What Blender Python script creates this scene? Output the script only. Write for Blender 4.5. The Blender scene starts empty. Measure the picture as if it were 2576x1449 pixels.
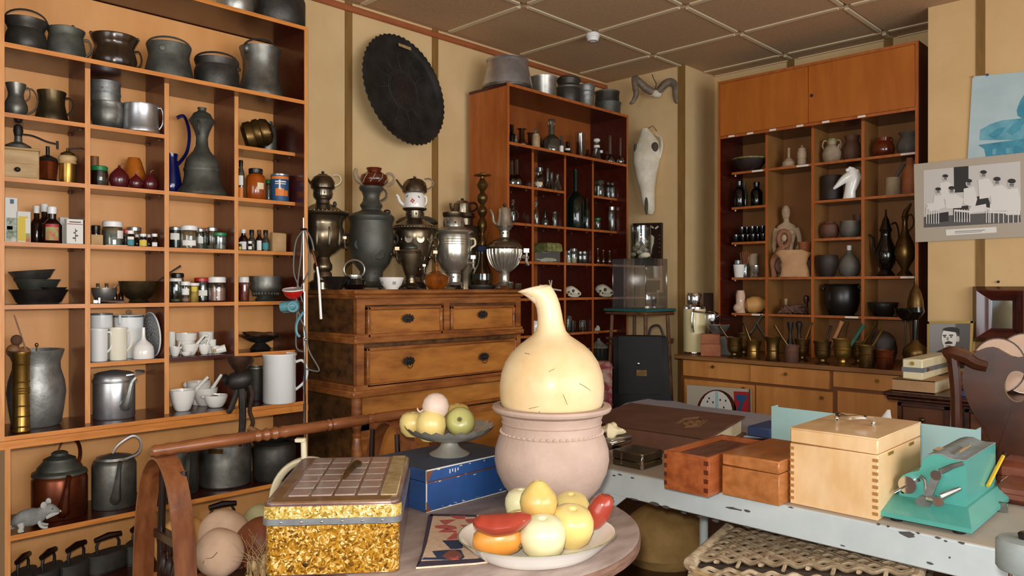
import bpy, bmesh, math, random
from mathutils import Vector, Matrix
random.seed(7)
D=bpy.data; SC=bpy.context.scene; COL=SC.collection
R_=math.radians; PI=math.pi
# ---------------------------------------------------------------- camera, light, exposure
YAW=R_(44.4); FPX=1907.0; CZ=1.5
cd=D.cameras.new('camera'); cd.sensor_width=36; cd.lens=36*FPX/2576; cd.clip_start=.05
cam=D.objects.new('camera',cd); COL.objects.link(cam); cam.location=(0,0,CZ)
cam.rotation_euler=(R_(90-.073),R_(-.03),YAW-PI/2); SC.camera=cam
SC.view_settings.view_transform='Standard'; SC.view_settings.look='None'
SC.view_settings.exposure=0.0; SC.view_settings.gamma=1; SC.view_settings.use_curve_mapping=False
W=D.worlds.new('world'); SC.world=W; W.use_nodes=True
W.node_tree.nodes['Background'].inputs[0].default_value=(1.0,.93,.82,1)
W.node_tree.nodes['Background'].inputs[1].default_value=.42
def lamp(n,kind,loc,e,col,rot=(0,0,0),size=1,sy=None):
    l=D.lights.new(n,kind); l.energy=e; l.color=col
    if kind=='AREA':
        l.size=size
        if sy: l.shape='RECTANGLE'; l.size_y=sy
    else: l.shadow_soft_size=size
    o=D.objects.new(n,l); COL.objects.link(o); o.location=loc; o.rotation_euler=rot; return o
lamp('camera_flash','POINT',(-.02,.03,1.62),190,(1,.96,.88),size=.05)
lamp('window_daylight','AREA',(1.6,-2.6,1.9),170,(.93,.96,1),rot=(R_(92),0,0),size=4.2,sy=1.7)
lamp('window_daylight_behind','AREA',(-2.6,.6,1.9),50,(.93,.96,1),rot=(R_(90),0,R_(-90)),size=2.6,sy=1.7)
# ---------------------------------------------------------------- pixel -> place helpers (used once, to lay the room out)
_F=Vector((math.cos(YAW),math.sin(YAW),math.tan(R_(-.073)))); _R=Vector((math.sin(YAW),-math.cos(YAW),R_(-.029)))
def ray(px,py): return _F+_R*((px-1288)/FPX)+Vector((0,0,1))*((724.5-py)/FPX)
def _on(px,py,ax,v):
    d=ray(px,py); c=(0,0,CZ)[ax]; t=(v-c)/d[ax]; return Vector((0,0,CZ))+d*t
def onX(px,py,v): return _on(px,py,0,v)
def onY(px,py,v): return _on(px,py,1,v)
def onZ(px,py,v): return _on(px,py,2,v)
def atD(px,py,d): return Vector((0,0,CZ))+ray(px,py)*d
def K(x,y): return (x*math.cos(YAW)+y*math.sin(YAW))/FPX
RZ=YAW-PI/2
# ---------------------------------------------------------------- mesh helpers: a mesh is (verts, faces)
def J(*ms):
    V=[];F=[]
    for v,f in ms:
        n=len(V); V+=v; F+=[tuple(i+n for i in q) for q in f]
    return V,F
def sc(m,k,ky=None,kz=None):
    ky=k if ky is None else ky; kz=k if kz is None else kz
    return [(x*k,y*ky,z*kz) for x,y,z in m[0]],m[1]
def mv(m,x=0,y=0,z=0): return [(a+x,b+y,c+z) for a,b,c in m[0]],m[1]
def rt(m,ax,deg):
    M=Matrix.Rotation(R_(deg),3,ax); return [tuple(M@Vector(v)) for v in m[0]],m[1]
def L(prof,n=24):
    V=[];F=[];rows=[]
    for r,h in prof:
        if r<=1e-6: rows.append([len(V)]); V.append((0,0,h))
        else:
            rows.append(list(range(len(V),len(V)+n)))
            V+=[(r*math.cos(2*PI*i/n),r*math.sin(2*PI*i/n),h) for i in range(n)]
    for a,b in zip(rows,rows[1:]):
        for i in range(n):
            j=(i+1)%n
            if len(a)>1 and len(b)>1: F.append((a[i],a[j],b[j],b[i]))
            elif len(a)>1: F.append((a[i],a[j],b[0]))
            elif len(b)>1: F.append((a[0],b[j],b[i]))
    if len(rows[0])>1: F.append(tuple(reversed(rows[0])))
    return V,F
def Lc(prof,n=24):                       # lathe closed at the top
    return L(prof+[(0,prof[-1][1])],n)
def Lb(prof,t,n=24):                     # open vessel: outer profile, wall t, inner floor
    return L([(0,prof[0][1])]+prof+[(max(.1,r-t),max(h,prof[0][1]+t)) for r,h in reversed(prof)]+[(0,prof[0][1]+t)],n)
def cr(P,m=5,closed=False):
    P=[Vector(p) for p in P]; n=len(P); out=[]
    rng=range(n if closed else n-1)
    for i in rng:
        g=lambda j:P[j%n] if closed else P[max(0,min(n-1,j))]
        a,b,c,d=g(i-1),g(i),g(i+1),g(i+2)
        for s in range(m):
            t=s/m; out.append(.5*((2*b)+(c-a)*t+(2*a-5*b+4*c-d)*t*t+(3*b-3*c+d-a)*t**3))
    if not closed: out.append(P[-1])
    return out
def tb(P,r,n=8,closed=False,sec=None):   # sweep a round (or given) section along points
    P=[Vector(p) for p in P]; N=len(P); V=[];F=[]
    rr=r if isinstance(r,(list,tuple)) else [r]*N
    if len(rr)!=N: rr=[rr[min(len(rr)-1,int(i*(len(rr)-1)/(N-1)))]*(1-((i*(len(rr)-1)/(N-1))%1))+rr[min(len(rr)-1,int(i*(len(rr)-1)/(N-1))+1)]*((i*(len(rr)-1)/(N-1))%1) for i in range(N)]
    up=None; S=sec or [(math.cos(2*PI*i/n),math.sin(2*PI*i/n)) for i in range(n)]; n=len(S)
    for i,p in enumerate(P):
        t=(P[(i+1)%N]-P[i-1]) if closed else (P[min(N-1,i+1)]-P[max(0,i-1)])
        t=t.normalized() if t.length>1e-9 else Vector((0,0,1))
        if up is None:
            up=Vector((0,1,0)) if abs(t.y)<.9 else Vector((1,0,0))
        u=(up-t*up.dot(t)); u=u.normalized() if u.length>1e-6 else t.orthogonal().normalized(); up=u; w=t.cross(u)
        V+=[tuple(p+(u*a+w*b)*rr[i]) for a,b in S]
    for i in range(N if closed else N-1):
        a=i*n; b=((i+1)%N)*n
        for k in range(n): j=(k+1)%n; F.append((a+k,a+j,b+j,b+k))
    if not closed: F.append(tuple(reversed(range(n)))); F.append(tuple(range((N-1)*n,N*n)))
    return V,F
def bx(x0,x1,y0,y1,z0,z1,b=0):
    if b<=0:
        V=[(x,y,z) for z in(z0,z1) for y in(y0,y1) for x in(x0,x1)]
        return V,[(0,2,3,1),(4,5,7,6),(0,1,5,4),(2,6,7,3),(0,4,6,2),(1,3,7,5)]
    bm=bmesh.new(); c=((x0+x1)/2,(y0+y1)/2,(z0+z1)/2); h=((x1-x0)/2,(y1-y0)/2,(z1-z0)/2); b=min(b,*[q*.9 for q in h])
    for sx in(-1,1):
        for sy in(-1,1):
            for sz in(-1,1):
                s=(sx,sy,sz)
                for a in range(3): bm.verts.new([c[i]+s[i]*(h[i]-(0 if i==a else b)) for i in range(3)])
    bmesh.ops.convex_hull(bm,input=bm.verts); bmesh.ops.dissolve_limit(bm,angle_limit=.02,verts=bm.verts,edges=bm.edges)
    bm.verts.index_update(); r=[tuple(v.co) for v in bm.verts],[tuple(v.index for v in f.verts) for f in bm.faces]; bm.free(); return r
def el(rx,ry=None,rz=None,n=16,m=10,nz=0,sd=0):
    ry=ry or rx; rz=rz or rx
    V,F=L([(0,-1)]+[(math.sin(PI*i/m),-math.cos(PI*i/m)) for i in range(1,m)]+[(0,1)],n)
    if nz:
        g=random.Random(sd); ph=[[g.uniform(-3,3) for _ in range(4)] for _ in range(6)]
        o=[]
        for x,y,z in V:
            d=1+nz*sum(math.sin(2.2*(a*x+b*y+c*z)+e) for a,b,c,e in ph)/3; o.append((x*d,y*d,z*d))
        V=o
    return [(x*rx,y*ry,z*rz) for x,y,z in V],F
def lf(S,n=16):                          # loft of horizontal ellipses (x,y,z,rx,ry)
    V=[];F=[]
    for x,y,z,a,b in S: V+=[(x+a*math.cos(2*PI*i/n),y+b*math.sin(2*PI*i/n),z) for i in range(n)]
    for s in range(len(S)-1):
        for i in range(n): j=(i+1)%n; F.append((s*n+i,s*n+j,s*n+n+j,s*n+n+i))
    F.append(tuple(reversed(range(n)))); F.append(tuple(range(len(V)-n,len(V)))); return V,F
def pr(poly,d):                          # polygon in x,z extruded in y by d
    n=len(poly); V=[(x,0,z) for x,z in poly]+[(x,d,z) for x,z in poly]
    return V,[tuple(range(n)),tuple(reversed(range(n,2*n)))]+[(i,i+n,(i+1)%n+n,(i+1)%n) for i in range(n)]
def patch(r,h0,h1,a0=-130,a1=-50,n=8):   # curved paper label
    V=[];F=[]
    for i in range(n+1):
        a=R_(a0+(a1-a0)*i/n); V+=[(r*math.cos(a),r*math.sin(a),h0),(r*math.cos(a),r*math.sin(a),h1)]
    return V,[(2*i,2*i+2,2*i+3,2*i+1) for i in range(n)]
def H(x,h0,h1,out,r=2.2,side=1,n=6,sec=None): # loop handle at image right (side 1) or left
    d=h1-h0; P=[(x-1.5,0,h1),(x+out*.6,0,h1+.04*d),(x+out,0,h1-.3*d),(x+out*.8,0,h0+.3*d),(x-1,0,h0)]
    return tb(cr([(a*side,b,c) for a,b,c in P]),r,n,sec=sec)
def bail(r,h,up,w=2,lean=0,n=12,sec=None):
    return tb([(r*math.cos(PI*i/n),lean*math.sin(PI*i/n),h+up*math.sin(PI*i/n)) for i in range(n+1)],w,6,sec=sec)
FLAT=[(-1,-.45),(1,-.45),(1,.45),(-1,.45)]
# ---------------------------------------------------------------- objects
def mk(name,m,mt,parent=None,loc=(0,0,0),rz=0):
    me=D.meshes.new(name); me.from_pydata(m[0],[],m[1]); me.update()
    me.polygons.foreach_set('use_smooth',[True]*len(me.polygons))
    bm=bmesh.new(); bm.from_mesh(me); bmesh.ops.recalc_face_normals(bm,faces=bm.faces); bm.to_mesh(me); bm.free()
    me.set_sharp_from_angle(angle=R_(38))
    me.materials.append(MT[mt] if isinstance(mt,str) else mt)
    o=D.objects.new(name,me); COL.objects.link(o); o.location=loc; o.rotation_euler=(0,0,rz)
    if parent: o.parent=parent
    return o
def tag(o,label,cat,grp=None,kind=None):
    if label: o['label']=label
    if cat: o['category']=cat
    if grp: o['group']=grp
    if kind: o['kind']=kind
    return o
STUFF={'paint_chips','vent_holes','holes','beading','weave','engraving','fluting','notched_band','engraved_ray','scratch','dried_scraps'}
def T(name,label,cat,loc,parts,rz=RZ,grp=None,k=1):
    loc=(loc[0],loc[1],loc[2]+.001)      # stand a hair above what carries it
    def s(m): return m if k==1 else (sc(m,*k) if isinstance(k,tuple) else sc(m,k))
    def add(p,par):
        o=mk(p[0],s(p[1]),p[2],par)
        for q in (p[3] if len(p)>3 else []): add(q,o)
        if p[0] in STUFF: o['kind']='stuff'
        return o
    if parts[0][0]=='' or len(parts)==1:
        root=mk(name,s(parts[0][1]),parts[0][2],None,loc,rz); rest=list(parts[0][3]) if len(parts[0])>3 else []
        rest+=parts[1:]
    else:
        root=D.objects.new(name,None); root.empty_display_size=.05; COL.objects.link(root); root.location=loc; root.rotation_euler=(0,0,rz); rest=parts
    for p in rest: add(p,root)
    return tag(root,label,cat,grp)
def zone(px,z,Y,X):      # the compartment a thing stands in: (lateral limits, front, back)
    g=globals()
    if Y is not None:
        if 'cols' in g and Y<YB and Y>YF:
            xf_=onY(px,700,YG).x
            if xf_<XL1 and z>.4:
                if ZB-.01<z<2.5:
                    for a,b in cols:
                        if a-.03<xf_<b+.03: return a,b,YG,YB
                elif z<2.6: return XL0+.04,XL1-.03,YF,YB
        if 'bcols' in g and bf<Y<bb:
            xf_=onY(px,700,bg).x
            if BX0<xf_<BX1+.2 and z<2.49:
                for a,b in bcols:
                    if a-.03<xf_<b+.03: return a,b,bg,bb-.008
            elif xf_>BX0 and z<2.6: return BX0+.02,BX1-.02,bf,bb-.008
    elif 'cc' in g and xg<X<xb and z>1.2:
        yf_=onX(px,700,xg).y
        for a,b in cc:
            if a-.03<yf_<b+.03: return a,b,xg,xb-.01
def A(name,label,cat,px,z,parts,Y=None,X=None,grp=None,rz=RZ):   # shapes given in photo pixels, scaled to metres where they stand
    p=onY(px,700,Y) if Y is not None else onX(px,700,X)
    zn=None if name in('toy_mouse','ladle','clamp','wooden_spoon','brass_rod','meat_grinder','mortar_tube','measuring_mug') else zone(px,z,Y,X)
    t=(px-1288)/FPX
    w=1/math.sqrt(1+t*t) if rz==RZ else (1/(.6997-.7145*t) if Y is not None else 1/(.7145+.6997*t)) if rz==0 else 1   # wide-angle stretch
    if rz==RZ: rz=math.atan2(p.y,p.x)-PI/2
    if zn:
        lo,hi,fr_,bk_=zn; la,da=(0,1) if Y is not None else (1,0)
        m=p[la]/p[da]; d=p[da]; xs=[v for v in parts[0][1][0]]
        r=max(max(abs(v[0]),abs(v[1])) for v in xs)*K(p.x,p.y)*w+.003
        d=min(d,bk_-r,(hi-r)/m); d=max(d,min((lo+r)/m,bk_-r)); d=max(d,fr_+min(.03,r)); s_=m*d
        if r*2<hi-lo: s_=max(lo+r,min(hi-r,s_))
        p[la]=s_; p[da]=d
    k=K(p.x,p.y)
    return T(name,label,cat,(p.x,p.y,z),parts,rz,grp,(k*w,k*(w if rz!=0 else 1),k))
def ST(name,m,mt,parent=None):
    o=mk(name,m,mt,parent)
    if not parent: o['kind']='structure'
    return o
# ---------------------------------------------------------------- materials
MT={}
def lin(h):
    h=h.lstrip('#'); c=[int(h[i:i+2],16)/255 for i in(0,2,4)]
    return tuple([(x/12.92 if x<=.04045 else ((x+.055)/1.055)**2.4) for x in c]+[1])
def mat(n,c,r=.5,m=0,c2=None,s=12,st=(1,1,1),b=0,bs=60,coat=0,lo=.35,hi=.65,det=5,em=0,c3=None,spec=None):
    M=D.materials.new(n); M.use_nodes=True; N=M.node_tree.nodes; K_=M.node_tree.links; B=N['Principled BSDF']
    B.inputs['Base Color'].default_value=lin(c); B.inputs['Roughness'].default_value=r; B.inputs['Metallic'].default_value=m
    if coat: B.inputs['Coat Weight'].default_value=coat; B.inputs['Coat Roughness'].default_value=.12
    if spec is not None: B.inputs['Specular IOR Level'].default_value=spec
    if c2 or b:
        tc=N.new('ShaderNodeTexCoord'); mp=N.new('ShaderNodeMapping'); mp.inputs['Scale'].default_value=st
        K_.new(tc.outputs['Object'],mp.inputs['Vector'])
    if c2:
        nz=N.new('ShaderNodeTexNoise'); nz.inputs['Scale'].default_value=s; nz.inputs['Detail'].default_value=det; nz.inputs['Roughness'].default_value=.6
        K_.new(mp.outputs[0],nz.inputs['Vector']); rp=N.new('ShaderNodeValToRGB')
        rp.color_ramp.elements[0].position=lo; rp.color_ramp.elements[1].position=hi
        rp.color_ramp.elements[0].color=lin(c); rp.color_ramp.elements[1].color=lin(c2)
        if c3:
            e=rp.color_ramp.elements.new((lo+hi)/2); e.color=lin(c3)
        K_.new(nz.outputs['Fac'],rp.inputs[0]); K_.new(rp.outputs[0],B.inputs['Base Color'])
    if b:
        n2=N.new('ShaderNodeTexNoise'); n2.inputs['Scale'].default_value=bs; n2.inputs['Detail'].default_value=4
        K_.new(mp.outputs[0],n2.inputs['Vector']); bp=N.new('ShaderNodeBump'); bp.inputs['Strength'].default_value=b; bp.inputs['Distance'].default_value=.004
        K_.new(n2.outputs['Fac'],bp.inputs['Height']); K_.new(bp.outputs[0],B.inputs['Normal'])
    MT[n]=M; return M
def glass(n,c,refl=.06,rough=.02,dens=0,c2=None):   # thin sheet glass: tinted see-through plus mirror reflection
    M=D.materials.new(n); M.use_nodes=True; N=M.node_tree.nodes; K_=M.node_tree.links
    for q in list(N):
        if q.type!='OUTPUT_MATERIAL': N.remove(q)
    out=[q for q in N if q.type=='OUTPUT_MATERIAL'][0]
    t=N.new('ShaderNodeBsdfTransparent'); t.inputs[0].default_value=lin(c)
    g=N.new('ShaderNodeBsdfGlossy'); g.inputs['Roughness'].default_value=rough; g.inputs[0].default_value=(1,1,1,1)
    lw=N.new('ShaderNodeLayerWeight'); lw.inputs[0].default_value=.35
    ma=N.new('ShaderNodeMath'); ma.operation='MULTIPLY_ADD'; ma.inputs[1].default_value=.38; ma.inputs[2].default_value=refl
    K_.new(lw.outputs['Fresnel'],ma.inputs[0]); mx=N.new('ShaderNodeMixShader')
    K_.new(ma.outputs[0],mx.inputs[0]); src=t
    if dens:
        d=N.new('ShaderNodeBsdfDiffuse'); d.inputs[0].default_value=lin(c2 or c); m2=N.new('ShaderNodeMixShader'); m2.inputs[0].default_value=dens
        K_.new(t.outputs[0],m2.inputs[1]); K_.new(d.outputs[0],m2.inputs[2]); src=m2
    K_.new(src.outputs[0],mx.inputs[1]); K_.new(g.outputs[0],mx.inputs[2]); K_.new(mx.outputs[0],out.inputs[0]); MT[n]=M
def foil(n,cs,sc_):     # crumpled metal foil flakes under varnish
    M=D.materials.new(n); M.use_nodes=True; N=M.node_tree.nodes; K_=M.node_tree.links; B=N['Principled BSDF']
    B.inputs['Roughness'].default_value=.3; B.inputs['Metallic'].default_value=.35; B.inputs['Coat Weight'].default_value=.4; B.inputs['Coat Roughness'].default_value=.1
    tc=N.new('ShaderNodeTexCoord'); nz=N.new('ShaderNodeTexNoise'); nz.inputs['Scale'].default_value=40; nz.inputs['Detail'].default_value=2
    ad=N.new('ShaderNodeMixRGB'); ad.blend_type='ADD'; ad.inputs[0].default_value=.03
    K_.new(tc.outputs['Object'],nz.inputs['Vector']); K_.new(tc.outputs['Object'],ad.inputs[1]); K_.new(nz.outputs['Color'],ad.inputs[2])
    vo=N.new('ShaderNodeTexVoronoi'); vo.inputs['Scale'].default_value=sc_; K_.new(ad.outputs[0],vo.inputs['Vector'])
    sp=N.new('ShaderNodeSeparateColor'); K_.new(vo.outputs['Color'],sp.inputs[0]); rp=N.new('ShaderNodeValToRGB'); e=rp.color_ramp.elements
    e[0].position=0; e[0].color=lin(cs[0]); e[1].position=1; e[1].color=lin(cs[3]); q=e.new(.3); q.color=lin(cs[1]); q=e.new(.75); q.color=lin(cs[2])
    K_.new(sp.outputs[0],rp.inputs[0]); K_.new(rp.outputs[0],B.inputs['Base Color'])
    bp=N.new('ShaderNodeBump'); bp.inputs['Strength'].default_value=.8; bp.inputs['Distance'].default_value=.003; K_.new(sp.outputs[1],bp.inputs['Height']); K_.new(bp.outputs[0],B.inputs['Normal']); MT[n]=M
# woods
mat('oak_edge','#d98a3c',.45,0,'#c07228',6,(1,8,8),coat=.15)
mat('oak_edge_v','#dd9a58',.45,0,'#c98345',6,(8,8,1))
mat('ply_back','#e2a262',.5,0,'#d69250',3,(1.5,1,.4))
mat('mahogany','#4a170c',.3,0,'#3a0f08',5,(1,6,6),coat=.3)
mat('mahogany_v_glare','#6a3522',.32,0,'#572817',5,(6,6,1),coat=.35)  # upright grain; lighter than mahogany, glare on the sides put into the colour
mat('teak_side','#b4642c',.4,0,'#9c5220',4,(5,5,.8),coat=.1)
mat('bookcase_back','#9c5522',.5,0,'#8a4618',3,(2,1,.5))
mat('cupboard_oak_top','#9a6a3c',.4,0,'#845630',4,(4,.6,4)); mat('cupboard_oak_dark','#7a4a22',.5); mat('cab_back','#8a5a28',.6,0,'#7a4c20',3); mat('cab_side','#9a6a38',.5,0,'#86582c',3); mat('desk_panel','#5e351c',.4,0,'#48260f',6,(1,1,4)); mat('chair_wood','#4c2614',.3,0,'#34170b',8,coat=.5); mat('copper_bright','#c89468',.3,.7); mat('green_handle','#1e5242',.4)
mat('case_metal','#6a5c48',.3,.75,'#4a3e30',8); mat('stand_metal','#c4c0b4',.3,.55,'#a8a49a',8); mat('wicker_grey','#6e6450',.7,0,'#524a3a',30)
mat('door_oak','#b86a22',.42,0,'#a85a18',3,(3,3,.5),coat=.1)
mat('cupboard_oak','#d2904e',.42,0,'#bf7c3c',3.5,(3,3,.5),coat=.1)
mat('chest_wood','#a86a34',.42,0,'#663618',5,(1,2,5),coat=.25,c3='#8a4f20',lo=.3,hi=.72)
mat('chest_panel','#c07e38',.4,0,'#78421c',3.5,(1,2,4),coat=.3,c3='#a9692a',lo=.3,hi=.75)
mat('chest_side','#6e4820',.5,0,'#2e180a',7,(2,2,3),c3='#5a3818',lo=.3,hi=.7)
mat('dark_wood','#4a2413',.38,0,'#2c130a',7,(1,5,5),coat=.3)
mat('cradle_wood','#8c5430',.4,0,'#643418',6,(5,5,1),coat=.3,lo=.3,hi=.7)
mat('cradle_rail','#90552e',.4,0,'#6e3d20',6,(1,5,5),coat=.3)
mat('black_wood','#2a130c',.35,0,'#170a06',6,coat=.3)
mat('table_top','#a08e84',.55,0,'#86746a',5,(1.5,4,4),b=.1,bs=40)
mat('table_edge','#8c6a58',.6,0,'#6a4a3c',12,(1,1,6))
mat('box_birch','#eac698',.4,0,'#ddb27c',4,(1,3,1.6),coat=.2)
mat('box_birch_dark','#a8743a',.5)
mat('box_red','#ac5e30',.38,0,'#88431f',5,(1,4,6),coat=.3)
mat('box_red2','#b87440',.38,0,'#9c5e2c',5,(1,4,6),coat=.3)
mat('box_red_dark','#5a2410',.45)
mat('drawer_dusty','#77503f',.6,0,'#5c3527',8,(1,5,5))
mat('wood_pale','#c9a878',.55,0,'#b08c58',6,(1,4,4))
mat('wood_stick','#8a5a30',.55,0,'#6a4020',8)
# metals
mat('pewter','#8a8880',.42,.75,'#57554f',9,b=.25,bs=30,lo=.3,hi=.7)
mat('pewter_light','#b2b0aa',.36,.8,'#8e8c86',9,b=.2,bs=30)
mat('dark_copper','#54504a',.45,.6,'#33302e',9,b=.3,bs=30,lo=.3,hi=.7)
mat('brown_pot','#43301f',.22,.2,'#2c1f16',6,coat=.4)
mat('green_copper','#66665c',.55,.55,'#454640',9,b=.25,bs=30)
mat('aluminium','#c8c8ca',.33,.85,'#a8a8aa',8,b=.1,bs=25)
mat('tin_rough','#a0a09c',.45,.7,'#7c7c79',14,b=.35,bs=40)
mat('brass','#b08a46',.3,.85,'#7d5f2a',8)
mat('brass_dark','#806235',.35,.8,'#3d2c14',9,lo=.3,hi=.7)
mat('brass_brown','#5a4a30',.38,.75,'#3c3020',9)
mat('copper','#7e3c1e',.35,.6,'#4a2010',7)
mat('samovar_brass','#8d8270',.24,.9,'#64594a',5)
mat('samovar_dark','#5c5a50',.5,.55,'#484a45',8,b=.15,bs=40)
mat('samovar_bronze','#83765f',.27,.9,'#55483a',6)
mat('silver','#ccc6b8',.22,.8,'#9d968a',5)
mat('chrome','#e0e0e2',.1,1)
mat('iron','#3e3834',.5,.5,'#241f1c',9,b=.25,bs=40)
mat('iron_rust','#4a2c1a',.6,.3,'#241610',10)
mat('dusty_iron','#46423c',.7,.2,'#2c2926',10)
mat('mount_metal','#8c8c88',.4,.7,'#6a6a66',20)
# ceramics and others
mat('white_porcelain','#eeeae2',.18,0,coat=.3)
mat('cream_porcelain','#ece4cf',.2,0,coat=.3)
mat('enamel_white','#e6e6e4',.2,0,coat=.3)
mat('enamel_rim','#55585c',.3)
mat('enamel_cream','#ddd2b2',.3,0,'#cdbf98',8,coat=.2)
mat('blue_enamel','#0e1450',.15,0,coat=.4)
mat('grey_enamel','#8d8f92',.35,0,'#7a7c80',60)
mat('gourd','#e0b882',.38,0,'#f2e0be',3,coat=.1,lo=.3,hi=.7,c3='#ecd0a2',b=.04,bs=30)  # tan skin; paler mottling puts the flash-lit middle into the colour
mat('gourd_in','#f0dcc0',.7)
mat('terracotta_pale','#c4a998',.85,0,'#b09686',7,c3='#b99f90',lo=.3,hi=.7,b=.35,bs=60)
mat('terracotta','#a8623a',.7,0,'#8a4a2a',8)
mat('clay_pale','#a89478',.75,0,'#857058',8)
mat('clay_brown','#6a4430',.65,0,'#4a2c1e',8)
mat('clay_dark','#33241c',.6,0,'#1e1511',8)
mat('clay_grey','#6a645a',.6,0,'#4c463e',6)
mat('glaze_brown','#6e2c14',.15,0,'#43180c',5,coat=.4)
mat('amber_glaze','#a55a14',.15,0,'#6e360c',10,(1,1,.2),coat=.5)
mat('amber_gourd','#b06018',.3,0,'#7a3a10',9,coat=.3)
mat('onion','#6a1f24',.25,0,'#4a1418',8,(1,1,.4),coat=.3)
mat('plaster','#b9a184',.7,0,'#a58a6c',6)
mat('plaster_muscle','#a06a48',.55,0,'#7a4a30',9)
mat('hide','#c09468',.75,0,'#a87c52',7)
mat('bone','#e0d8c4',.6,0,'#c4baa2',9,b=.2,bs=40)
mat('bone_dark','#4a4036',.8)
mat('horn','#80715f',.55,0,'#5c4e40',14,(1,6,1),b=.3,bs=50)
mat('apple_y','#e4cf88',.32,0,'#dfc070',4,coat=.2,lo=.4,hi=.75)
mat('apple_g','#c2bd78',.32,0,'#b4b068',4,coat=.2)
mat('apple_pale','#e8e2ba',.35,0,'#dcd6a6',4,coat=.2)
mat('apple_red','#d9c070',.32,0,'#cf9450',3,coat=.2,lo=.45,hi=.7)
mat('orange_fruit','#d99442',.35,0,'#d28a36',6,coat=.2)
mat('pepper_red','#a8402e',.28,0,'#98392a',6,coat=.3)
mat('garlic','#ecdccc',.5,0,'#dcbfae',8,(1,1,.3))
mat('stem','#6a5a34',.7)
mat('gourd_pale','#dcbca0',.7,0,'#c9a488',7,c3='#d2b096',b=.3,bs=40)
mat('gourd_yellow','#d2a05c',.55,0,'#bb8642',5)
mat('gourd_green','#b8b48a',.5,0,'#a39d70',5)
mat('gourd_brown','#8a4c2c',.6,0,'#6a3218',6)
mat('straw','#b89a6c',.7,0,'#8c6e44',20)
mat('wicker','#c0ac8e',.65,0,'#987e60',30)
mat('wicker_dark','#3a2c20',.7)
mat('paper_white','#e8e4dc',.7); mat('paper_cream','#e0cfa8',.7); mat('kraft','#c6a070',.8,0,'#b58e5e',20)
mat('label_yellow','#d8bc3c',.6); mat('label_red','#a82428',.5); mat('label_green','#8fae6a',.6,0,'#c04838',40); mat('label_teal','#3f8890',.6); mat('label_blue','#2a5078',.5); mat('label_orange','#dd7a24',.5)
mat('lid_white','#eceae6',.4); mat('lid_red','#b01c18',.35); mat('lid_green','#1f7a44',.35); mat('lid_black','#191512',.35); mat('lid_silver','#b8b8b4',.25,.8)
mat('card_white','#d8d6ce',.6); mat('print_green','#5c7050',.6,0,'#d0d0c4',30); mat('print_dark','#4a463e',.7)
mat('honey','#a8500e',.15,0,'#8a3c08',4,coat=.4)
mat('fill_red','#7a1c1c',.4,0,'#c06050',60); mat('fill_pink','#c9907c',.6); mat('fill_dark','#2a1512',.4); mat('fill_grey','#7a766c',.7,0,'#a09a8c',50); mat('fill_olive','#5a5a2a',.5,0,'#8a8a58',40); mat('fill_brown','#5c3a20',.6); mat('fill_mustard','#a8882c',.5,0,'#6e5a1c',40); mat('fill_green','#1c2a20',.3)
mat('cork','#5a3c24',.8)
mat('rubber','#6a6862',.5); mat('teal_rubber','#5f97a0',.4); mat('red_cup','#c02018',.25,coat=.3)
mat('mouse_fur','#72726e',.85,0,'#9c9c98',14,b=.5,bs=80); mat('mouse_pale','#b4b4ae',.85)
mat('tray_dark','#22211f',.55,.5,'#3a3836',7,b=.5,bs=18,lo=.35,hi=.7)
mat('tray_rust','#4a2c20',.6,.3,'#2a2624',14)
foil('tin_gold',('#5a3608','#a06c14','#c8922a','#f2dc98'),190); foil('tin_gold_hi',('#8a6a1c','#c8a448','#e6cf80','#fff4cc'),200)
mat('tin_lid','#96867c',.28,.2,'#85604e',14,coat=.5,lo=.35,hi=.65); mat('tin_tile','#a07c6c',.3,.1,'#a8988e',16,coat=.5,lo=.3,hi=.62); mat('tin_side','#6c4c42',.22,.1,'#544048',7,coat=.6)
mat('tin_brown','#6b4826',.35,0,'#86643c',18,coat=.4); mat('lacquer_gold','#c8b084',.4,.3,'#a08858',20)
mat('zinc','#8f9396',.4,.6,'#787c80',30)
mat('blue_paint','#234a84',.5,0,'#1c3d70',8,b=.1,bs=40); mat('blue_top','#2f3a4c',.55,0,'#3c4656',7); mat('paint_chip','#c8c4b8',.7); mat('bare_wood','#6a3a24',.6)
mat('table_grey','#c6cecf',.4,0,'#b9c2c4',6,coat=.15); mat('table_dust','#b3a594',.7,0,'#a39a90',5); mat('paint_wear','#4c4846',.7)
mat('teal','#4c9c90',.32,0,'#52a398',5,coat=.25); mat('teal_dark','#1f6a60',.4); mat('teal_light','#9dc0be',.4,0,'#a8c8c6',6); mat('dust_grey','#8f9694',.7,0,'#7c8886',14)
mat('book_brown','#6e4a38',.6,0,'#5e3c2c',8); mat('book_gold','#8f6a46',.6); mat('pages','#d8caa8',.8,0,'#c0b08c',40,(1,1,12)); mat('book_tan','#b28a5e',.6,0,'#a27a50',8)
mat('cloth_grey','#9c9ba8',.85,0,'#a8a7b0',5); mat('cloth_blue','#35456e',.8)
mat('cream_box','#ded2ac',.45); mat('strap_grey','#6c7074',.5)
mat('leather_black','#0b0807',.5,0,'#060404',9,spec=.2); mat('leather_red','#8a4c34',.5,0,'#6a3422',7)
mat('kilim_base','#d8bca0',.9,0,'#c8a88a',60,b=.4,bs=200); mat('kilim_red','#b8605a',.9,0,'#a84c48',60); mat('kilim_navy','#2c3a56',.9,0,'#243048',60); mat('kilim_brown','#7e4636',.9); mat('kilim_edge','#3c3040',.9)
mat('sack','#a88650',.85,0,'#8e6c3a',9,b=.3,bs=40); mat('textile_red','#7a2c34',.9,0,'#a08a78',14,lo=.4,hi=.6)
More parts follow.
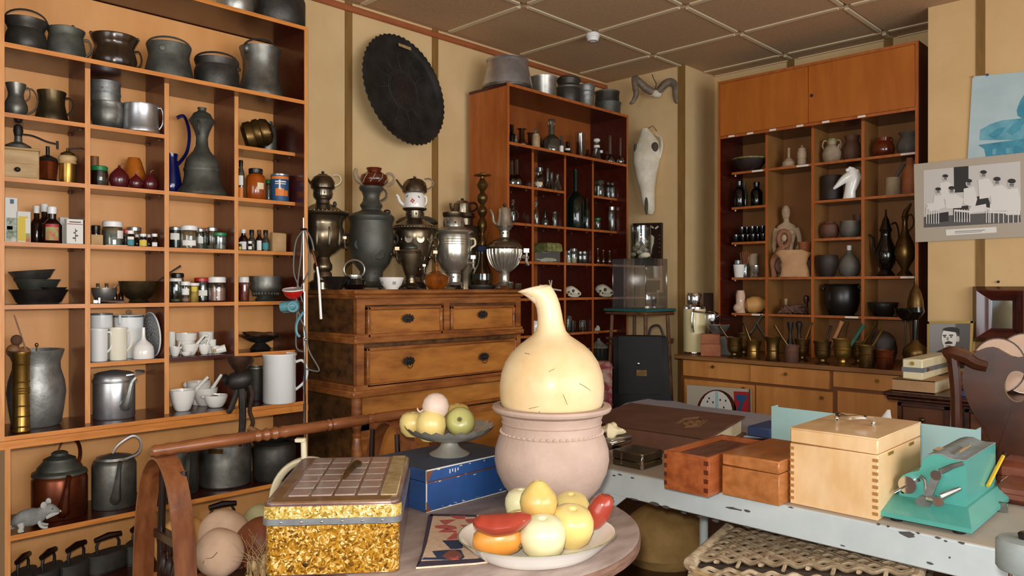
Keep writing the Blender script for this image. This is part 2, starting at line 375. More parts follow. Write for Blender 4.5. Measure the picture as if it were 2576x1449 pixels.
# room
mat('wall_paint','#dabb8a',.75,0,'#d2b17e',3,b=.06,bs=120); mat('wall_pillar','#d9b682',.75,0,'#d1ad78',3,b=.06,bs=120)
mat('batten','#8a6630',.6,0,'#7a5826',6,(5,5,.6)); mat('rail_red','#a8603a',.5,0,'#94502c',8,(.6,6,6))
mat('ceiling_tile','#c4a07a',.9,0,'#b8946c',60); mat('ceiling_strip','#d8c4a0',.7); mat('ceiling_dark','#4a3a20',.9)
mat('floor_wood','#6a4a34',.6,0,'#523624',5,(1,6,1))
mat('photo_mount','#b4a896',.7); mat('photo_white','#e4e0da',.6); mat('photo_light','#cfcac4',.6); mat('photo_grey','#8f8c8a',.6); mat('photo_dark','#2e2c2c',.6); mat('photo_mid','#5c5958',.6)
mat('poster_pale','#a9c0c4',.6,0,'#b8ccd0',4); mat('poster_teal','#2a7c96',.6,0,'#4f9cb2',8); mat('poster_mid','#74b0c0',.6,0,'#3d8ca4',10)
mat('gilt','#b89a58',.35,.7); mat('frame_red','#54211a',.3,0,'#3a140f',8,coat=.4); mat('panel_dark','#2c1810',.5)
mat('thermos_cream','#ded09c',.35,coat=.2); mat('pencil_yellow','#d8b02c',.4); mat('magenta','#a01c50',.5)
mat('teal_board','#1f5a58',.5); mat('bamboo','#6a4426',.5,0,'#4a2c18',10); mat('mirror_glass','#9fb0b4',.06,.95)
mat('bottle_dark','#0f0c0a',.1,0,coat=.4); mat('bottle_amber','#3a1808',.1,0,'#24100a',6,coat=.4); mat('bottle_green','#0c1812',.08,0,coat=.5); mat('brown_glass','#22100a',.1,0,coat=.4); mat('black_glass','#08080a',.08,0,coat=.5)
glass('glass','#eef2f0'); glass('glass_smoke','#c8ccc4',.08,dens=.1,c2='#8a8c84'); glass('glass_green','#98b09c',.08,dens=.08); glass('glass_amber','#a05a28',.08,dens=.25,c2='#6a300c'); glass('acrylic','#f6f6f6',.03,.03,dens=.025,c2='#c0c0c0')
glass('picture_glass','#ffffff',.02)
# ================================================================ ROOM
YA=4.085; X1=5.353; X2=5.83; YAL=3.29; YP=1.50; ZC=3.30
fl=ST('floor',bx(-3,6.2,-3,4.3,-.05,0),'floor_wood')
wl=ST('wall_left',bx(-1.5,X1+.6,YA,YA+.12,0,ZC+.05),'wall_paint')
wb=ST('wall_back',bx(X1,X1+.6,YAL,YA+.1,0,ZC+.05),'wall_paint')
wa=ST('wall_alcove',bx(X2,X2+.12,YP-.1,YAL+.05,0,ZC+.05),'wall_paint')
wr=ST('wall_right',bx(X1,X1+.6,-2.2,YP,0,ZC+.05),'wall_pillar')
def batten(par,x0,x1,y0,y1,z0=0,z1=ZC): mk('wall_batten',bx(x0,x1,y0,y1,z0,z1),'batten',par)
for a,b in((867,885),(1086,1101)):
    p=onY(a,400,YA).x; q=onY(b,400,YA).x; batten(wl,p,q,YA-.006,YA)
batten(wb,X1-.006,X1,YAL-.005,YAL+.06)
p=onX(2455,400,X1).y; q=onX(2478,400,X1).y; batten(wr,X1-.006,X1,q,p)
for a,b in((1980,1998),(2223,2246)):
    p=onX(a,140,X2).y; q=onX(b,140,X2).y; batten(wa,X2-.006,X2,q,p)
rail=ST('trim_1',bx(-1.2,X1,YA-.022,YA,0,.04,.006),'rail_red')
rail.location.z=onY(1060,79,YA).z-.02
ce=ST('ceiling',bx(-3,6.2,-3,YA+.1,ZC+.03,ZC+.08),'ceiling_dark')
SX=[3.505-.7275*i for i in range(3,-1,-1)]+[4.232,4.957,5.65,X2]; SY=[YA]+[3.325-.726*i for i in range(7)]
tiles=[]
for i in range(len(SX)-1):
    for j in range(len(SY)-1):
        x0,x1,y1,y0=SX[i],SX[i+1],SY[j],SY[j+1]
        if x0<1.6 and y0>2.9: pass
        mk('ceiling_tile',bx(x0+.018,x1-.018,y0+.018,y1-(.0 if j==0 else .018),ZC-.004,ZC+.03),'ceiling_tile',ce)
        mk('ceiling_strip',bx(x1-.022,x1+.014,y0+.045,y1-.045,ZC-.012,ZC+.02),'ceiling_strip',ce)
        mk('ceiling_strip',bx(x0+.045,x1-.045,y0-.006,y0+.022,ZC-.010,ZC+.02),'ceiling_strip',ce)
p=onZ(1491,84,ZC)
T('smoke_detector','small white round smoke detector on the ceiling grid crossing','smoke detector',(p.x,p.y,ZC-.062),[('body',Lc([(.02,0),(.036,.006),(.042,.02),(.04,.032)]),'lid_white'),('base',Lc([(.048,.03),(.048,.06)]),'lid_white'),('vent',Lc([(.03,.004),(.03,.002)]),'photo_dark')])
# ================================================================ LEFT SHELVING UNIT
ZL=[2.246,1.971,1.694,1.422,1.150]     # shelf tops
YF,YG,YB=3.714,3.814,4.06              # frame front, grid front, back panel
su=D.objects.new('shelving_unit',None); COL.objects.link(su); tag(su,'tall open shelving unit with orange wood edges filled with old vessels, left wall','shelving unit')
XL0,XL1=.757,2.19; dv=[(1.109,1.131),(1.462,1.484),(1.819,1.840)]
def board(par,name,x0,x1,y0,y1,z0,z1,m='mahogany',edge='oak_edge'):
    o=mk(name,bx(x0,x1,y0+.004,y1,z0,z1),m,par); mk('edging',bx(x0,x1,y0,y0+.004,z0,z1),edge,o); return o
def upright(par,name,x0,x1,y0,y1,z0,z1,m='mahogany_v_glare',edge='oak_edge_v'):
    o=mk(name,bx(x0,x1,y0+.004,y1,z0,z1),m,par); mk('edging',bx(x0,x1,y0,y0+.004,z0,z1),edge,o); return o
mk('back_panel',bx(XL0+.02,XL1-.02,YB,YB+.008,.858,2.9),'ply_back',su)
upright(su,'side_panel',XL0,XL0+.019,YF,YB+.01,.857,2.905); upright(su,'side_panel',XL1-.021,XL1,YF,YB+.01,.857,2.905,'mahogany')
board(su,'shelf',XL0,XL1,YF,YB+.01,2.905,2.925); board(su,'shelf',XL0+.019,XL1-.021,YF,YB,2.499,2.519); board(su,'shelf',XL0+.019,XL1-.021,YF,YB,.857,.876)
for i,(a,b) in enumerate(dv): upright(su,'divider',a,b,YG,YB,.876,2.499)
cols=[(XL0+.019,1.109),(1.131,1.462),(1.484,1.819),(1.840,2.169)]
for c,(a,b) in enumerate(cols):
    for k,z in enumerate(ZL):
        if c==0 and k==4: continue
        if c==2 and k==0: continue
        o=board(su,'shelf',a,b,YG,YB,z-.019,z,'mahogany','mahogany' if (c==2 and k==4) else 'oak_edge')
        for y in(YG+.05,YB-.04): mk('shelf_peg',bx(b-.012,b,y,y+.01,z-.028,z-.019),'cork',o)
bu=D.objects.new('base_shelving_unit',None); COL.objects.link(bu); tag(bu,'low base of the left shelving with kettles and old irons behind the cradle','shelving unit')
mk('back_panel',bx(XL0+.02,XL1,YB,YB+.008,.0,.82),'ply_back',bu)
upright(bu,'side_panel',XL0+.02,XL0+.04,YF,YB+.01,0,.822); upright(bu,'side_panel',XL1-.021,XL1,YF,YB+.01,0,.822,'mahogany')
board(bu,'shelf',XL0,XL1,YF-.004,YB+.01,.822,.856); board(bu,'shelf',XL0+.04,XL1-.021,YF,YB,.436,.458); board(bu,'shelf',XL0+.04,XL1-.021,YF,YB,.13,.15)
ZK,ZI,ZB,Z2,ZT=.458,.15,.876,2.519,2.925
Yt,Ys=3.87,3.93
# ---- on top of the unit
A('cooking_pot','pale grey metal pot on top of the left shelving unit','pot',592,ZT,[('body',Lb([(38,0),(46,10),(48,50),(44,62),(50,70)],3),'pewter_light'),('handle',bail(46,66,40,2.5),'dark_copper')],Y=3.86)
A('cooking_pot','large black pot at the right end on top of the left shelving','pot',703,ZT,[('body',Lb([(58,0),(66,14),(66,70),(60,80),(66,88)],3),'dark_copper'),('handle',bail(62,84,44,2.5),'dark_copper')],Y=3.86)
# ---- row of cauldrons
def pot(lab,px,z,pf,m,parts=(),Y=Yt,name='cauldron',cat='pot',t=3,grp=None,rz=RZ): A(name,lab,cat,px,z,[('body',Lb(pf,t),m)]+list(parts),Y=Y,grp=grp,rz=rz)
lug=lambda x,h:('lug',mv(rt(tb([(4*math.cos(a*PI/4),0,4*math.sin(a*PI/4)) for a in range(8)],1.6,6,True),'Z',20),x,-2,h),'dark_copper')
pot('blackened cauldron with flared rim and folded bail, first on the top row',66,Z2,[(42,0),(54,14),(56,34),(50,54),(46,62),(50,70),(57,80),(58,86)],'dark_copper',[('bail_handle',bail(54,86,26,2.6,lean=-12),'dark_copper'),('lid',Lc([(52,84),(40,89),(10,93)]),'dark_copper'),lug(30,92)])
pot('grey pot with loop handle and lidded top, second on the top row',166,Z2,[(48,0),(52,8),(50,34),(45,62),(44,68),(50,82)],'green_copper',[('handle',H(44,18,62,20,2.6),'pewter'),('lid',Lc([(49,81),(38,86),(8,90)]),'green_copper'),lug(18,92)])
pot('shiny brown-black cauldron with side handle, third on the top row',288,Z2,[(46,0),(56,12),(58,32),(53,52),(50,60),(54,70),(61,82),(61,87)],'brown_pot',[('handle',H(52,10,56,17,2.6),'brown_pot'),lug(-58,90),lug(59,88),('bail_handle',bail(58,86,-14,2,lean=-22),'iron')])
pot('grey-green cauldron with narrow neck and bail ring, fourth on the top row',425,Z2,[(60,0),(63,8),(60,30),(53,58),(52,66),(58,88),(58,91)],'green_copper',[('bail_handle',bail(55,90,22,2.6,lean=-10),'green_copper'),lug(-22,98),('seam_plate',mv(rt(el(9,2,8),'X',8),-16,-54,72),'green_copper')])
pot('squat soot-black pot with bail ring, fifth on the top row',545,Z2,[(52,0),(57,10),(57,48),(52,60),(56,70),(57,76)],'dark_copper',[('bail_handle',bail(54,76,20,2.6,lean=-10),'dark_copper'),lug(-28,82),lug(56,62)])
pot('tall waisted grey pitcher with bail, rightmost on the top row',655,Z2,[(58,0),(60,6),(56,22),(47,52),(44,74),(45,96),(53,122),(54,126)],'pewter',[('bail_handle',bail(44,124,26,2.6,lean=-8),'dark_copper'),('spout',mv(rt(el(9,11,13),'X',20),-34,-34,116),'pewter')])
# ---- row 3
z=ZL[0]
A('jug','pewter jug with two ring handles, upper left compartment','jug',40,z,[('body',Lb([(20,0),(24,4),(31,22),(30,34),(21,52),(20,62),(26,82),(27,86)],2),'pewter'),('handle',H(21,8,74,34,2),'pewter'),('ring',H(24,44,78,12,1.6),'pewter')],Y=3.92)
A('mug','bronze-brown mug with curled handle beside the pewter jug','mug',130,z,[('body',Lb([(42,0),(44,5),(40,22),(34,46),(34,62),(38,78)],2),'brass_brown'),('handle',H(34,20,64,20,2.8),'brass_brown')],Y=3.92)
A('bowl','round hammered grey bowl under the banded pot, second compartment','bowl',272,z,[('body',Lb([(26,0),(38,10),(45,32),(45,52),(42,64),(45,70)],2),'pewter')],Y=3.93)
A('pot','banded tin pot stacked in the round grey bowl','pot',266,z+72*K(1.28,3.93),[('body',Lb([(36,-4),(38,4),(38,46)],2),'tin_rough'),('band',Lb([(39.2,16),(39.2,22)],1.5),'zinc'),('rim',Lb([(39.5,42),(39.5,48)],2),'zinc'),('rivet',mv(el(2.6),-8,-38,28),'zinc')],Y=3.93)
A('mug','shiny aluminium mug with strap handle, second compartment','mug',355,z,[('body',Lb([(48,0),(49,3),(46,12),(44,66),(46,70)],2),'aluminium'),('handle',H(43,8,64,13,3,sec=FLAT),'aluminium')],Y=3.92)
# ---- tall compartment of col 3
z=ZL[1]
A('pitcher','cobalt blue enamel pitcher with big loop handle half behind the upright','pitcher',430,z,[('body',Lb([(22,0),(27,6),(28,30),(22,66),(16,90),(18,104)],2),'blue_enamel'),('handle',H(16,76,196,30,4.4,n=8),'blue_enamel')],Y=3.99)
A('ewer','tall bell-shaped bronze ewer with lozenge neck and slot handle','ewer',508,z,[('body',Lc([(62,0),(64,5),(60,14),(50,26),(45,48),(44,76),(40,92),(34,98),(31,102),(22,112),(16,126),(15,146),(19,160),(26,176),(34,188),(28,196),(22,206),(11,212),(10,216),(12,221)],28),'green_copper'),('ring_band',Lc([(46,60),(47,64),(46,68)],28),'green_copper'),('handle',tb(cr([(-8,-28,186),(-8,-32,176),(-8,-30,160),(-8,-22,150)]),2.6),'dark_copper')],Y=3.90)
# ---- col 4
z=ZL[0]
A('can','grey tin can with rough patina behind the brass vessel','can',672,z,[('body',Lc([(24,0),(25,4),(24,60),(20,72),(12,78)]),'pewter'),('lid',Lc([(14,77),(14,84)]),'pewter')],Y=4.0)
A('vessel','ribbed brass vessel lying on its side with ball feet towards the room','vessel',648,z+.004,[('body',mv(rt(Lc([(26,-38),(36,-30),(36,-14),(33,-10),(37,-4),(37,6),(33,10),(35,16),(30,30),(16,38)],24),'Y',72),0,0,37),'brass_dark')]+[('ball_foot',mv(el(5),30+3*math.sin(a*2.1),-24*math.cos(a*2.1),38+24*math.sin(a*2.1)),'brass') for a in range(3)],Y=3.87)
# ================================================================ jars, bottles
def jar(lab,px,Y,z,r,h,lid,fill,fh=.7,lh=.14,paper=None,ph=(.2,.55),X=None,glm='glass',neck=.88,grp=None,name='jar',pa=(-135,-45)):
    lz=h*(1-lh); pf=[(r*.9,0),(r,h*.05),(r,lz*.82),(r*neck,lz)]
    P=[('glass',Lb(pf,max(.6,r*.06),18),glm)]
    if fill: P.append(('contents',Lc([(r*.86,h*.03),(r*.92,h*.08),(r*.92,h*fh)],16),fill))
    if lid: P.append(('lid',Lc([(r*neck+.8,lz*.96),(r*neck+1.4,lz*.97),(r*neck+1.4,h*.97),(r*neck*.95,h)],18),lid))
    if paper: P.append(('paper_label',patch(r*1.012,h*ph[0],h*ph[1],*pa),paper))
    A(name,lab,'jar',px,z,P,Y=Y,X=X,grp=grp)
def bottle(lab,px,Y,z,r,h,m,cap=None,nr=.4,sh=.6,paper=None,ph=(.12,.45),X=None,ch=.14,lip=False,grp=None,p2=None,name='bottle'):
    nz=h*(1-(ch if cap else 0)); pf=[(r*.92,0),(r,h*.03),(r,h*sh),(r*.8,h*(sh+.08)),(r*nr,h*(sh+.17)),(r*nr,nz)]
    if lip: pf+=[(r*nr*1.7,nz*.99),(r*nr*1.7,nz)]
    P=[('glass',Lc(pf,16) if not m.startswith('glass') else Lb(pf,.6,16),m)]
    if cap: P.append(('cap',Lc([(r*nr*1.15,nz*.97),(r*nr*1.25,h*.98),(r*nr*1.1,h)],14),cap))
    if paper: P.append(('paper_label',patch(r*1.012,h*ph[0],h*ph[1]),paper))
    if p2: P.append(('label_band',patch(r*1.014,h*p2[1],h*p2[2]),p2[0]))
    A(name,lab,'bottle',px,z,P,Y=Y,X=X,grp=grp)
def carton(lab,px,Y,z,w,d,h,m,deco=(),rz=0,name='carton',cat='box',X=None,b=.8):
    P=[('body',bx(-w/2,w/2,-d/2,d/2,0,h,b),m)]
    for n,x0,x1,z0,z1,mm in deco: P.append((n,bx(x0*w-w/2,x1*w-w/2,-d/2-.4,-d/2,z0*h,z1*h),mm))
    A(name,lab,cat,px,z,P,Y=Y,X=X,rz=rz)
z=ZL[1]
bottle('slim sauce bottle with orange label beside the honey jar',606,3.90,z,9,98,'glass_smoke','lid_black',.5,.66,'label_orange',(.0,.3),p2=('paper_white',.35,.6))
A('jar','big jar of amber honey with black lid and small paper label','jar',643,z,[('glass',Lc([(24,0),(26,3),(26,54),(22,62),(15,66),(15,68)]),'honey'),('lid',Lc([(17,66),(18,68),(18,78),(16,79)]),'lid_black'),('paper_label',patch(26.3,26,42,-80,-40),'paper_cream')],Y=3.89)
jar('small jar with green lid between honey jar and blue tin',676,3.96,z,9,58,'lid_green','fill_grey')
A('tin','blue juice tin with orange fruit picture and silver rim','tin',704,z,[('body',Lc([(22.5,0),(23,1),(23,66),(22.5,67)]),'label_blue'),('rim',Lb([(23.6,65),(23.6,69)],1.5),'lid_silver'),('fruit_picture',patch(23.3,14,32,-118,-62),'label_orange'),('fruit_picture',patch(23.3,14,28,-60,-30),'label_orange'),('leaf_picture',patch(23.5,30,34,-100,-80),'paper_cream'),('printed_band',patch(23.3,56,63,-150,-20),'label_orange'),('printed_line',patch(23.35,48,51,-120,-50),'paper_white'),('printed_line',patch(23.35,43,45,-120,-50),'paper_white'),('printed_mark',patch(23.45,34,54,-96,-86),'paper_white')],Y=3.88)
# coffee mills
A('coffee_mill','large pale wooden coffee mill with drawer knob and crank','coffee mill',46,z,[('box',bx(-46,44,-32,32,0,74,2),'wood_pale'),('drawer',bx(-42,40,-34,-31,6,40,1),'wood_pale',[('knob',mv(el(7,6,6),-2,-38,24),'iron')]),('top_board',bx(-48,46,-34,34,74,80,2),'wood_pale'),('dome',Lc([(30,80),(28,88),(14,96),(9,98),(8,116)]),'pewter'),('crank',tb(cr([(0,0,118),(30,-4,116),(62,-6,104),(86,-8,100)]),2.4),'iron'),('crank_knob',Lc([(3,104),(8,110),(11,126),(9,138),(4,142)],14),'iron'),('crank_end',mv(Lc([(3,88),(3,108)],8),84,-8,0),'iron')],Y=3.94,rz=R_(-12))
A('coffee_mill','small dark red coffee mill with black funnel top, middle of three mills','coffee mill',120,z,[('box',lf([(0,0,8,22,18),(0,0,12,22,18),(0,0,50,27,22),(0,0,54,29,24)],4),'copper'),('base',Lc([(26,0),(27,4),(24,8)]),'lid_black'),('dome',Lc([(27,54),(24,62),(12,68),(5,70),(5,92)]),'lid_black')],Y=3.92)
A('coffee_mill','cylindrical brass coffee mill with cream rings and side crank','coffee mill',170,z,[('body',Lc([(20,0),(21,3),(21,50)]),'brass'),('collar',Lc([(22,50),(24,53),(22,57),(24,61),(24,66),(21,70)]),'wood_pale'),('cap',Lc([(20,70),(18,76),(10,80),(4,82),(3,90)]),'brass_dark'),('crank',tb([(0,0,88),(20,-2,90),(40,-4,92)],1.8),'iron'),('crank_knob',mv(el(5,5,7),40,-4,96),'wood_pale')],Y=3.89)
A('wooden_cup','narrow brown turned wooden cylinder behind the green-lidded jar','cup',238,z,[('',Lb([(10,0),(11,2),(11,82)],1.5),'wood_stick')],Y=4.0)
jar('squat jar of dark preserve with green lid',250,3.90,z,23,52,'lid_green','fill_dark',.75,.2)
A('dried_gourd','amber cone-shaped dried gourd standing behind red onions','gourd',337,z,[('',Lc([(20,0),(32,12),(34,28),(28,52),(20,76),(15,86)]),'amber_gourd')],Y=3.99)
for lab,px,Y,r in(('large dark red onion left of the gourd',300,3.91,27),('smaller red onion in front of the gourd',342,3.87,18),('dark red onion with dry roots at right of the gourd',377,3.91,21)):
    A('onion',lab,'onion',px,z,[('bulb',Lc([(r*.3,0),(r*.75,r*.2),(r,r*.8),(r*.9,r*1.3),(r*.5,r*1.75),(r*.15,r*2),(r*.1,r*2.2)]),'onion'),('dry_stalk',tb(cr([(0,0,r*2.1),(r*.2,-3,r*2.4),(r*.5,-5,r*2.5)]),[1.2,.4],5),'straw')],Y=Y)
# row 5
z=ZL[2]
carton('white and grey medicine carton at far left of the medicine shelf',26,3.90,z,32,20,112,'card_white',[('printed_panel',.1,.95,.02,.55,'print_green'),('printed_mark',.4,.7,.86,.96,'label_blue'),('printed_strip',.15,.6,.28,.36,'paper_white')])
carton('white carton with bright yellow panel on the medicine shelf',58,3.89,z,34,20,78,'card_white',[('printed_panel',.05,.6,.05,.78,'label_yellow'),('printed_strip',.1,.8,.78,.84,'label_yellow'),('printed_leaf',.62,.95,.02,.3,'label_green')])
for lab,px,Y,r,h,pp in(('brown glass bottle with white cap, left one of three',92,3.97,17,96,None),('brown glass bottle with white cap, rear one of three',112,4.0,20,102,'label_yellow'),('large brown bottle with white cap and fruit label, front one of three',131,3.89,25,93,'label_green')):
    bottle(lab,px,Y,z,r,h,'brown_glass','lid_white',.42,.5,pp,(.08,.44),p2=('label_red',.44,.52) if pp else None,ch=.17)
carton('pale blue-white carton behind the plant-print box',160,4.0,z,22,16,70,'card_white')
carton('white carton with red line and drawing of a plant',187,3.89,z,42,20,62,'card_white',[('printed_line',.04,.96,.78,.81,'label_red'),('printed_title',.15,.85,.86,.9,'print_dark'),('plant_drawing',.5,.54,.1,.62,'print_dark'),('plant_drawing',.36,.5,.2,.26,'print_dark'),('plant_drawing',.54,.68,.3,.36,'print_dark'),('plant_drawing',.4,.5,.42,.47,'print_dark'),('plant_drawing',.54,.64,.5,.55,'print_dark')])
jar('small dark red jar at back left of the second medicine compartment',241,3.97,z,12,52,'lid_black','fill_dark',.8,.2)
carton('small kraft cardboard box in front of the dark red jar',242,3.87,z,30,16,26,'kraft',name='small_box')
jar('wide jar with white lid and folded paper inside',283,3.91,z,28,62,'lid_white','fill_grey',.62,.2,'paper_white',(.3,.62),pa=(-65,-20))
jar('jar with silver lid behind the teal labelled bottle',337,4.0,z,20,52,'lid_silver','fill_grey',.5,.16)
jar('small jar with red lid behind the teal labelled bottle',317,3.96,z,13,44,'lid_red','fill_dark',.6,.2)
bottle('small dark bottle with teal label and white cap',329,3.87,z,12,40,'brown_glass','lid_white',.6,.6,'label_teal',(.05,.4),ch=.2,p2=('paper_white',.42,.6))
bottle('little dark bottle with yellow label and white cap',360,3.87,z,14,33,'brown_glass','lid_white',.5,.55,'label_yellow',(.05,.5),ch=.2)
bottle('little dark bottle with white scrap label, rightmost',389,3.87,z,10,34,'brown_glass','lid_white',.6,.55,'paper_white',(.05,.35),ch=.2)
bottle('tiny bottle behind the yellow labelled one, left',345,3.93,z,7,32,'brown_glass','lid_white',.6,.55,None,ch=.2)
bottle('tiny white-capped bottle behind and between the two rightmost bottles',375,3.93,z,7,33,'brown_glass','lid_white',.6,.55,None,ch=.2)
A('paper_sheet','cream folded paper lying flat before the wide jar','paper',292,z,[('',rt(bx(-26,28,-8,6,0,1.2),'Z',4),'paper_cream')],Y=3.84)
jar('dark green jar with white label at left of the third compartment',440,3.92,z,16,54,'lid_silver','fill_green',.9,.12,'paper_white',(.4,.7))
jar('clear jar with white lid and white taped label',476,3.89,z,23,58,'lid_white',None,.7,.18,'paper_white',(.12,.35))
jar('tall clear jar behind the white-lidded jar',503,3.98,z,12,54,'lid_silver','fill_grey',.3,.12,'paper_white',(.3,.6))
jar('clear jar with red lid at the back',515,4.0,z,12,55,'lid_red','fill_grey',.3,.12)
jar('clear jar with silver lid beside the green-lidded jar',533,3.95,z,16,57,'lid_silver','fill_grey',.2,.14)
jar('squat clear jar with green lid',553,3.88,z,17,43,'lid_green','fill_grey',.3,.16,neck=.96)
bottle('tiny vial with yellow label, front left of the fourth compartment',604,3.85,z,5,20,'glass_smoke','lid_white',.7,.6,'label_yellow')
bottle('dark medicine bottle with paper label and white cap',612,3.90,z,12,54,'brown_glass','lid_white',.45,.55,'paper_white',(.05,.42),ch=.16)
bottle('clear pharmacy bottle with black stopper, left',633,3.93,z,11,54,'glass_smoke','lid_black',.45,.5,None,ch=.22)
bottle('small dark vial with white label in front',629,3.86,z,7,24,'brown_glass','lid_white',.6,.6,'paper_white',ch=.3)
bottle('brown medicine bottle with tall white label',652,3.91,z,9,54,'brown_glass','cork',.5,.55,'paper_white',(.05,.5),ch=.18)
bottle('clear pharmacy bottle with black stopper, right',668,3.90,z,11,54,'glass_smoke','lid_black',.45,.5,'label_teal',(.1,.4),ch=.22)
carton('plain kraft paper packet at right of the pharmacy bottles',700,3.90,z,35,16,48,'kraft',name='paper_packet',cat='packet',b=2)
# row 6
z=ZL[3]
def pan(lab,px,zz,r,h,m,Y=3.92,tilt=0,mo=None):
    P=[('body',rt(Lb([(r*.62,0),(r*.78,h*.15),(r*.96,h*.8),(r+3,h)],2,28),'Y',tilt),m)]
    if mo: P.append(('crust',rt(Lc([(r*.66,-.3),(r*.8,h*.2)],28),'Y',tilt),mo))
    A('pan',lab,'pan',px,zz,P,Y=Y)
k=K(.93,3.92)
pan('black crusted wide pan at the bottom of the pan stack',98,z,74,36,'iron',mo='dusty_iron')
pan('grey-green flared pan, second in the pan stack',94,z+32*k,58,30,'green_copper'); pan('tilted grey pan on top of the pan stack',82,z+60*k,58,24,'pewter',tilt=-4)
pan('small black skillet tucked at the right of the pan stack',134,z+28*k,34,14,'iron',3.86)
A('bowl','grey metal bowl holding two corked vials','bowl',262,z,[('body',Lb([(14,0),(22,6),(31,24),(33,38)],2),'pewter_light')],Y=3.93)
for i,(px,lab) in enumerate(((246,'left corked vial standing in the grey bowl'),(268,'right corked vial standing in the grey bowl'))): A('vial',lab,'vial',px,z+8*k,[('glass',Lc([(4,0),(4,34)],10),'glass_smoke'),('cork',Lc([(4.6,33),(4.6,42)],10),'cork')],Y=3.93)
A('pestle','pale wooden pestle resting against the bowls','pestle',287,z,[('',tb([(-6,8,30),(8,8,48)],[2,3]),'wood_pale')],Y=3.95)
for px,lab in((289,'left amber bottle behind the footed bowl'),(304,'right amber bottle behind the footed bowl')): bottle(lab,px,4.0,z,7,38,'bottle_amber',None,.5,.5)
A('bowl','dark footed bronze bowl with a ladle in it','bowl',349,z,[('body',Lb([(24,0),(26,3),(22,8),(34,16),(46,32),(52,54)],2,28),'brass_brown')],Y=3.90)
A('ladle','long thin dark ladle leaning out of the footed bowl','ladle',349,z,[('handle',tb([(14,-4,24),(46,-8,52),(76,-10,74),(108,-12,94)],[2.4,2,2,2.6]),'iron'),('scoop',mv(Lb([(3,0),(9,4),(11,9)],1),8,-4,17),'iron')],Y=3.88)
A('clamp','silver metal clamp lying on the shelf before the bowls','clamp',272,z,[('bar',tb([(-20,0,5),(42,-4,4)],3.4),'chrome'),('jaw',bx(-25,-19,-6,6,0,15,1),'chrome'),('end_plate',bx(-37,-25,-4,4,0,9,1),'chrome')],Y=3.83)
jar('jar with dark lid behind the front clear jar',446,4.0,z,18,72,'lid_black','fill_grey',.4,.12)
jar('clear jar with white lid and green remains, front left',441,3.90,z,17,60,'lid_white','fill_olive',.12,.1)
jar('slim clear jar with white lid and pale label',467,3.87,z,12,52,'lid_white','fill_pink',.2,.16,'paper_white',(.35,.65))
bottle('yellow mustard tube with white cap',489,3.87,z,11,48,'fill_mustard','lid_white',.95,.8,'label_yellow',(.55,.8),ch=.12)
jar('dark filled jar with bright red lid',507,3.94,z,20,60,'lid_red','fill_dark',.85,.12,'paper_white',(.25,.48))
jar('jar of pink salt with wide white lid',546,3.90,z,24,62,'lid_white','fill_pink',.55,.2)
jar('jar of red beans with white lid',613,3.90,z,14,61,'lid_white','fill_red',.72,.2)
A('bowl','fluted pewter footed bowl beside the red bean jar','bowl',668,z,[('body',Lb([(24,0),(27,4),(20,9),(34,20),(41,34),(39,44),(42,62)],2,28),'pewter'),('fluting',J(*[mv(el(3,3,6,8,6),32*math.cos(a*PI/12),32*math.sin(a*PI/12),19) for a in range(24)]),'pewter')],Y=3.91)
# ---- bottom compartments
z=ZB
A('jug','big dented tin jug with flared rim holding wooden spoons','jug',92,z,[('body',Lb([(58,0),(64,6),(70,40),(76,84),(72,112),(62,142),(61,160),(70,184),(72,190)],2.5,32),'tin_rough')],Y=3.92)
A('wooden_spoon','long flat wooden stick leaning out of the tin jug','spoon',92,z,[('',tb([(-14,0,150),(-30,6,200),(-56,14,278)],[6,5,4.5],sec=FLAT+[]),'wood_stick')],Y=3.91)
for i,(dx,h,r,m,lab) in enumerate(((-50,216,15,'cork','dark round spoon bowl sticking up from the tin jug'),(-58,190,18,'wood_stick','brown wooden ladle head at the left rim of the tin jug'),(-32,182,19,'wood_stick','brown wooden ladle head leaning on the tin jug rim'))):
    A('wooden_spoon',lab,'spoon',92,z,[('bowl',mv(el(r,r*.55,r*.9),dx,4+i*4,h),m),('handle',tb([(dx,6+i*4,h-4),(dx*.4,10,90)],[4,3]),m)],Y=3.91)
A('brass_rod','brass rod with ball knob standing in the tin jug','rod',92,z,[('knob',mv(el(5),0,-6,204),'brass'),('shaft',tb([(0,-6,200),(-4,0,80)],2),'brass')],Y=3.90)
A('mortar_tube','tall ringed brass cylinder standing before the tin jug','brass cylinder',54,z,[('body',Lc([(23,0),(24,2),(22,8),(22,190),(24,194),(24,201)],24),'brass')]+[('ring',Lc([(22.6,h-2),(24,h),(22.6,h+2)],24),'brass') for h in(14,40,66,98,104,110,126,170)],Y=3.79)
A('kettle','dented aluminium kettle with front spout and folded bail','kettle',287,z,[('body',Lc([(52,0),(54,4),(54,98),(50,106),(52,110)],28),'aluminium'),('lid',Lc([(50,110),(42,114),(10,119)],28),'aluminium'),('seam',Lc([(55,90),(55.5,93),(55,96)],28),'tin_rough'),('spout',tb(cr([(28,-50,34),(31,-60,40),(37,-68,64),(44,-70,92),(54,-70,104)]),[15,14,10,7,6]),'tin_rough'),('bail_handle',tb(cr([(30,-40,108),(52,-36,110),(72,-10,111),(74,14,112),(56,34,112)]),[4]*2,sec=FLAT),'aluminium')],Y=3.89)
z=ZL[4]
A('enamel_pot','white enamel pot at the back left of the enamel ware','pot',255,z,[('body',Lb([(27,0),(28,3),(29,112)],1.5),'enamel_white'),('rim',Lb([(30,110),(30,114)],2),'enamel_rim')],Y=4.0)
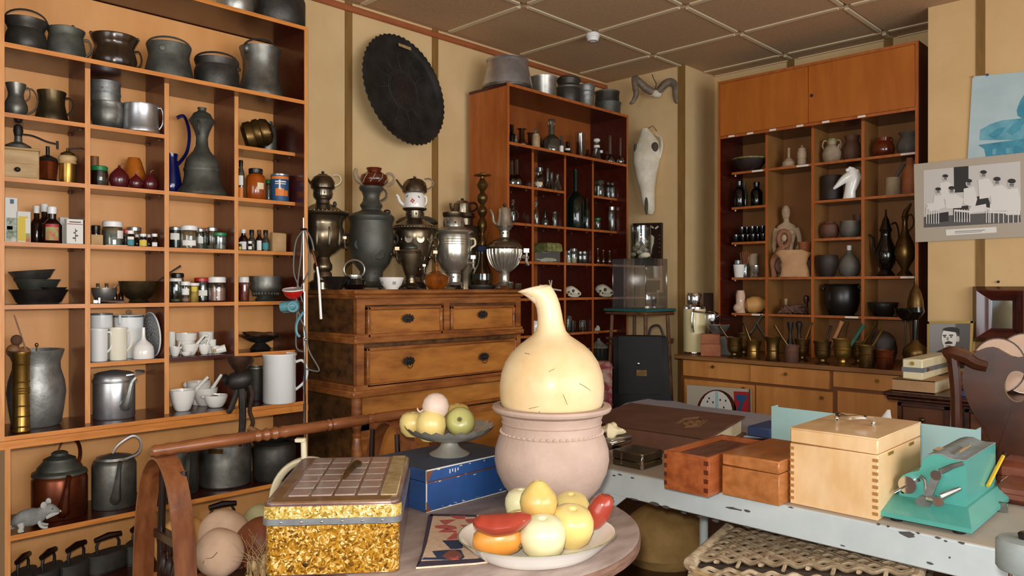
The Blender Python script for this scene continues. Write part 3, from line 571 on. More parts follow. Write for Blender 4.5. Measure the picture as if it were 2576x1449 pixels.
A('enamel_pot','tall white enamel pot with glass knob lid at the back','pot',324,z,[('body',Lb([(35,0),(36,3),(38,104)],1.5,28),'enamel_white'),('lid',Lc([(39,104),(36,107),(10,109)]),'enamel_white'),('glass_knob',Lc([(5,109),(9,112),(8,117),(4,119)],12),'glass'),('rim',Lb([(39.5,101),(39.5,105)],2),'enamel_rim'),('spout',mv(el(5,10,14),-22,-36,96),'enamel_white')],Y=3.99)
for lab,px,m,r in(('white enamel mug with side handle, front left',249,'enamel_white',22),('cream enamel mug with side handle, front middle',297,'cream_porcelain',23)):
    A('mug',lab,'mug',px,z,[('body',Lb([(r-1,0),(r,2),(r+.5,76),(r+1.5,80)],1.5),m),('rim',Lb([(r+2,78),(r+2,81)],1.5),m),('handle',H(r-1,20,70,13,2.6),m)],Y=3.88)
A('funnel','white porcelain funnel standing upside down','funnel',361,z,[('',Lc([(27,0),(27.5,2),(27.5,18),(25,30),(18,38),(8,46),(5,54),(4.4,78)]),'white_porcelain')],Y=3.87)
sp_=(1.446,3.935,z+.112); rY=lambda m:rt(m,'Y',86)
T('sieve_plate','oval grey enamel strainer plate with holes leaning on the upright','strainer',sp_,[('plate',rY(Lc([(.108,-.003),(.11,0),(.108,.003)],36)),'grey_enamel'),('rim',rY(tb([(.11*math.cos(a*PI/18),.11*math.sin(a*PI/18),0) for a in range(36)],.0036,6,True)),'enamel_white'),('holes',J(*[rY(mv(el(.0038,.0038,.0042,6,4),rr_*math.cos(a*2*PI/n),rr_*math.sin(a*2*PI/n),0)) for rr_,n in((.03,8),(.048,13),(.066,18),(.084,24)) for a in range(n)]),'enamel_white'),('center_hole',rY(el(.012,.01,.0045)),'print_dark')],rz=0)
# porcelain lab ware
def crock(lab,px,Y,z,pf,name='porcelain_cup',cat='cup',parts=(),m='white_porcelain',t=1.5): A(name,lab,cat,px,z,[('body',Lb(pf,t,20),m)]+list(parts),Y=Y)
def mortar(lab,px,Y,z,r,h,tip=None,lipside=-1,m='white_porcelain',pestle=None):
    P=[('body',Lb([(r*.5,0),(r*.62,h*.08),(r*.85,h*.45),(r*.98,h*.85),(r,h)],r*.1,20),m)]
    if lipside: P.append(('lip',mv(el(r*.2,r*.22,h*.14,8,6),lipside*r*1.0,0,h*.88),m))
    A('porcelain_mortar',lab,'mortar',px,z,P,Y=Y)
    if pestle:
        x0,x1,zt,mm,pl=pestle; A('pestle',pl,'pestle',px,z,[('',tb([(x0,-2,h*.45),(x0+(x1-x0)*.15,-2,h*.45+(zt-h*.45)*.1),(x1,-4,zt)],[r*.2,r*.16,r*.12]),mm)],Y=Y)
crock('tall narrow white porcelain beaker at the left edge',431,3.97,z,[(9,0),(10,2),(10,58)],'porcelain_beaker','beaker')
crock('large white porcelain crucible with stepped rim',468,3.97,z,[(20,0),(22,2),(24,34),(27,35),(28,52)],'porcelain_crucible','crucible')
crock('white porcelain cup behind the small mortars',518,3.98,z,[(15,0),(17,2),(20,50),(21,52)],'porcelain_cup')
crock('small white beaker with handle at right',532,3.93,z,[(10,0),(11,2),(12,34)],'porcelain_beaker','beaker',[('handle',H(11,20,40,6,1.6,side=-1),'white_porcelain')])
crock('low white porcelain dish at far right back',543,3.91,z,[(11,0),(13,2),(14,18)],'porcelain_dish','dish')
mortar('small white mortar with pestle, left front of the porcelain shelf',440,3.88,z,15,24,None,1,pestle=(4,14,38,'white_porcelain','short white pestle in the left small mortar'))
mortar('white porcelain mortar in the middle of the porcelain shelf',477,3.90,z,24,28,None,0,pestle=(4,40,52,'white_porcelain','white pestle leaning right out of the middle mortar'))
A('pestle','pestle with reddish wooden handle lying across the middle mortar','pestle',497,z,[('handle',tb([(0,-4,30),(18,-4,44)],[3.4,3]),'copper'),('head',mv(el(6,5,5),22,-4,47),'white_porcelain')],Y=3.91)
mortar('tiny spouted white dish at the front edge',469,3.85,z,14,10,None,1); mortar('small white mortar with pestle, right of the porcelain shelf',514,3.89,z,16,25,None,0,pestle=(2,14,46,'white_porcelain','white pestle leaning right in the right small mortar'))
A('porcelain_cup','small white porcelain cup lying on its side','cup',556,z,[('body',mv(rt(Lb([(8,-12),(9,-10),(10,12)],1.2,16),'Y',75),0,0,10),'white_porcelain'),('stopper',mv(el(4,5,5),-17,-4,7),'wood_pale')],Y=3.88)
A('footed_dish','dark bronze footed dish heaped with dried scraps','dish',655,z,[('dish',Lb([(24,0),(28,3),(20,12),(12,18),(30,24),(52,36),(58,38)],2,28),'iron'),('dried_scraps',mv(el(40,36,7,20,8,.5,3),0,0,38),'fill_brown')],Y=3.93)
# lower compartment
z=ZB
mortar('large white mortar with pestle, front left of the lower compartment',459,3.86,z,34,52,None,0,pestle=(6,62,76,'white_porcelain','thick white pestle leaning out of the large mortar'))
mortar('white mortar behind the large one, middle of the lower compartment',516,3.95,z,33,44,None,0,pestle=(2,42,76,'white_porcelain','grey-white pestle in the rear middle mortar'))
mortar('small white bowl on top at the back of the lower compartment',500,4.01,z,33,58,None,-1)
mortar('small spouted white mortar holding a round stone',543,3.84,z,31,31,None,-1)
A('pebble','round beige pebble resting in the spouted mortar','pebble',541,z+18*K(1.8,3.84),[('',el(16,14,13,nz=.08),'clay_pale')],Y=3.84)
A('can','dark embossed metal can behind the big white mug','can',645,z,[('body',Lb([(24,0),(25,3),(25,78),(26,82)],2),'dark_copper'),('rim',Lb([(27,80),(27,84)],2),'pewter')],Y=3.93)
A('measuring_mug','big white enamel mug with side handle at the right end','mug',703,z,[('body',Lb([(40,0),(42,4),(42,116),(43,122)],2,28),'enamel_white'),('rim',Lb([(44.5,118),(44.5,123)],2.4,28),'enamel_white'),('handle',H(42,30,100,28,3.6,n=8),'enamel_white')],Y=3.765)
# clamp-on mincer
A('meat_grinder','rusty black hand grinder clamped to the shelf edge','grinder',604,ZB,[('hopper',Lb([(12,96),(20,106),(32,124),(34,134)],2.4),'iron_rust'),('body',mv(rt(Lc([(14,-30),(20,-24),(24,-8),(25,10),(20,24),(14,30)],18),'Y',80),0,0,76),'iron'),('neck',Lc([(13,78),(12,100)],14),'iron'),('screw_cap',mv(rt(Lc([(12,-8),(16,0),(10,6)],12),'Y',90),-36,0,78),'iron'),('arm',tb(cr([(20,-6,70),(30,-10,40),(24,-12,0),(32,-14,-30),(22,-14,-52)]),[6,5]),'iron_rust'),('leg',tb(cr([(-4,0,56),(-16,-4,24),(-26,-6,0),(-30,-6,4)]),[8,6]),'iron'),('clamp_post',tb(cr([(4,-10,54),(6,-18,20),(6,-22,-20),(4,-22,-50),(-2,-20,-62)]),[9,9,8]),'iron'),('clamp_screw',tb([(0,-18,-58),(0,-18,-88)],4),'iron_rust'),('crank',tb(cr([(8,-24,-58),(16,-28,-70),(12,-30,-86)]),4),'iron'),('handle',tb([(20,-30,-40),(48,-34,-54)],[7,8]),'wood_stick')],Y=3.66)
# ---- kettle shelf
z=ZK
def kettle(lab,px,r,h,m,ml,lidp,bailm,bpts,Y,spx=0,sh=1.0,cat='kettle'):
    A('kettle',lab,cat,px,z,[('body',Lc([(r*.97,0),(r,3),(r,h*.9),(r*.92,h),(r*.86,h+2)],28),m),('lid',Lc([(a*r,h+b) for a,b in lidp],28),ml),('spout',tb(cr([(spx-r*.1,-r*.96,h*.22),(spx-r*.05,-r*1.14,h*.3),(spx,-r*1.26,h*.55),(spx+r*.06,-r*1.3,h*.85),(spx+r*.12,-r*1.42,h*sh)]),[r*.26,r*.24,r*.16,r*.11,r*.1]),m)]+([('bail_handle',tb(cr(bpts),[5]*2,sec=FLAT),bailm)] if bpts else []),Y=Y)
kettle('copper kettle with grey domed lid and front spout beside the toy mouse',150,72,104,'copper','green_copper',[(1,0),(.98,6),(.82,12),(.8,18),(.6,32),(.58,38),(.3,46),(.3,52),(.2,56)],'copper',[(-6,20,150),(4,18,176),(24,10,192),(46,0,178),(52,-10,150),(44,-20,118)],3.90,14,1.08)
kettle('pewter kettle with upright strap bail, second on the kettle shelf',287,57,116,'pewter','pewter_light',[(.86,0),(.8,8),(.3,14),(.1,16)],'aluminium',[(-4,-34,138),(10,-34,158),(46,-28,176),(66,-24,160),(60,-26,132),(22,-34,120)],3.88,8,1.06)
kettle('dark pot-bellied kettle half behind the cradle hoop',440,60,112,'samovar_dark','samovar_dark',[(.86,0),(.8,6),(.2,12)],'iron',None,3.90,30,1.0)
pot('large grey straight-sided pot with lid, fourth on the kettle shelf',567,z,[(62,0),(66,4),(66,96),(62,108),(56,112)],'pewter',[('lid',Lc([(55,110),(50,116),(16,122)],28),'pewter'),('rim_patch',patch(66.5,88,100,-130,-95),'brass_dark')],Y=3.89)
pot('dark dented pot at the right end of the kettle shelf',690,z,[(46,0),(54,12),(56,80),(50,90),(56,98)],'dark_copper',[('bail_handle',bail(54,98,10,2.2,lean=-26),'iron')],Y=3.93)
# toy mouse
A('toy_mouse','grey furry toy mouse facing right on the kettle shelf','toy mouse',86,z+.002,[('body',tb(cr([(-56,0,16),(-48,0,22),(-30,0,28),(-6,0,30),(12,0,32),(26,0,40),(38,0,44),(50,0,40),(60,0,36),(66,0,34)]),[3,14,21,23,20,16,15,12,7,3],12),'mouse_fur'),('ear',mv(rt(el(9,3,9,12,8),'Z',20),24,-12,58),'mouse_pale'),('ear',mv(rt(el(8,3,9,12,8),'Z',-20),36,8,62),'mouse_pale'),('eye',mv(el(2.2),46,-11,46),'lid_black'),('nose',mv(el(3),67,0,35),'mouse_pale'),('muzzle',tb([(30,-4,26),(50,-6,32),(62,-3,32)],[7,6,3]),'mouse_pale'),('front_leg',tb(cr([(12,-12,20),(16,-16,8),(26,-18,3),(34,-18,3)]),[6,4,3.4,2.6]),'mouse_pale'),('front_leg',tb(cr([(14,12,20),(18,14,8),(30,14,3),(36,14,3)]),[6,4,3.4,2.6]),'mouse_pale'),('hind_leg',tb(cr([(-34,-16,20),(-32,-20,10),(-38,-22,3),(-26,-22,3)]),[10,7,4,3]),'mouse_pale'),('hind_leg',tb(cr([(-34,16,20),(-32,20,10),(-38,22,3),(-26,22,3)]),[10,7,4,3]),'mouse_pale'),('tail',tb(cr([(-56,0,14),(-66,6,6),(-62,18,3),(-50,26,3)]),[3,1.2]),'mouse_pale')],Y=3.745)
# charcoal irons
def iron(lab,px,Y,rz=RZ,s=.8):
    hull=lambda z0,z1,q:lf([(0,0,z0,62*q,30*q),(0,0,z1,62*q,30*q)],16)
    A('charcoal_iron',lab,'iron',px,ZI,[('body',sc(hull(0,52,1),s),'dusty_iron'),('sole',sc(hull(-.1,6,1.06),s),'iron'),('lid',sc(hull(52,60,1.04),s),'dusty_iron'),('post',sc(tb([(-34,0,58),(-38,0,84),(-30,0,100)],[5,4]),s),'iron'),('post',sc(tb([(34,0,58),(36,0,84),(28,0,100)],[5,4]),s),'iron'),('handle',sc(tb([(-42,0,104),(0,0,108),(42,0,104)],[8,11,8]),s),'black_wood')],Y=Y,rz=rz)
for lab,px,Y,a in(('sooty charcoal iron at far left of the floor shelf',58,3.90,100),('charcoal iron with dark wooden grip, second from left on the floor shelf',122,3.88,95),('charcoal iron with tall loop handle, third on the floor shelf',192,3.88,85),('charcoal iron turned sideways, fourth on the floor shelf',272,3.90,60),('charcoal iron behind the cradle posts, fifth on the floor shelf',352,3.94,85),('charcoal iron behind the gourds at right of the floor shelf',560,3.95,40)): iron(lab,px,Y,RZ+R_(a))
# ================================================================ WALL TRAY, INFUSION STAND
p=onY(1007,231,YA-.05); k=K(p.x,p.y)
def scal(r,amp,n=168,m=56): return [(r+amp*math.cos(m*2*PI*i/n)) for i in range(n)]
def tray_mesh():
    n=168; V=[];F=[]; rings=[(0,0,0),(60,0,0),(118,-2,0),(124,-7,0),(140,-9,2.2),(141,-6,2.2),(124,-3,0),(0,4,0)]
    idx=[]
    for r,y,a in rings:
        if r==0: idx.append([len(V)]); V.append((0,y,0))
        else:
            idx.append(list(range(len(V),len(V)+n)))
            for i in range(n): q=r+a*math.cos(52*2*PI*i/n); V.append((q*math.cos(2*PI*i/n),y,q*math.sin(2*PI*i/n)))
    for A_,B_ in zip(idx,idx[1:]):
        for i in range(n):
            j=(i+1)%n
            if len(A_)>1 and len(B_)>1: F.append((A_[i],A_[j],B_[j],B_[i]))
            elif len(A_)>1: F.append((A_[i],A_[j],B_[0]))
            else: F.append((A_[0],B_[j],B_[i]))
    return V,F
def ringxz(r,w,y,n=48): return tb([(r*math.cos(2*PI*i/n),y,r*math.sin(2*PI*i/n)) for i in range(n)],w,5,True)
T('wall_tray','large round blackened metal tray with scalloped rim hung on the wall','tray',(p.x,p.y-.035,p.z),[(n_,rt(rt(m_,'X',-10),'Z',8),t_) for n_,m_,t_ in [('dish',tray_mesh(),'tray_dark'),('engraved_ring',J(ringxz(52,.7,-.3),ringxz(47,.5,-.2),ringxz(112,.6,-1.5)),'dusty_iron'),('engraving',J(*[mv(ringxz(7,.8,0,14),q*math.cos(a*2*PI/nn),-.3,q*math.sin(a*2*PI/nn)) for q,nn in((16,6),(31,11)) for a in range(nn)]),'tray_rust'),('engraved_ray',J(*[tb([(54*math.cos(a*PI/6),-.3,54*math.sin(a*PI/6)),(80*math.cos(a*PI/6+.1),-.4,80*math.sin(a*PI/6+.1)),(110*math.cos(a*PI/6),-1.4,110*math.sin(a*PI/6))],.7,5) for a in range(12)]),'dusty_iron'),('torn_paper',mv(bx(-10,34,-9,-8,-6,2),4,0,118),'straw')]],rz=0,k=k)
# chrome infusion stand with hoses
p=onY(766,700,3.60); k=K(p.x,p.y); zz=lambda y:(1.5-(y-722)/FPX*(k*FPX))
h0=zz(1330); H_=lambda y:(zz(y)-h0)/k
def loop(P,r,m,n='hose'): return (n,tb(cr([(x-766,dy,H_(y)) for x,y,dy in P]),r,6),m)
T('infusion_stand','slim chrome stand with hanging rubber hoses at the shelf end','stand',(p.x,p.y,0),[('pole',tb([(0,0,1),(0,0,H_(735)+h0/k)],3.6),'chrome'),('upper_pole',tb([(-2,0,H_(745)+h0/k),(-3,0,H_(549)+h0/k)],2.4),'chrome'),('foot_ring',Lc([(60,0),(62,6),(56,10)],28),'iron'),('collar',mv(Lc([(9,-2),(10,0),(8,3)],14),-2,0,H_(578)+h0/k),'lid_black')]+
 [(n,mv(m,0,0,h0/k),mm) for n,m,mm in(loop([(764,580,-3),(745,610,-4),(740,680,-5),(752,720,-6),(762,760,-5)],1.8,'rubber'),loop([(766,582,-3),(776,620,-5),(780,670,-6),(770,700,-6),(756,730,-5),(745,760,-5)],1.8,'rubber'),loop([(762,588,-3),(758,650,-6),(752,700,-6),(748,760,-6),(757,800,-6),(770,830,-6),(778,880,-6),(803,926,-6),(798,934,-6),(772,928,-6)],1.9,'rubber'),loop([(772,580,-4),(786,605,-8),(792,632,-9)],2.2,'rubber'),loop([(750,770,-6),(746,860,-6),(752,880,-6),(764,885,-5)],1.8,'rubber'),loop([(766,785,-7),(750,810,-8),(748,835,-8),(756,848,-7)],3.6,'teal_rubber'))]+
 [('hose_tip',mv(tb([(22,-9,H_(628)),(34,-9,H_(672))],2.6),0,0,h0/k),'copper'),('glass_tube',mv(tb([(34,-9,H_(672)),(38,-9,H_(700)),(44,-9,H_(803))],[2.6,3.2,3.4]),0,0,h0/k),'white_porcelain'),
 ('cup',mv(rt(Lb([(10,0),(20,8),(26,22),(26,24)],1.5,20),'X',10),-27,-3,H_(752)+h0/k),'red_cup'),('cup_rim',mv(rt(Lb([(26.6,22),(26.6,25)],1.5,20),'X',10),-27,-3,H_(752)+h0/k),'enamel_white'),
 ('chamber',mv(rt(Lc([(12,-24),(13,-20),(13,16),(11,20)],18),'Y',82),-34,-6,H_(770)+h0/k),'teal_rubber'),('chamber_ring',mv(ringxz(11,4,0,18),-24,-18,H_(772)+h0/k),'teal_rubber'),('cross_pin',mv(tb([(-52,-8,0),(-4,-8,6)],1.4),0,0,H_(788)+h0/k),'chrome'),('bolt',mv(rt(el(4),'X',0),4,-4,H_(855)+h0/k),'chrome')],k=k)
# ================================================================ CHEST OF DRAWERS
YC=3.45; XC0,XC1=2.318,3.615
cz=lambda px,py:onY(px,py,YC).z
cx=lambda px:onY(px,800,YC).x
zt=cz(900,729); ZCH=zt
C0=D.objects.new('chest_of_drawers',None); COL.objects.link(C0); tag(C0,'antique carved wooden chest of drawers carrying the samovars','chest of drawers')
def cp(n,m,mt='chest_wood',par=None): return mk(n,m,mt,par or C0)
YCB=4.07
zl1a,zl1b=cz(900,850),cz(900,866); zl2a,zl2b=cz(900,981),cz(900,1001)
cp('carcass',bx(XC0+.03,XC1-.02,YC+.03,YCB,zl2b,zt-.03),'chest_side')
cp('side_panel',bx(XC0+.022,XC0+.03,YC+.02,YCB,.90,zt-.05),'chest_side'); 
cp('top_board',bx(XC0-.02,XC1+.015,YC-.03,YCB,zt-.026,zt,.008))
cp('cornice',bx(XC0-.005,XC1+.005,YC-.015,YCB,zt-.05,zt-.026,.006)); cp('frieze',bx(XC0+.01,XC1-.01,YC,YC+.03,cz(924,768),zt-.05),'chest_wood')
zl1a,zl1b=cz(900,850),cz(900,866); zl2a,zl2b=cz(900,981),cz(900,1001)
for a,b,e in((zl1b,zl1a,.012),(zl1b+.012,zl1a+.018,.004)): cp('ledge',bx(XC0-e,XC1+e*.6,YC-e-.006,YCB,a,b,.006))
for a,b,e in((zl2b,zl2a-.006,.03),(zl2b+.014,zl2a+.022,.012)): cp('ledge',bx(XC0-e,XC1+e*.5,YC-e,YCB,a,b,.006))
for a,b in((XC0+.012,cx(918)),(cx(1298),XC1-.01),(cx(1117),cx(1131))): cp('stile',bx(a,b,YC,YC+.03,zl1a,cz(924,768)))
for a,b in((XC0+.012,cx(916)),(cx(1300),XC1-.01)): cp('stile',bx(a,b,YC,YC+.03,zl2a,zl1b))
def handle(par,x,z,ring):
    m=J(rt(sc(Lc([(.034,0),(.034,.004)],16),1,.55,1),'X',90),*[mv(el(.008,.004,.007,8,6),.036*math.cos(a*PI/5),-.002,.02*math.sin(a*PI/5)) for a in range(10)])
    e=mk('escutcheon',mv(m,x,YC-.012,z),'iron',par)
    return e
def drawer(x0,x1,z0,z1,hs,ring=False):
    d=cp('drawer',bx(x0+.012,x1-.012,YC+.0,YC+.03,z0+.012,z1-.012),'chest_panel'); w=.02
    for m in(bx(x0,x1,YC-.012,YC+.03,z0,z0+w,.005),bx(x0,x1,YC-.012,YC+.03,z1-w,z1,.005),bx(x0,x0+w,YC-.012,YC+.03,z0,z1,.005),bx(x1-w,x1,YC-.012,YC+.03,z0,z1,.005)): mk('moulding',m,'chest_wood',d)
    for hx,hz in hs:
        handle(d,hx,hz,ring)
        mk('keyhole_boss',mv(rt(Lc([(.011,0),(.012,.006),(.007,.012)],12),'X',90),hx,YC-.014,hz),'iron',d)
        if ring: mk('drop_ring',mv(ringxz(.018,.0022,0,18),hx+.002,YC-.022,hz-.022),'iron',d)
q=lambda px,py:(cx(px),cz(px,py))
drawer(cx(923),cx(1112),cz(924,850),cz(924,772),[q(1023,801)]); drawer(cx(1133),cx(1294),cz(1140,846),cz(1140,770),[q(1211,791)])
drawer(cx(921),cx(1298),cz(921,976),cz(921,876),[q(1025,908),q(1214,897)],True)
# lower stage
xl0,xl1=XC0+.03,XC1-.03
cp('base_carcass',bx(xl0+.03,xl1,YC+.06,YCB,.06,zl2b),'chest_side')
for x in(XC0+.035,XC1-.04):
    pf=[(.028,.05),(.030,.09),(.03,.2),(.022,.22),(.034,.26),(.036,.32),(.024,.38),(.021,.44),(.026,.47),(.033,.49),(.024,.51),(.03,.545),(.032,.60),(.026,.655),(.02,.68),(.028,.695),(.02,.71),(.026,.74),(.03,.79),(.03,zl2b)]
    cp('turned_column',mv(L(pf,20),x,YC+.035,0),'chest_wood')
cp('base_plinth',bx(XC0-.01,XC1+.01,YC-.02,YCB,0,.055,.008))
cp('apron',bx(cx(909),XC1-.07,YC+.045,YC+.06,cz(920,1052),zl2b),'chest_panel'); cp('apron_moulding',bx(cx(909),XC1-.07,YC+.035,YC+.06,cz(920,1062),cz(920,1052),.004))
dz1=cz(920,1064); xs=[cx(916),cx(1112),XC1-.075]
for a,b in zip(xs,xs[1:]):
    d=cp('door',bx(a+.004,b-.004,YC+.045,YC+.06,.07,dz1-.004),'chest_panel')
    for m in(bx(a+.004,b-.004,YC+.037,YC+.06,.07,.13),bx(a+.004,b-.004,YC+.037,YC+.06,dz1-.05,dz1-.004),bx(a+.004,a+.06,YC+.037,YC+.06,.07,dz1),bx(b-.06,b-.004,YC+.037,YC+.06,.07,dz1)): mk('door_frame',m,'chest_wood',d)
# ================================================================ SAMOVARS (shapes in photo pixels)
ZS=ZCH
def tap(x,h,s=1,m='samovar_brass',dy=-6): return ('tap',J(tb([(x-4,dy,h),(x+14*s,dy-3,h-1)],3*s),tb([(x+10*s,dy-3,h+8*s),(x+10*s,dy-3,h-8*s),(x+14*s,dy-4,h-14*s)],[2.2*s,2.8*s,2.2*s]),mv(bx(-5*s,5*s,-1,1,0,8*s,.8),x+10*s,dy-3,h+7*s),rt(mv(Lc([(6*s,-1.2),(6*s,1.2)],12),0,0,0),'Y',0) if 0 else mv(rt(Lc([(7*s,0),(7*s,2)],12),'Y',90),x-3,dy,h)),m)
def feet(r,m,n=4,s=5): return ('foot',J(*[mv(el(s,s,s*.7,8,6),r*math.cos(PI/4+a*2*PI/n),r*math.sin(PI/4+a*2*PI/n),s*.6) for a in range(n)]),m)
def sides(x,h,m,s=1): return [('side_handle',J(tb(cr([(e*(x-3),0,h+9*s),(e*(x+7*s),0,h+10*s),(e*(x+9*s),0,h),(e*(x+4*s),0,h-8*s),(e*(x-4),0,h-8*s)]),2*s)),m) for e in(-1,1)]
def holes(r,h,n=9,s=2): return ('vent_holes',J(*[mv(el(s,s,s*1.2,6,5),r*math.cos(a*2*PI/n),r*math.sin(a*2*PI/n),h) for a in range(n)]),'lid_black')
bt=[(a*1.0) for a in range(8)]
A('samovar','tall bronze vase-shaped samovar at far left, partly behind the shelving','samovar',812,ZS,[('body',Lc([(22,20),(18,30),(17,44),(22,48),(24,52),(24,62),(19,70),(17,80),(22,86),(32,92),(46,106),(53,126),(53,146),(49,162),(51,174),(58,184)],32),'samovar_bronze'),('pedestal',Lc([(36,0),(36,17),(32,20),(24,24),(23,40),(20,44)],24),'samovar_brass'),('flange',Lc([(58,183),(67,189),(66,193),(58,194),(46,200),(30,210),(18,216)],40),'samovar_bronze'),('chimney',Lc([(18,214),(17,224),(23,230),(25,236),(24,248),(26,252)],24),'samovar_brass'),('beading',J(*[mv(el(2,2,2,6,5),65*math.cos(a*PI/20),65*math.sin(a*PI/20),194) for a in range(40)]),'samovar_brass'),('knob',mv(el(5,5,7),30,-8,214),'iron'),holes(24,241),tap(44,118,1.1),('base_tap',mv(tb([(18,-6,30),(38,-8,30)],2.2),0,0,0),'samovar_brass'),('lobe',J(*[mv(el(5,5,26,8,8),50*math.cos(a*PI/5),50*math.sin(a*PI/5),130) for a in range(10)]),'samovar_bronze')],Y=3.82)
ks=K(2.28,3.82)
def teapot(lab,px,z,r,h,m,lidm,knob,spP,Y,hx=None,hm=None,pf=None,sr=(4,2.2)):
    pf=pf or [(r*.72,0),(r*.98,h*.12),(r,h*.3),(r*.96,h*.55),(r*.75,h*.82),(r*.4,h*.97)]
    P=[('body',Lc(pf,26),m),('lid',Lc([(r*.42,h*.95),(r*.38,h),(r*.1,h*1.04)]),lidm),('knob',Lc([(1.5,h*1.02),(4,h*1.1),(4,h*1.16),(2,h*1.2)],10),knob)]
    if spP: P.append(('spout',tb(cr(spP),list(sr)),m))
    if hx: P.append(('handle',H(*hx),hm or m))
    A('teapot',lab,'teapot',px,z,P,Y=Y)
teapot('domed bronze teapot with riveted silver handle on the far left samovar',812,ZS+252*ks,31,40,'samovar_bronze','samovar_bronze','lid_black',[(-26,0,12),(-34,0,22),(-44,0,36)],3.82,(28,10,38,18,2.6,1,6,FLAT),'silver')
A('samovar','big dark grey-green samovar with flared chimney, second from left','samovar',934,ZS,[('body',Lc([(26,14),(25,24),(28,34),(28,44),(36,56),(46,68),(54,92),(57,112),(56,140),(53,164),(54,172)],32),'samovar_dark'),('pedestal',Lc([(30,4),(34,8),(28,14),(26,20)]),'samovar_dark'),('flange',Lc([(54,170),(57,176),(58,182),(52,188),(34,194),(26,198)],36),'samovar_dark'),('chimney',Lc([(26,196),(24,202),(29,210),(27,214),(22,220),(20,232),(24,244),(30,250),(31,256),(29,259)],24),'samovar_dark'),('chimney_handle',H(24,222,250,14,2.6),'samovar_dark'),('medallion',mv(rt(Lc([(13,-4),(12,.2)],20),'X',90),20,-50,86),'dusty_iron'),('medallion',mv(rt(Lc([(13,-4),(12,.2)],20),'X',90),-30,-44,110),'dusty_iron'),('knob',mv(el(9,5,6),40,6,196),'black_wood'),feet(32,'samovar_dark'),holes(28,39,10,1.8),tap(52,88,1.3,'samovar_bronze')]+sides(55,124,'iron',1.3),Y=3.80)
ks2=K(2.67,3.80)
A('teapot','squat glazed teapot in brown and cream stripes on the dark samovar','teapot',941,ZS+259*ks2,[('body',Lc([(22,0),(33,8),(36,18),(33,28),(20,36),(16,38)],26),'glaze_brown'),('stripe',J(*[tb(cr([(33.2*math.cos(a),33.2*math.sin(a),8.5),(36*math.cos(a+.25),36*math.sin(a+.25),18),(32.5*math.cos(a+.4),32.5*math.sin(a+.4),28)]),1.5,5) for a in [i*PI/5 for i in range(10)]]),'clay_pale'),('neck',Lc([(16,36),(19,44),(20,46),(18,47)]),'glaze_brown'),('spout',tb(cr([(-28,0,8),(-42,0,18),(-48,0,32),(-44,0,44)]),[7,5.5,4]),'clay_pale'),('handle',H(32,4,32,18,3.6),'clay_pale')],Y=3.80)
A('samovar','large dark samovar standing behind the scalloped brass one','samovar',1049,ZS,[('body',Lc([(24,0),(22,30),(24,70),(24,130),(30,160)],28),'samovar_dark'),('flange',Lc([(30,159),(52,164),(53,168),(46,176),(30,182)],32),'samovar_dark'),('chimney',Lc([(18,182),(18,192)]),'samovar_dark')],Y=3.93)
A('samovar','brass samovar with scalloped band and beaded rim, third from left','samovar',1043,ZS,[('body',Lc([(20,18),(17,30),(22,40),(34,62),(42,96),(48,124),(51,142),(49,148)],32),'samovar_bronze'),('base',Lc([(28,2),(30,10),(20,18)]),'samovar_bronze'),('flange',Lc([(49,146),(55,152),(54,158),(44,164),(28,172),(20,178)],36),'samovar_bronze'),('scallop_band',J(*[mv(rt(rt(sc(Lc([(11,0),(10,2)],16),1),'X',90),'Z',90+a*36),46*math.cos(R_(a*36)),46*math.sin(R_(a*36)),124) for a in range(10)]),'samovar_brass'),('beading',J(*[mv(el(1.8,1.8,1.8,6,5),54*math.cos(a*PI/20),54*math.sin(a*PI/20),154) for a in range(40)]),'samovar_brass'),('chimney',Lc([(20,176),(21,180),(22,196),(30,200),(31,203)],24),'samovar_brass'),holes(22,188,9,2.2),tap(40,80,1.2)]+sides(50,116,'samovar_bronze',1.1),Y=3.74)
ks3=K(2.95,3.74)
A('teapot','white porcelain teapot with small red flowers on the brass samovar','teapot',1043,ZS+203*ks3,[('body',Lc([(26,0),(27,4),(25,34),(22,38)],26),'white_porcelain'),('spout',tb(cr([(-24,0,6),(-36,0,16),(-42,0,30),(-46,0,33)]),[5,4,3]),'white_porcelain'),('handle',H(24,6,30,6,2.4),'white_porcelain'),('flower_print',J(*[patch(26.6,14+a,18+a,-112+b,-104+b,2) for a,b in((0,0),(4,6),(1,14),(-3,8))]),'label_red'),('flower_print',J(*[patch(26.3,26+a,29+a,-112+b,-106+b,2) for a,b in((0,-30),(2,-24),(0,40),(-2,46))]),'label_blue')],Y=3.74)
teapot('low domed brown metal teapot stacked on the white teapot',1043,ZS+241*ks3,31,36,'samovar_bronze','samovar_bronze','samovar_bronze',[(-28,0,10),(-36,0,20),(-46,0,34)],3.74,(26,8,36,20,2,1),'silver',[(26,0),(31,3),(31,14),(28,26),(20,34),(10,37)])
A('samovar','small silvery samovar in front of the scalloped one','samovar',1034,ZS,[('body',Lc([(14,20),(12,30),(16,38),(22,56),(28,78),(30,88),(26,92)],28),'samovar_bronze'),('base',Lc([(24,4),(25,8),(14,16),(14,22)]),'samovar_bronze'),('flange',Lc([(26,91),(29,95),(28,99),(20,102)],28),'samovar_brass'),('lid',Lc([(18,101),(18,106),(12,112),(5,116)]),'samovar_dark'),holes(16,28,7,1.8),feet(24,'samovar_dark',4,5),tap(24,50,.9)]+sides(27,76,'samovar_bronze',.8),Y=3.57)
A('samovar','bronze samovar behind with a small dark-handled teapot on it','samovar',1168,ZS,[('body',Lc([(24,0),(24,30),(38,70),(42,130),(38,140),(42,150),(36,156),(26,160)],28),'samovar_bronze'),('chimney',Lc([(22,158),(22,176),(28,182),(26,190)]),'samovar_bronze')],Y=3.90)
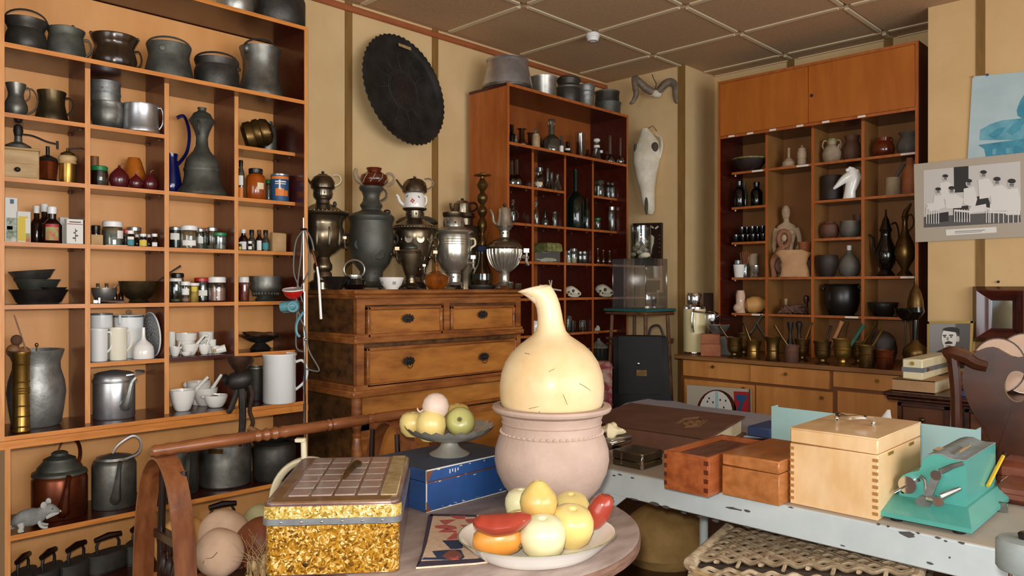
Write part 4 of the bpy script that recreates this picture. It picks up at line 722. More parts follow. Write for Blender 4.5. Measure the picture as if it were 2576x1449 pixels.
ks5=K(3.4,3.9)
teapot('small metal teapot with dark handle and spout, behind the silver samovar',1163,ZS+190*ks5,25,34,'samovar_brass','samovar_brass','lid_black',[(-22,0,6),(-28,0,16),(-30,0,28)],3.90,(21,6,28,16,2.8,1),'black_wood',[(22,0),(23,4),(22,26),(14,33),(8,35)],(4.5,3))
A('samovar','straight-sided silver samovar with ivory coloured handles, centre right','samovar',1141,ZS,[('body',Lc([(18,40),(20,46),(32,54),(40,70),(43,90),(43,128),(42,136)],32),'silver'),('base',Lc([(24,10),(25,14),(18,18),(18,38),(22,42)],24),'silver'),('foot_frame',J(*[tb(cr([(14*math.cos(a),14*math.sin(a),14),(24*math.cos(a),24*math.sin(a),14),(30*math.cos(a),30*math.sin(a),2)]),2.6) for a in(.8,2.35,3.9,5.5)]),'silver'),('rings',J(*[Lc([(42,h-1.2),(44.5,h),(42,h+1.2)],32) for h in(112,118,124)]),'silver'),('flange',Lc([(42,136),(51,142),(50,146),(36,152),(27,156)],36),'silver'),('chimney',Lc([(26,154),(26,176),(24,180)],24),'silver'),('crown',Lc([(24,179),(27,184),(28,192),(24,193)],24),'samovar_bronze'),holes(26,166,9,2.4),holes(18,30,8,2),tap(36,66,1.3,'silver')]+[('side_handle',tb(cr([(e*40,0,126),(e*52,-2,126),(e*54,-2,112),(e*44,-4,104),(e*40,-4,96),(e*30,-6,96)]),2.8),'enamel_cream') for e in(-1,1)],Y=3.66)
A('hookah','tall brass hookah with beaded stem and etched glass base','hookah',1213,ZS,[('plate',Lc([(30,0),(34,6),(33,10),(26,11)],28),'samovar_dark'),('glass_base',Lb([(24,11),(27,20),(26,40),(16,62),(12,80),(12,96)],1,24),'glass'),('etched_band',Lb([(26.8,22),(26.4,38)],.6,24),'glass_smoke'),('seal',Lc([(12,94),(14,96),(14,106),(11,108)]),'cloth_blue'),('stem',Lc([(10,108),(11,112),(9,122),(6,134),(5,140),(11,152),(12,160),(11,168),(5,180),(11,190),(13,196),(11,202),(5,212),(12,222),(14,230),(12,236),(5,244),(13,256),(15,262),(12,268),(5,278),(6,284)],20),'brass_dark'),('tray',Lc([(5,282),(22,285),(22,287),(6,287)],28),'brass_dark'),('bowl',Lb([(5,286),(7,292)],1.5),'brass_dark'),('side_pipe',tb([(8,-2,120),(17,-4,142)],2),'brass')],Y=3.79)
A('samovar','small melon-ribbed silver samovar with curly tap, rightmost','samovar',1269,ZS,[('body',Lc([(12,40),(16,44),(28,56),(38,76),(43,96),(42,102)],32),'silver'),('ribs',J(*[tb(cr([(16*math.cos(a),16*math.sin(a),46),(32*math.cos(a),32*math.sin(a),60),(42*math.cos(a),42*math.sin(a),84),(43*math.cos(a),43*math.sin(a),100)]),2,5) for a in [i*PI/12 for i in range(24)]]),'silver'),('base',Lc([(20,8),(21,12),(13,18),(11,30),(13,40)]),'silver'),('lid',Lc([(42,100),(46,104),(45,108),(36,118),(20,126),(12,130)],32),'samovar_brass'),('chimney',Lc([(12,128),(12,146),(16,150),(17,154)],20),'silver'),holes(12,140,7,2),feet(20,'silver',4,6),tap(40,80,1.5,'silver'),('side_scroll',tb(cr([(40,-6,92),(54,-6,98),(54,-6,86),(46,-6,84)]),2.2),'silver')],Y=3.57)
ks8=K(3.51,3.57)
teapot('slender silver coffee pot with black knob on the rightmost samovar',1269,ZS+154*ks8,22,52,'silver','silver','lid_black',[(-18,0,8),(-27,0,18),(-30,0,36),(-36,0,48)],3.57,(18,14,44,16,2.2,1),'black_wood',[(17,0),(22,6),(20,14),(18,24),(16,46),(14,50)])
# small things at the chest's front edge
A('bowl','black bowl at the left front of the chest top','bowl',846,ZS,[('',Lb([(14,0),(18,4),(30,18),(37,32)],2,28),'lid_black')],Y=3.60)
A('sugar_bowl','blue-black round bowl with silver rim and upright ring handle','bowl',891,ZS,[('body',Lc([(20,0),(24,3),(31,12),(28,24),(18,30)],28),'black_glass'),('rim',Lc([(19,29),(20,31),(19,37),(16,38)],24),'silver'),('ring_handle',tb([(26*math.cos(R_(a)),0,50+24*math.sin(R_(a))) for a in range(-40,221,13)],2.2),'silver')],Y=3.56)
A('bowl','white porcelain bowl with a printed medallion at the chest edge','bowl',985,ZS,[('body',Lb([(17,0),(18,3),(26,12),(31,26),(32,30)],1.5,28),'white_porcelain'),('medallion',patch(28.6,12,20,-84,-68,3),'photo_grey'),('medallion',patch(28.8,12,20,-150,-138,3),'photo_grey')],Y=3.53)
A('sugar_bowl','ribbed amber glazed lidded bowl with tall finial','bowl',1098,ZS,[('body',Lb([(18,0),(20,2),(28,12),(31,24),(32,30)],1.5,28),'amber_glaze'),('lid',Lc([(33,30),(30,34),(16,42),(7,46)],28),'amber_glaze'),('finial',Lc([(4,45),(5,56),(2,60),(4,64),(1,68)],12),'amber_glaze'),('ribs',J(*[tb([(20*math.cos(a),20*math.sin(a),4),(28.5*math.cos(a),28.5*math.sin(a),13),(31.5*math.cos(a),31.5*math.sin(a),24)],1,5) for a in [i*PI/16 for i in range(32)]]),'amber_glaze')],Y=3.52)
A('glass_cup','small clear glass at the right front of the chest','glass',1304,ZS,[('',Lb([(6,0),(7,2),(8,14)],.8,16),'glass')],Y=3.52)
A('glass_cup','little clear glass left of the front glass','glass',1284,ZS,[('',Lb([(6,0),(7,2),(8,18)],.8,16),'glass')],Y=3.485)
# ================================================================ GLASSWARE BOOKCASE
bf,bg,bb=3.645,3.745,4.03; BX0,BX1=3.676,5.075
bc=D.objects.new('bookcase',None); COL.objects.link(bc); tag(bc,'dark red-brown bookcase full of laboratory glass behind the samovars','bookcase')
bd=lambda n,x0,x1,y0,y1,z0,z1:board(bc,n,x0,x1,y0,y1,z0,z1,'mahogany','teak_side')
upright(bc,'side_panel',BX0,BX0+.02,bf,bb,0,2.878,'teak_side','teak_side'); upright(bc,'side_panel',BX1-.02,BX1,bf,bb,0,2.878,'mahogany','teak_side')
bd('top_board',BX0-.003,BX1+.003,bf,bb,2.878,2.898); bd('shelf',BX0+.02,BX1-.02,bf,bb-.008,2.477,2.497)
mk('back_panel',bx(BX0+.02,BX1-.02,bb-.008,bb,0,2.878),'bookcase_back',bc)
bdv=[(4.031,4.051),(4.392,4.412),(4.733,4.751)]
# dividers shift with the front plane
for a,b in bdv: upright(bc,'divider',a,b,bg,bb-.008,.05,2.477,'mahogany','teak_side')
ZB_=[2.228,1.958,1.686,1.419,1.150,.85,.55]
bcols=[(BX0+.02,4.031),(4.051,4.392),(4.412,4.733),(4.751,5.055)]
for c,(a,b) in enumerate(bcols):
    for i,z in enumerate(ZB_):
        if c==2 and i==0: continue
        o=board(bc,'shelf',a,b,bg,bb-.008,z-.018,z,'mahogany','teak_side')
        mk('shelf_peg',bx(b-.012,b,bg+.05,bg+.06,z-.028,z-.018),'cork',o); mk('shelf_peg',bx(b-.012,b,bb-.08,bb-.07,z-.028,z-.018),'cork',o)
bd('plinth',BX0+.02,BX1-.02,bf+.02,bf+.04,0,.06)
z=2.898
pot('large shiny aluminium cooking pot, first on top of the bookcase',1276,z,[(58,0),(63,4),(63,14),(52,66),(50,72),(54,76)],'aluminium',[('sooty_base',Lc([(58,-.2),(63.4,4),(63.4,10)],28),'pewter')],Y=3.82,name='cooking_pot')
pot('medium grey pot with rim, second on top of the bookcase',1367,z,[(30,0),(33,4),(32,48),(35,54),(35,57)],'pewter_light',[('rim',Lb([(35,54),(36,57)],2),'aluminium')],Y=3.82,name='cooking_pot')
pot('dark bucket-like pot with torn rim, third on top of the bookcase',1430,z,[(28,0),(31,4),(30,48),(27,56),(31,68)],'dark_copper',[('bail_handle',bail(29,66,10,2.2,lean=-16),'iron'),('band',Lb([(30.6,46),(30.6,50)],1.5),'pewter')],Y=3.82,name='cooking_pot')
pot('tall narrow tin cup, under its twin, fourth on top of the bookcase',1474,z,[(18,0),(17,3),(20,38)],'tin_rough',[],Y=3.82,name='tin_cup',cat='cup')
pot('banded tin cup stacked in the tall cup, fourth on top of the bookcase',1474,z+36*K(4.57,3.82),[(18,0),(21,4),(22,30)],'tin_rough',[('band',Lb([(22.6,12),(22.6,16)],1.5),'zinc'),('rim',Lb([(22.8,27),(22.8,31)],1.5),'zinc')],Y=3.82,name='tin_cup',cat='cup')
pot('dark round pan at the right end on top of the bookcase, lower of two',1529,z,[(26,0),(31,5),(32,30),(34,36)],'samovar_dark',[],Y=3.82,name='pan')
pot('dark lidded pan stacked on the right-end pan of the bookcase',1527,z+34*K(4.83,3.82),[(28,0),(31,3),(30,20),(31,30)],'dark_copper',[('rim',Lb([(31.5,27),(31.5,31)],1.5),'pewter')],Y=3.82,name='pan')
# glass: first wide shelf
z=2.497; yb=3.85
bottle('tall dark bottle at far left of the bookcase top shelf',1287,yb,z,11,62,'bottle_dark',None,.45,.5)
bottle('small clear bottle between the two dark round bottles',1299,yb-.05,z,4,34,'glass',None,.6,.7)
def flask(lab,px,z,r,h,nr,m='glass',Y=3.86,stop=None,cone=False,fill=None,band=None,X=None,grp=None):
    nb=r*(2.0 if not cone else 2.3)
    pf=[(r*.5,0),(r*.9,r*.35),(r,r*.9),(r*.85,r*1.4),(r*.5,r*1.8),(nr,nb),(nr,h-1),(nr*1.35,h)] if not cone else [(r*.95,0),(r,r*.12),(nr,nb),(nr,h-1),(nr*1.3,h)]
    P=[('glass',Lb(pf,.6,18),m)]
    if fill: P.append(('residue',Lc([(r*.9,.8),(r*.55,r*1.0)] if cone else [(r*.45,.8),(r*.85,r*.4)],16),fill))
    if stop: P.append(('stopper',Lc([(nr*.8,h-2),(nr*1.5,h+4),(nr*1.2,h+8)],12),stop))
    if band: P.append(('band',Lb([(nr*1.3,nb),(nr*1.3,nb+6)],.8),band))
    A('flask',lab,'flask',px,z,P,Y=Y,X=X,grp=grp)
bottle('squat amber bottle with wide lip and paper scrap, left',1312,yb,z,13,56,'bottle_amber',None,.55,.38,'paper_cream',(.1,.3),lip=True)
bottle('squat amber bottle with wide lip, second',1333,yb+.03,z,10,52,'bottle_amber',None,.55,.4,lip=True)
A('flask','wicker-covered flask on the bookcase top shelf','flask',1348,z,[('body',Lc([(9,0),(10,3),(10,36),(7,46)],18),'wicker'),('weave',J(*[Lb([(10.6,h),(10.9,h+1.2),(10.6,h+2.4)],1,18) for h in range(3,36,4)]),'straw'),('neck',Lc([(7,45),(4.5,52),(4.5,58)]),'glass_smoke')],Y=3.80)
bottle('small dark stoppered bottle behind the wicker flask',1358,yb+.06,z,7,46,'bottle_dark','lid_black',.55,.6)
bottle('big clear glass demijohn with stopper, centre of the bookcase top shelf',1387,yb,z,23,94,'glass_smoke','glass_smoke',.34,.42,ch=.16)
bottle('clear bottle with white label beside the big demijohn',1412,yb-.05,z,8,54,'glass_smoke',None,.45,.55,'paper_white',(.12,.5))
bottle('dark bottle with round stopper and white band',1428,yb,z,9,45,'bottle_dark','bottle_dark',.5,.55,p2=('paper_white',.5,.62),ch=.22)
A('beaker','tall clear glass beaker with amber remains','beaker',1459,z,[('glass',Lb([(11,0),(12,2),(12,70),(13.5,74)],.6,18),'glass'),('residue',Lc([(10.5,1),(10.8,50)],16),'glass_amber')],Y=yb)
bottle('small amber bottle behind the conical flask',1478,yb+.04,z,8,38,'bottle_amber',None,.5,.6)
flask('conical flask with white stopper and white band',1501,z,19,58,6,'glass',yb,'lid_white',True,'glass_amber','paper_white')
bottle('dark bottle half hidden behind the conical flask',1511,yb+.07,z,8,42,'bottle_dark','lid_white',.6,.6)
flask('long-necked volumetric flask, left one at the shelf end',1535,z,14,76,4,'glass',yb); flask('long-necked volumetric flask, right one at the shelf end',1561,z,10,68,2.6,'glass',yb-.02)
z=2.228
flask('round long-necked flask, left in the first glass compartment',1287,z,15,66,4.5,'glass',3.86); flask('round long-necked flask, right in the first glass compartment',1300,z,16,70,4.5,'glass',3.92)
bottle('stoppered clear jar with a paper scrap, second glass compartment',1356,3.87,z,13,58,'glass','glass_smoke',.7,.55,'paper_cream',(.2,.35),ch=.15)
flask('narrow cone flask at the back, second glass compartment',1378,z,11,62,3.5,'glass',3.92,cone=True); flask('conical flask with thin neck, left front of the second compartment',1388,z,14,50,3.5,'glass',3.86,cone=True); flask('conical flask with thin neck, right front of the second compartment',1404,z,13,44,3.5,'glass',3.85,cone=True)
bottle('huge dark green demijohn filling the third glass compartment',1447,3.87,1.958,25,150,'bottle_green',None,.28,.46)
bottle('green wine bottle beside the dark demijohn',1476,3.82,1.958,8,76,'bottle_green',None,.4,.6)
jar('clear stoppered jar, left in the fourth glass compartment',1508,3.86,z,13,46,'glass_smoke',None,.5,.2)
bottle('slim clear bottle, middle of the fourth glass compartment',1530,3.86,z,6,42,'glass','glass_smoke',.5,.7); bottle('slim clear bottle, right in the fourth glass compartment',1543,3.85,z,6.5,40,'glass','glass_smoke',.5,.7)
z=1.958
bottle('tall clear bottle in the left compartment beside the coffee pot',1290,3.87,z,8,62,'glass','cork',.5,.6)
bottle('tall clear bottle with round stopper, middle compartment row',1349,3.86,z,8,64,'glass','glass_smoke',.4,.5); bottle('dark liquid bottle with thin neck, middle compartment row',1371,3.88,z,9,42,'glass_smoke','lid_black',.35,.4,ch=.3); bottle('plain clear tumbler bottle, right of the middle compartment row',1396,3.85,z,6,38,'glass',None,.8,.8)
jar('squat clear jar with green lid in the bookcase',1503,3.85,z,8,33,'lid_green',None,.4,.14); bottle('tall clear vial with silver top at the right of the bookcase',1541,3.83,z,8,62,'glass','lid_silver',.75,.8,ch=.12)
z=1.686
A('specimen_box','olive green specimen case on glass tray legs','case',1377,z,[('body',Lc([(36,26),(38,30),(36,44),(30,48)],4),'fill_olive'),('glass_box',bx(-32,32,-10,10,0,26),'glass'),('specimen',mv(el(22,6,5,12,8,.3,5),0,0,6),'bone')],Y=3.88)
for i,(px,r,h,lab) in enumerate(((1430,6,32,'small bone-white specimen jar, left of the glass row'),(1443,9,38,'stoppered specimen jar with pale lumps'),(1459,7,31,'small clear vial, left of a pair'),(1470,7,31,'small clear vial, right of a pair'))): jar(lab,px,3.84,z,r,h,'glass_smoke','bone' if i<2 else None,.4,.18)
for px,h,lab in((1503,40,'amber bottle with orange base, left of three'),(1517,36,'amber bottle with dark neck, middle of three'),(1533,34,'amber bottle with clear top, right of three')): bottle(lab,px,3.85,z,8,h,'glass_amber',None,.5,.4)
z=1.419
A('bird_bones','thin white crossed bird bones standing on a wire','bones',1385,z,[('wire',tb([(0,0,0),(0,0,16)],.8),'iron'),('long_bone',tb([(-27,0,32),(0,-2,22),(27,-4,18)],[1.6,2.6,1.8]),'bone'),('bone',tb([(0,-2,20),(3,-2,44)],[2,1.3]),'bone'),('bone',tb([(2,-2,22),(-4,-2,44)],[1.6,1.2]),'bone'),('base',Lc([(10,0),(9,2)]),'glass')],Y=3.80)
def askull(lab,px,s,flip=1,X=None,Y=None,z=z):
    f=flip
    A('animal_skull',lab,'skull',px,z,[('cranium',tb(cr([(-20*s*f,0,14*s),(-14*s*f,0,18*s),(-4*s*f,0,19*s),(8*s*f,0,15*s),(20*s*f,0,10*s),(25*s*f,0,8*s)]),[7*s,13*s,15*s,12*s,7*s,3*s],12),'bone'),('eye_socket',mv(el(5*s,2.5*s,4.5*s),2*f*s,-12.5*s,19*s),'bone_dark'),('nose_cavity',mv(el(4*s,2*s,3*s),18*f*s,-7*s,11*s),'bone_dark'),('jaw',tb(cr([(-12*s*f,-8*s,8*s),(0,-8*s,3*s),(18*s*f,-4*s,3*s)]),[4*s,3*s,2*s]),'bone'),('teeth',J(*[mv(el(1.3*s,1.3*s,2*s,6,5),(2+a*3)*f*s,-7*s,6*s) for a in range(5)]),'bone'),('cavity',J(mv(el(3*s,2*s,3*s),-10*f*s,-13*s,16*s),mv(el(2*s,2*s,2*s),-4*f*s,-13*s,10*s)),'bone_dark')],Y=Y)
askull('weathered animal skull in the third bookcase compartment',1440,.85,1,Y=3.84); askull('broad animal skull at the right of the bookcase',1520,.95,1,Y=3.82)
z=1.150
crock('white ceramic jug just behind the gourd neck',1346,3.85,z,[(12,0),(14,4),(15,20),(12,32)],'ceramic_jug','jug')
for px,lab in((1431,'low glass dish with knob lid in the bookcase'),(1440,'plain glass beaker beside the knobbed dish'),(1466,'wide glass beaker at right of the compartment')): jar(lab,px,3.84,z,9,30 if px!=1431 else 44,None,None,.4,.1,neck=1)
A('bone_fragment','small pale bone fragment in the bookcase','bone',1502,z,[('',el(7,5,9,10,8,.4,9),'bone')],Y=3.82)
z=.85
A('jar','large grey glass jar with dusty lid low in the bookcase','jar',1506,z,[('glass',Lb([(20,0),(22,4),(22,46)],1),'glass_smoke'),('lid',Lc([(24,46),(24,50),(10,60),(4,66),(4,70)]),'fill_grey')],Y=3.85)
A('dish','white porcelain dish low in the bookcase','dish',1478,.85,[('',Lb([(6,0),(9,50),(12,52)],1),'white_porcelain')],Y=3.85)
# ================================================================ helpers for axis-aligned things
def prz(pts,z0,z1):      # world x,y polygon extruded in z
    n=len(pts); V=[(p[0],p[1],z0) for p in pts]+[(p[0],p[1],z1) for p in pts]
    return V,[tuple(range(n)),tuple(range(n,2*n))]+[(i,(i+1)%n,(i+1)%n+n,i+n) for i in range(n)]
def prx(pts,x0,x1):      # world y,z polygon extruded in x
    n=len(pts); V=[(x0,p[0],p[1]) for p in pts]+[(x1,p[0],p[1]) for p in pts]
    return V,[tuple(range(n)),tuple(range(n,2*n))]+[(i,(i+1)%n,(i+1)%n+n,i+n) for i in range(n)]
def ypt(px,py,X): p=onX(px,py,X); return (p.y,p.z)
def flat(pts,X,t=.0008): return prx([ypt(a,b,X) for a,b in pts],X-t,X)
def disc(cx_,cy_,rx,ry,n=20,a0=0,a1=360): return [(cx_+rx*math.cos(R_(a0+(a1-a0)*i/n)),cy_+ry*math.sin(R_(a0+(a1-a0)*i/n))) for i in range(n+(0 if a1-a0==360 else 1))]
def axb(pl,pc,pyb,z0,pyt=None,pr_=None,pbl=None,x0=None,h=None):   # bounds of an axis-aligned box seen from its near corner
    c=onZ(pc,pyb,z0); X0=c.x if x0 is None else x0; Y0=onX(pc,700,X0).y; Y1=onX(pl,700,X0).y
    Xb=onY(pr_,700,Y0).x if pr_ else onY(pbl,700,Y1).x
    z1=onX(pc,pyt,X0).z if pyt else z0+h
    return X0,Xb,Y0,Y1,z0,z1
def off(m,b): return mv(m,-b[0],-b[2],-b[4])
# ================================================================ WALL BACK: horns, skull, panel
A('ram_horns','pair of curled ram horns on a skull cap hung by wire','horns',1648,onX(1648,232,X1-.05).z,[('skull_cap',mv(el(15,9,10,12,8,.1),2,0,-4),'bone'),('horn',tb(cr([(-6,0,0),(-22,-6,8),(-40,-10,24),(-52,-10,34),(-50,-12,10),(-48,-14,-8),(-56,-16,-26),(-64,-14,-30)]),[9,10,9,8,8,7,5,2.5],10),'horn'),('horn',tb(cr([(8,0,0),(24,-6,16),(40,-10,20),(50,-12,8),(50,-14,-14),(53,-14,-30),(58,-12,-32)]),[9,10,10,9,7,5,3],10),'horn'),('wire',tb(cr([(0,2,6),(2,4,22),(-4,5,34),(-8,5,46)]),1),'iron')],X=X1-.06)
A('horse_skull','long pale horse skull hanging nose down on the wall','skull',1628,onX(1628,540,X1-.06).z,[('skull',lf([(8,0,0,6,5),(6,-2,10,13,9),(3,-2,30,16,11),(0,-3,62,19,14),(-3,-4,100,27,17),(-2,-4,135,34,20),(0,-3,160,36,20),(2,0,182,28,17),(-2,3,202,17,12),(-6,4,217,8,7)],18),'bone'),('eye_socket',mv(el(9,5,12),19,-19,166),'bone_dark'),('eye_socket',mv(el(4,5,12),-30,-10,166),'bone_dark'),('nose_opening',mv(el(4.5,4,24),-2,-12,22),'bone_dark'),('cheek_arch',tb(cr([(30,-8,140),(36,-12,165),(34,-6,190),(22,0,200)]),[4,4,3]),'bone'),('crest',tb([(-6,-2,214),(0,-14,180),(0,-20,140)],[3,3,2]),'bone'),('tooth',tb([(14,0,8),(13,-4,24)],[3,4]),'bone'),('hanger',tb([(-4,5,214),(14,5,224),(24,5,210)],.8),'iron')],X=X1-.07)
pnl=T('wall_plaque','dark wall plaque with small bones and a long tooth mounted on it','plaque',(0,0,0),[('',prx([ypt(1592,562,X1-.03),ypt(1663,560,X1-.03),ypt(1663,668,X1-.03),ypt(1592,668,X1-.03)],X1-.03,X1-.002),'panel_dark'),('mounted_bone',J(flat([(1637,567),(1645,572),(1644,575),(1636,570)],X1-.031,.006),flat([(1648,574),(1655,568),(1657,571),(1650,577)],X1-.031,.006)),'bone'),('mounted_skull',prx([ypt(a,b,X1-.031) for a,b in [(1634,594),(1640,591),(1645,596),(1644,612),(1640,624),(1638,640),(1634,636),(1634,620),(1632,606)]],X1-.045,X1-.03),'bone')]+[('pin',flat(disc(1659,y,1.6,1.6,8),X1-.031,.004),'gilt') for y in(592,601,612,622,634)],rz=0)
# ================================================================ BAMBOO STAND, ACRYLIC CASE
b=axb(1541,1624,0,1.335,None,pr_=1678,x0=4.78,h=.384)
T('display_case','clear empty acrylic display case on the bamboo stand','display case',(b[0],b[2],b[4]),[('pane',off(bx(b[0],b[0]+.003,b[2],b[3],b[4],b[5]),b),'acrylic'),('pane',off(bx(b[0],b[1],b[2],b[2]+.003,b[4],b[5]),b),'acrylic'),('pane',off(bx(b[1]-.003,b[1],b[2],b[3],b[4],b[5]),b),'acrylic'),('pane',off(bx(b[0],b[1],b[3]-.003,b[3],b[4],b[5]),b),'acrylic'),('top_pane',off(bx(b[0],b[1],b[2],b[3],b[5]-.003,b[5]),b),'acrylic')]+[('edge',off(bx(x,x+.003,y,y+.003,b[4],b[5]),b),'glass_smoke') for x in(b[0]-.001,b[1]-.002) for y in(b[2]-.001,b[3]-.002)],rz=0)
cxm,cym=(b[0]+b[1])/2,(b[2]+b[3])/2; e=.05
T('board','thin blue-green board under the acrylic case','board',(cxm,cym,1.313),[('',bx(b[0]-cxm-e,b[1]-cxm+e,b[2]-cym-e,b[3]-cym+e,0,.0205,.003),'teal_board')],rz=0)
lx,ly=(b[1]-b[0])/2+.02,(b[3]-b[2])/2+.01
T('bamboo_stand','tall brown bamboo plant stand with knotty rails in the corner','stand',(cxm,cym,0),[('top_frame',bx(-lx-.03,lx+.03,-ly-.03,ly+.03,1.285,1.312,.008),'bamboo')]+[('leg',tb([(sx*(lx+.03),sy*(ly+.03),0),(sx*lx*.9,sy*ly*.95,1.29)],[.016,.014]),'bamboo') for sx in(-1,1) for sy in(-1,1)]+[('rail',tb([(-lx*1.2,sy*ly,h),(lx*1.2,sy*ly,h+.01)],.012),'bamboo') for sy in(-1,1) for h in(1.06,.45)]+[('rail',tb([(sx*lx,-ly*1.2,h),(sx*lx,ly*1.2,h+.01)],.012),'bamboo') for sx in(-1,1) for h in(1.09,.48)]+[('bent_hoop',tb([(lx*.5*math.cos(PI*i/10),-ly,.86+.12*math.sin(PI*i/10)) for i in range(11)],.009),'bamboo')],rz=0)
A('jar','tall glass jar of beige shells and bones on the acrylic case','jar',1612,b[5]+.003,[('glass',Lb([(25,0),(26,3),(26,82)],1,24),'glass')]+[('shell',mv(el(6+i%3,5,5+i%2,8,6,.3,i),18*math.sin(i*2.4)*(.5+.5*((i*7)%5)/4),18*math.cos(i*2.4)*(.5+.5*((i*3)%4)/3),6+i*2.6),'clay_pale' if i%2 else 'bone') for i in range(18)],Y=cym+.01)
A('stone','smooth white oval stone on the edge of the acrylic case','stone',1623,b[5]+.003,[('',mv(el(12,8,7.5,14,10,.1,4),0,0,7.5),'bone')],Y=b[2]+.05)
A('glass_cup','small tumbler standing inside the acrylic case','glass',1645,b[4]+.003,[('',Lb([(6,0),(7,22)],.7,14),'glass')],Y=cym)
A('crate','plain low wooden crate under the black briefcase','crate',1612,0,[('',bx(-80,80,-26,26,0,118,2),'panel_dark')],X=4.62)
A('briefcase','black leather briefcase with brass plate leaning in the corner','briefcase',1612,118*K(*onX(1612,700,4.62).xy),[('body',lf([(8,0,0,82,18),(2,6,150,70,14),(-2,10,268,68,10),(-2,12,276,64,7)],4),'leather_black'),('flap',mv(lf([(0,-11,130,56,6),(-2,-3,274,54,6)],4),0,0,0),'leather_black'),('handle',tb(cr([(20,12,274),(26,12,296),(46,12,300),(58,12,274)]),3),'iron'),('lock',mv(el(4,2,4),-6,-14,206),'chrome'),('plate',mv(bx(-11,15,-2,0,0,15),0,-17,176),'brass_dark')],X=4.62,rz=RZ)
A('folded_rug','folded red and grey patterned textile behind the clay pot','textile',1514,.0,[('',bx(-40,26,-20,20,0,350,8),'textile_red')],X=4.25)
# ================================================================ RIGHT ALCOVE: COUNTER AND WALL CABINET
XF=5.0; ZCT=.985
ccab=D.objects.new('counter_cabinet',None); COL.objects.link(ccab); tag(ccab,'low light oak counter cabinet with drawers carrying the brass mortars','cabinet')
yl=3.165
mk('worktop',bx(XF,X1-.006,.9,yl,ZCT-.03,ZCT,.003),'cupboard_oak_top',ccab); mk('worktop_back',bx(X1-.006,X2-.02,YP+.02,yl,ZCT-.03,ZCT),'cupboard_oak_top',ccab)
XD=XF+.035; yD=lambda px:onX(px,900,XD).y
mk('carcass',bx(XD+.02,X1-.01,.92,yl-.03,.05,ZCT-.03),'cupboard_oak_dark',ccab); mk('plinth',bx(XD+.06,X1-.02,.95,yl-.06,0,.05),'dark_wood',ccab)
for (a,bb_),zt_,zb_,kn,dx in(((1718,1887),895,950,(1796,922),0),((1889,2088),906,966,(1979,940),-.012),((2096,2262),918,978,(2208,957),0),((2272,2440),928,990,None,0)):
    y1,y0=yD(a),yD(bb_); z1=ZCT-.036; z0=onX(a,zb_-6,XD).z
    d=mk('drawer',bx(XD+dx,XD+.022,y0,y1,z0,z1,.002),'cupboard_oak',ccab)
    if kn: p=onX(kn[0],kn[1],XD+dx); mk('knob',mv(rt(Lc([(.008,0),(.006,.012),(.013,.016),(.012,.024)],10),'Y',-90),XD+dx,p.y,p.z),'brass',d)
for (a,bb_),zt_,kn in(((1720,1897),952,(1872,977)),((1901,2094),968,(2069,1000)),((2106,2262),982,None),((2272,2440),996,None)):
    y1,y0=yD(a),yD(bb_); z1=onX(a,zt_,XD).z
    d=mk('door',bx(XD+.004,XD+.022,y0,y1,.06,z1,.002),'cupboard_oak',ccab)
    if kn: p=onX(kn[0],kn[1],XD); mk('knob',mv(rt(Lc([(.008,0),(.006,.012),(.013,.016),(.012,.024)],10),'Y',-90),XD+.004,p.y,p.z),'brass',d)
# upper cabinet
xf,xg,xb=5.40,5.50,5.78; cy0,cy1=1.57,3.02
wc=D.objects.new('oak_cabinet',None); COL.objects.link(wc); tag(wc,'tall oak cabinet with two top doors and open compartments in the alcove','cabinet')
def xboard(n,y0,y1,x0,x1,z0,z1,m='mahogany',edge='teak_side'):
    o=mk(n,bx(x0+.004,x1,y0,y1,z0,z1),m,wc); mk('edging',bx(x0,x0+.004,y0,y1,z0,z1),edge,o); return o
mk('back_panel',bx(xb-.008,xb,cy0,cy1,ZCT+.001,3.11),'cab_back',wc)
xboard('side_panel',cy1-.02,cy1,xf,xb,ZCT+.001,3.095,'mahogany'); xboard('side_panel',cy0,cy0+.02,xf,xb,ZCT+.001,3.095,'mahogany_v_glare')
xboard('top_board',cy0,cy1,xf,xb,3.095,3.115); xboard('shelf',cy0+.02,cy1-.02,xf,xb-.01,2.662,2.682)
ym=onX(2033,250,xf).y
for y0,y1 in((ym+.002,cy1-.022),(cy0+.022,ym-.002)): mk('door',bx(xf-.004,xf+.014,y0,y1,2.684,3.092,.001),'door_oak',wc)
p=onX(2042,240,xf); mk('lock',mv(rt(Lc([(.012,0),(.012,.003)],12),'Y',-90),xf-.004,p.y,p.z),'iron',wc)
cdv=[(2.654,2.674),(2.299,2.319),(1.945,1.966)]
for a,b_ in cdv: xboard('divider',a,b_,xg,xb-.01,ZCT+.001,2.662,'cab_side','teak_side')
ZR=[2.406,2.13,1.854,1.576,1.297]
cc=[(2.674,2.955),(2.319,2.654),(1.966,2.299),(1.60,1.945)]
for c,(a,b_) in enumerate(cc):
    for i,z in enumerate(ZR):
        if c==1 and i in(1,2): continue
        if c==3 and i==2: continue
        o=xboard('shelf',a,b_,xg,xb-.01,z-.018,z)
        mk('shelf_peg',bx(xg+.05,xg+.06,b_-.008 if c==0 else a,b_ if c==0 else a+.008,z-.027,z-.018),'paper_white',o)
        if (c,i) in((0,0),(3,0),(3,3),(2,4),(0,4),(1,0)): mk('paper_tag',bx(xg-.001,xg,a+.02,a+.11,z-.016,z-.003),'paper_white',o)
for px,py in((1838,343),(1885,335),(1942,327),(2010,315),(2075,308),(2165,296)): p=onX(px,py,xf); mk('paper_tag',bx(xf-.001,xf,p.y-.03,p.y+.02,2.666,2.68),'paper_white',wc)
XS=5.60
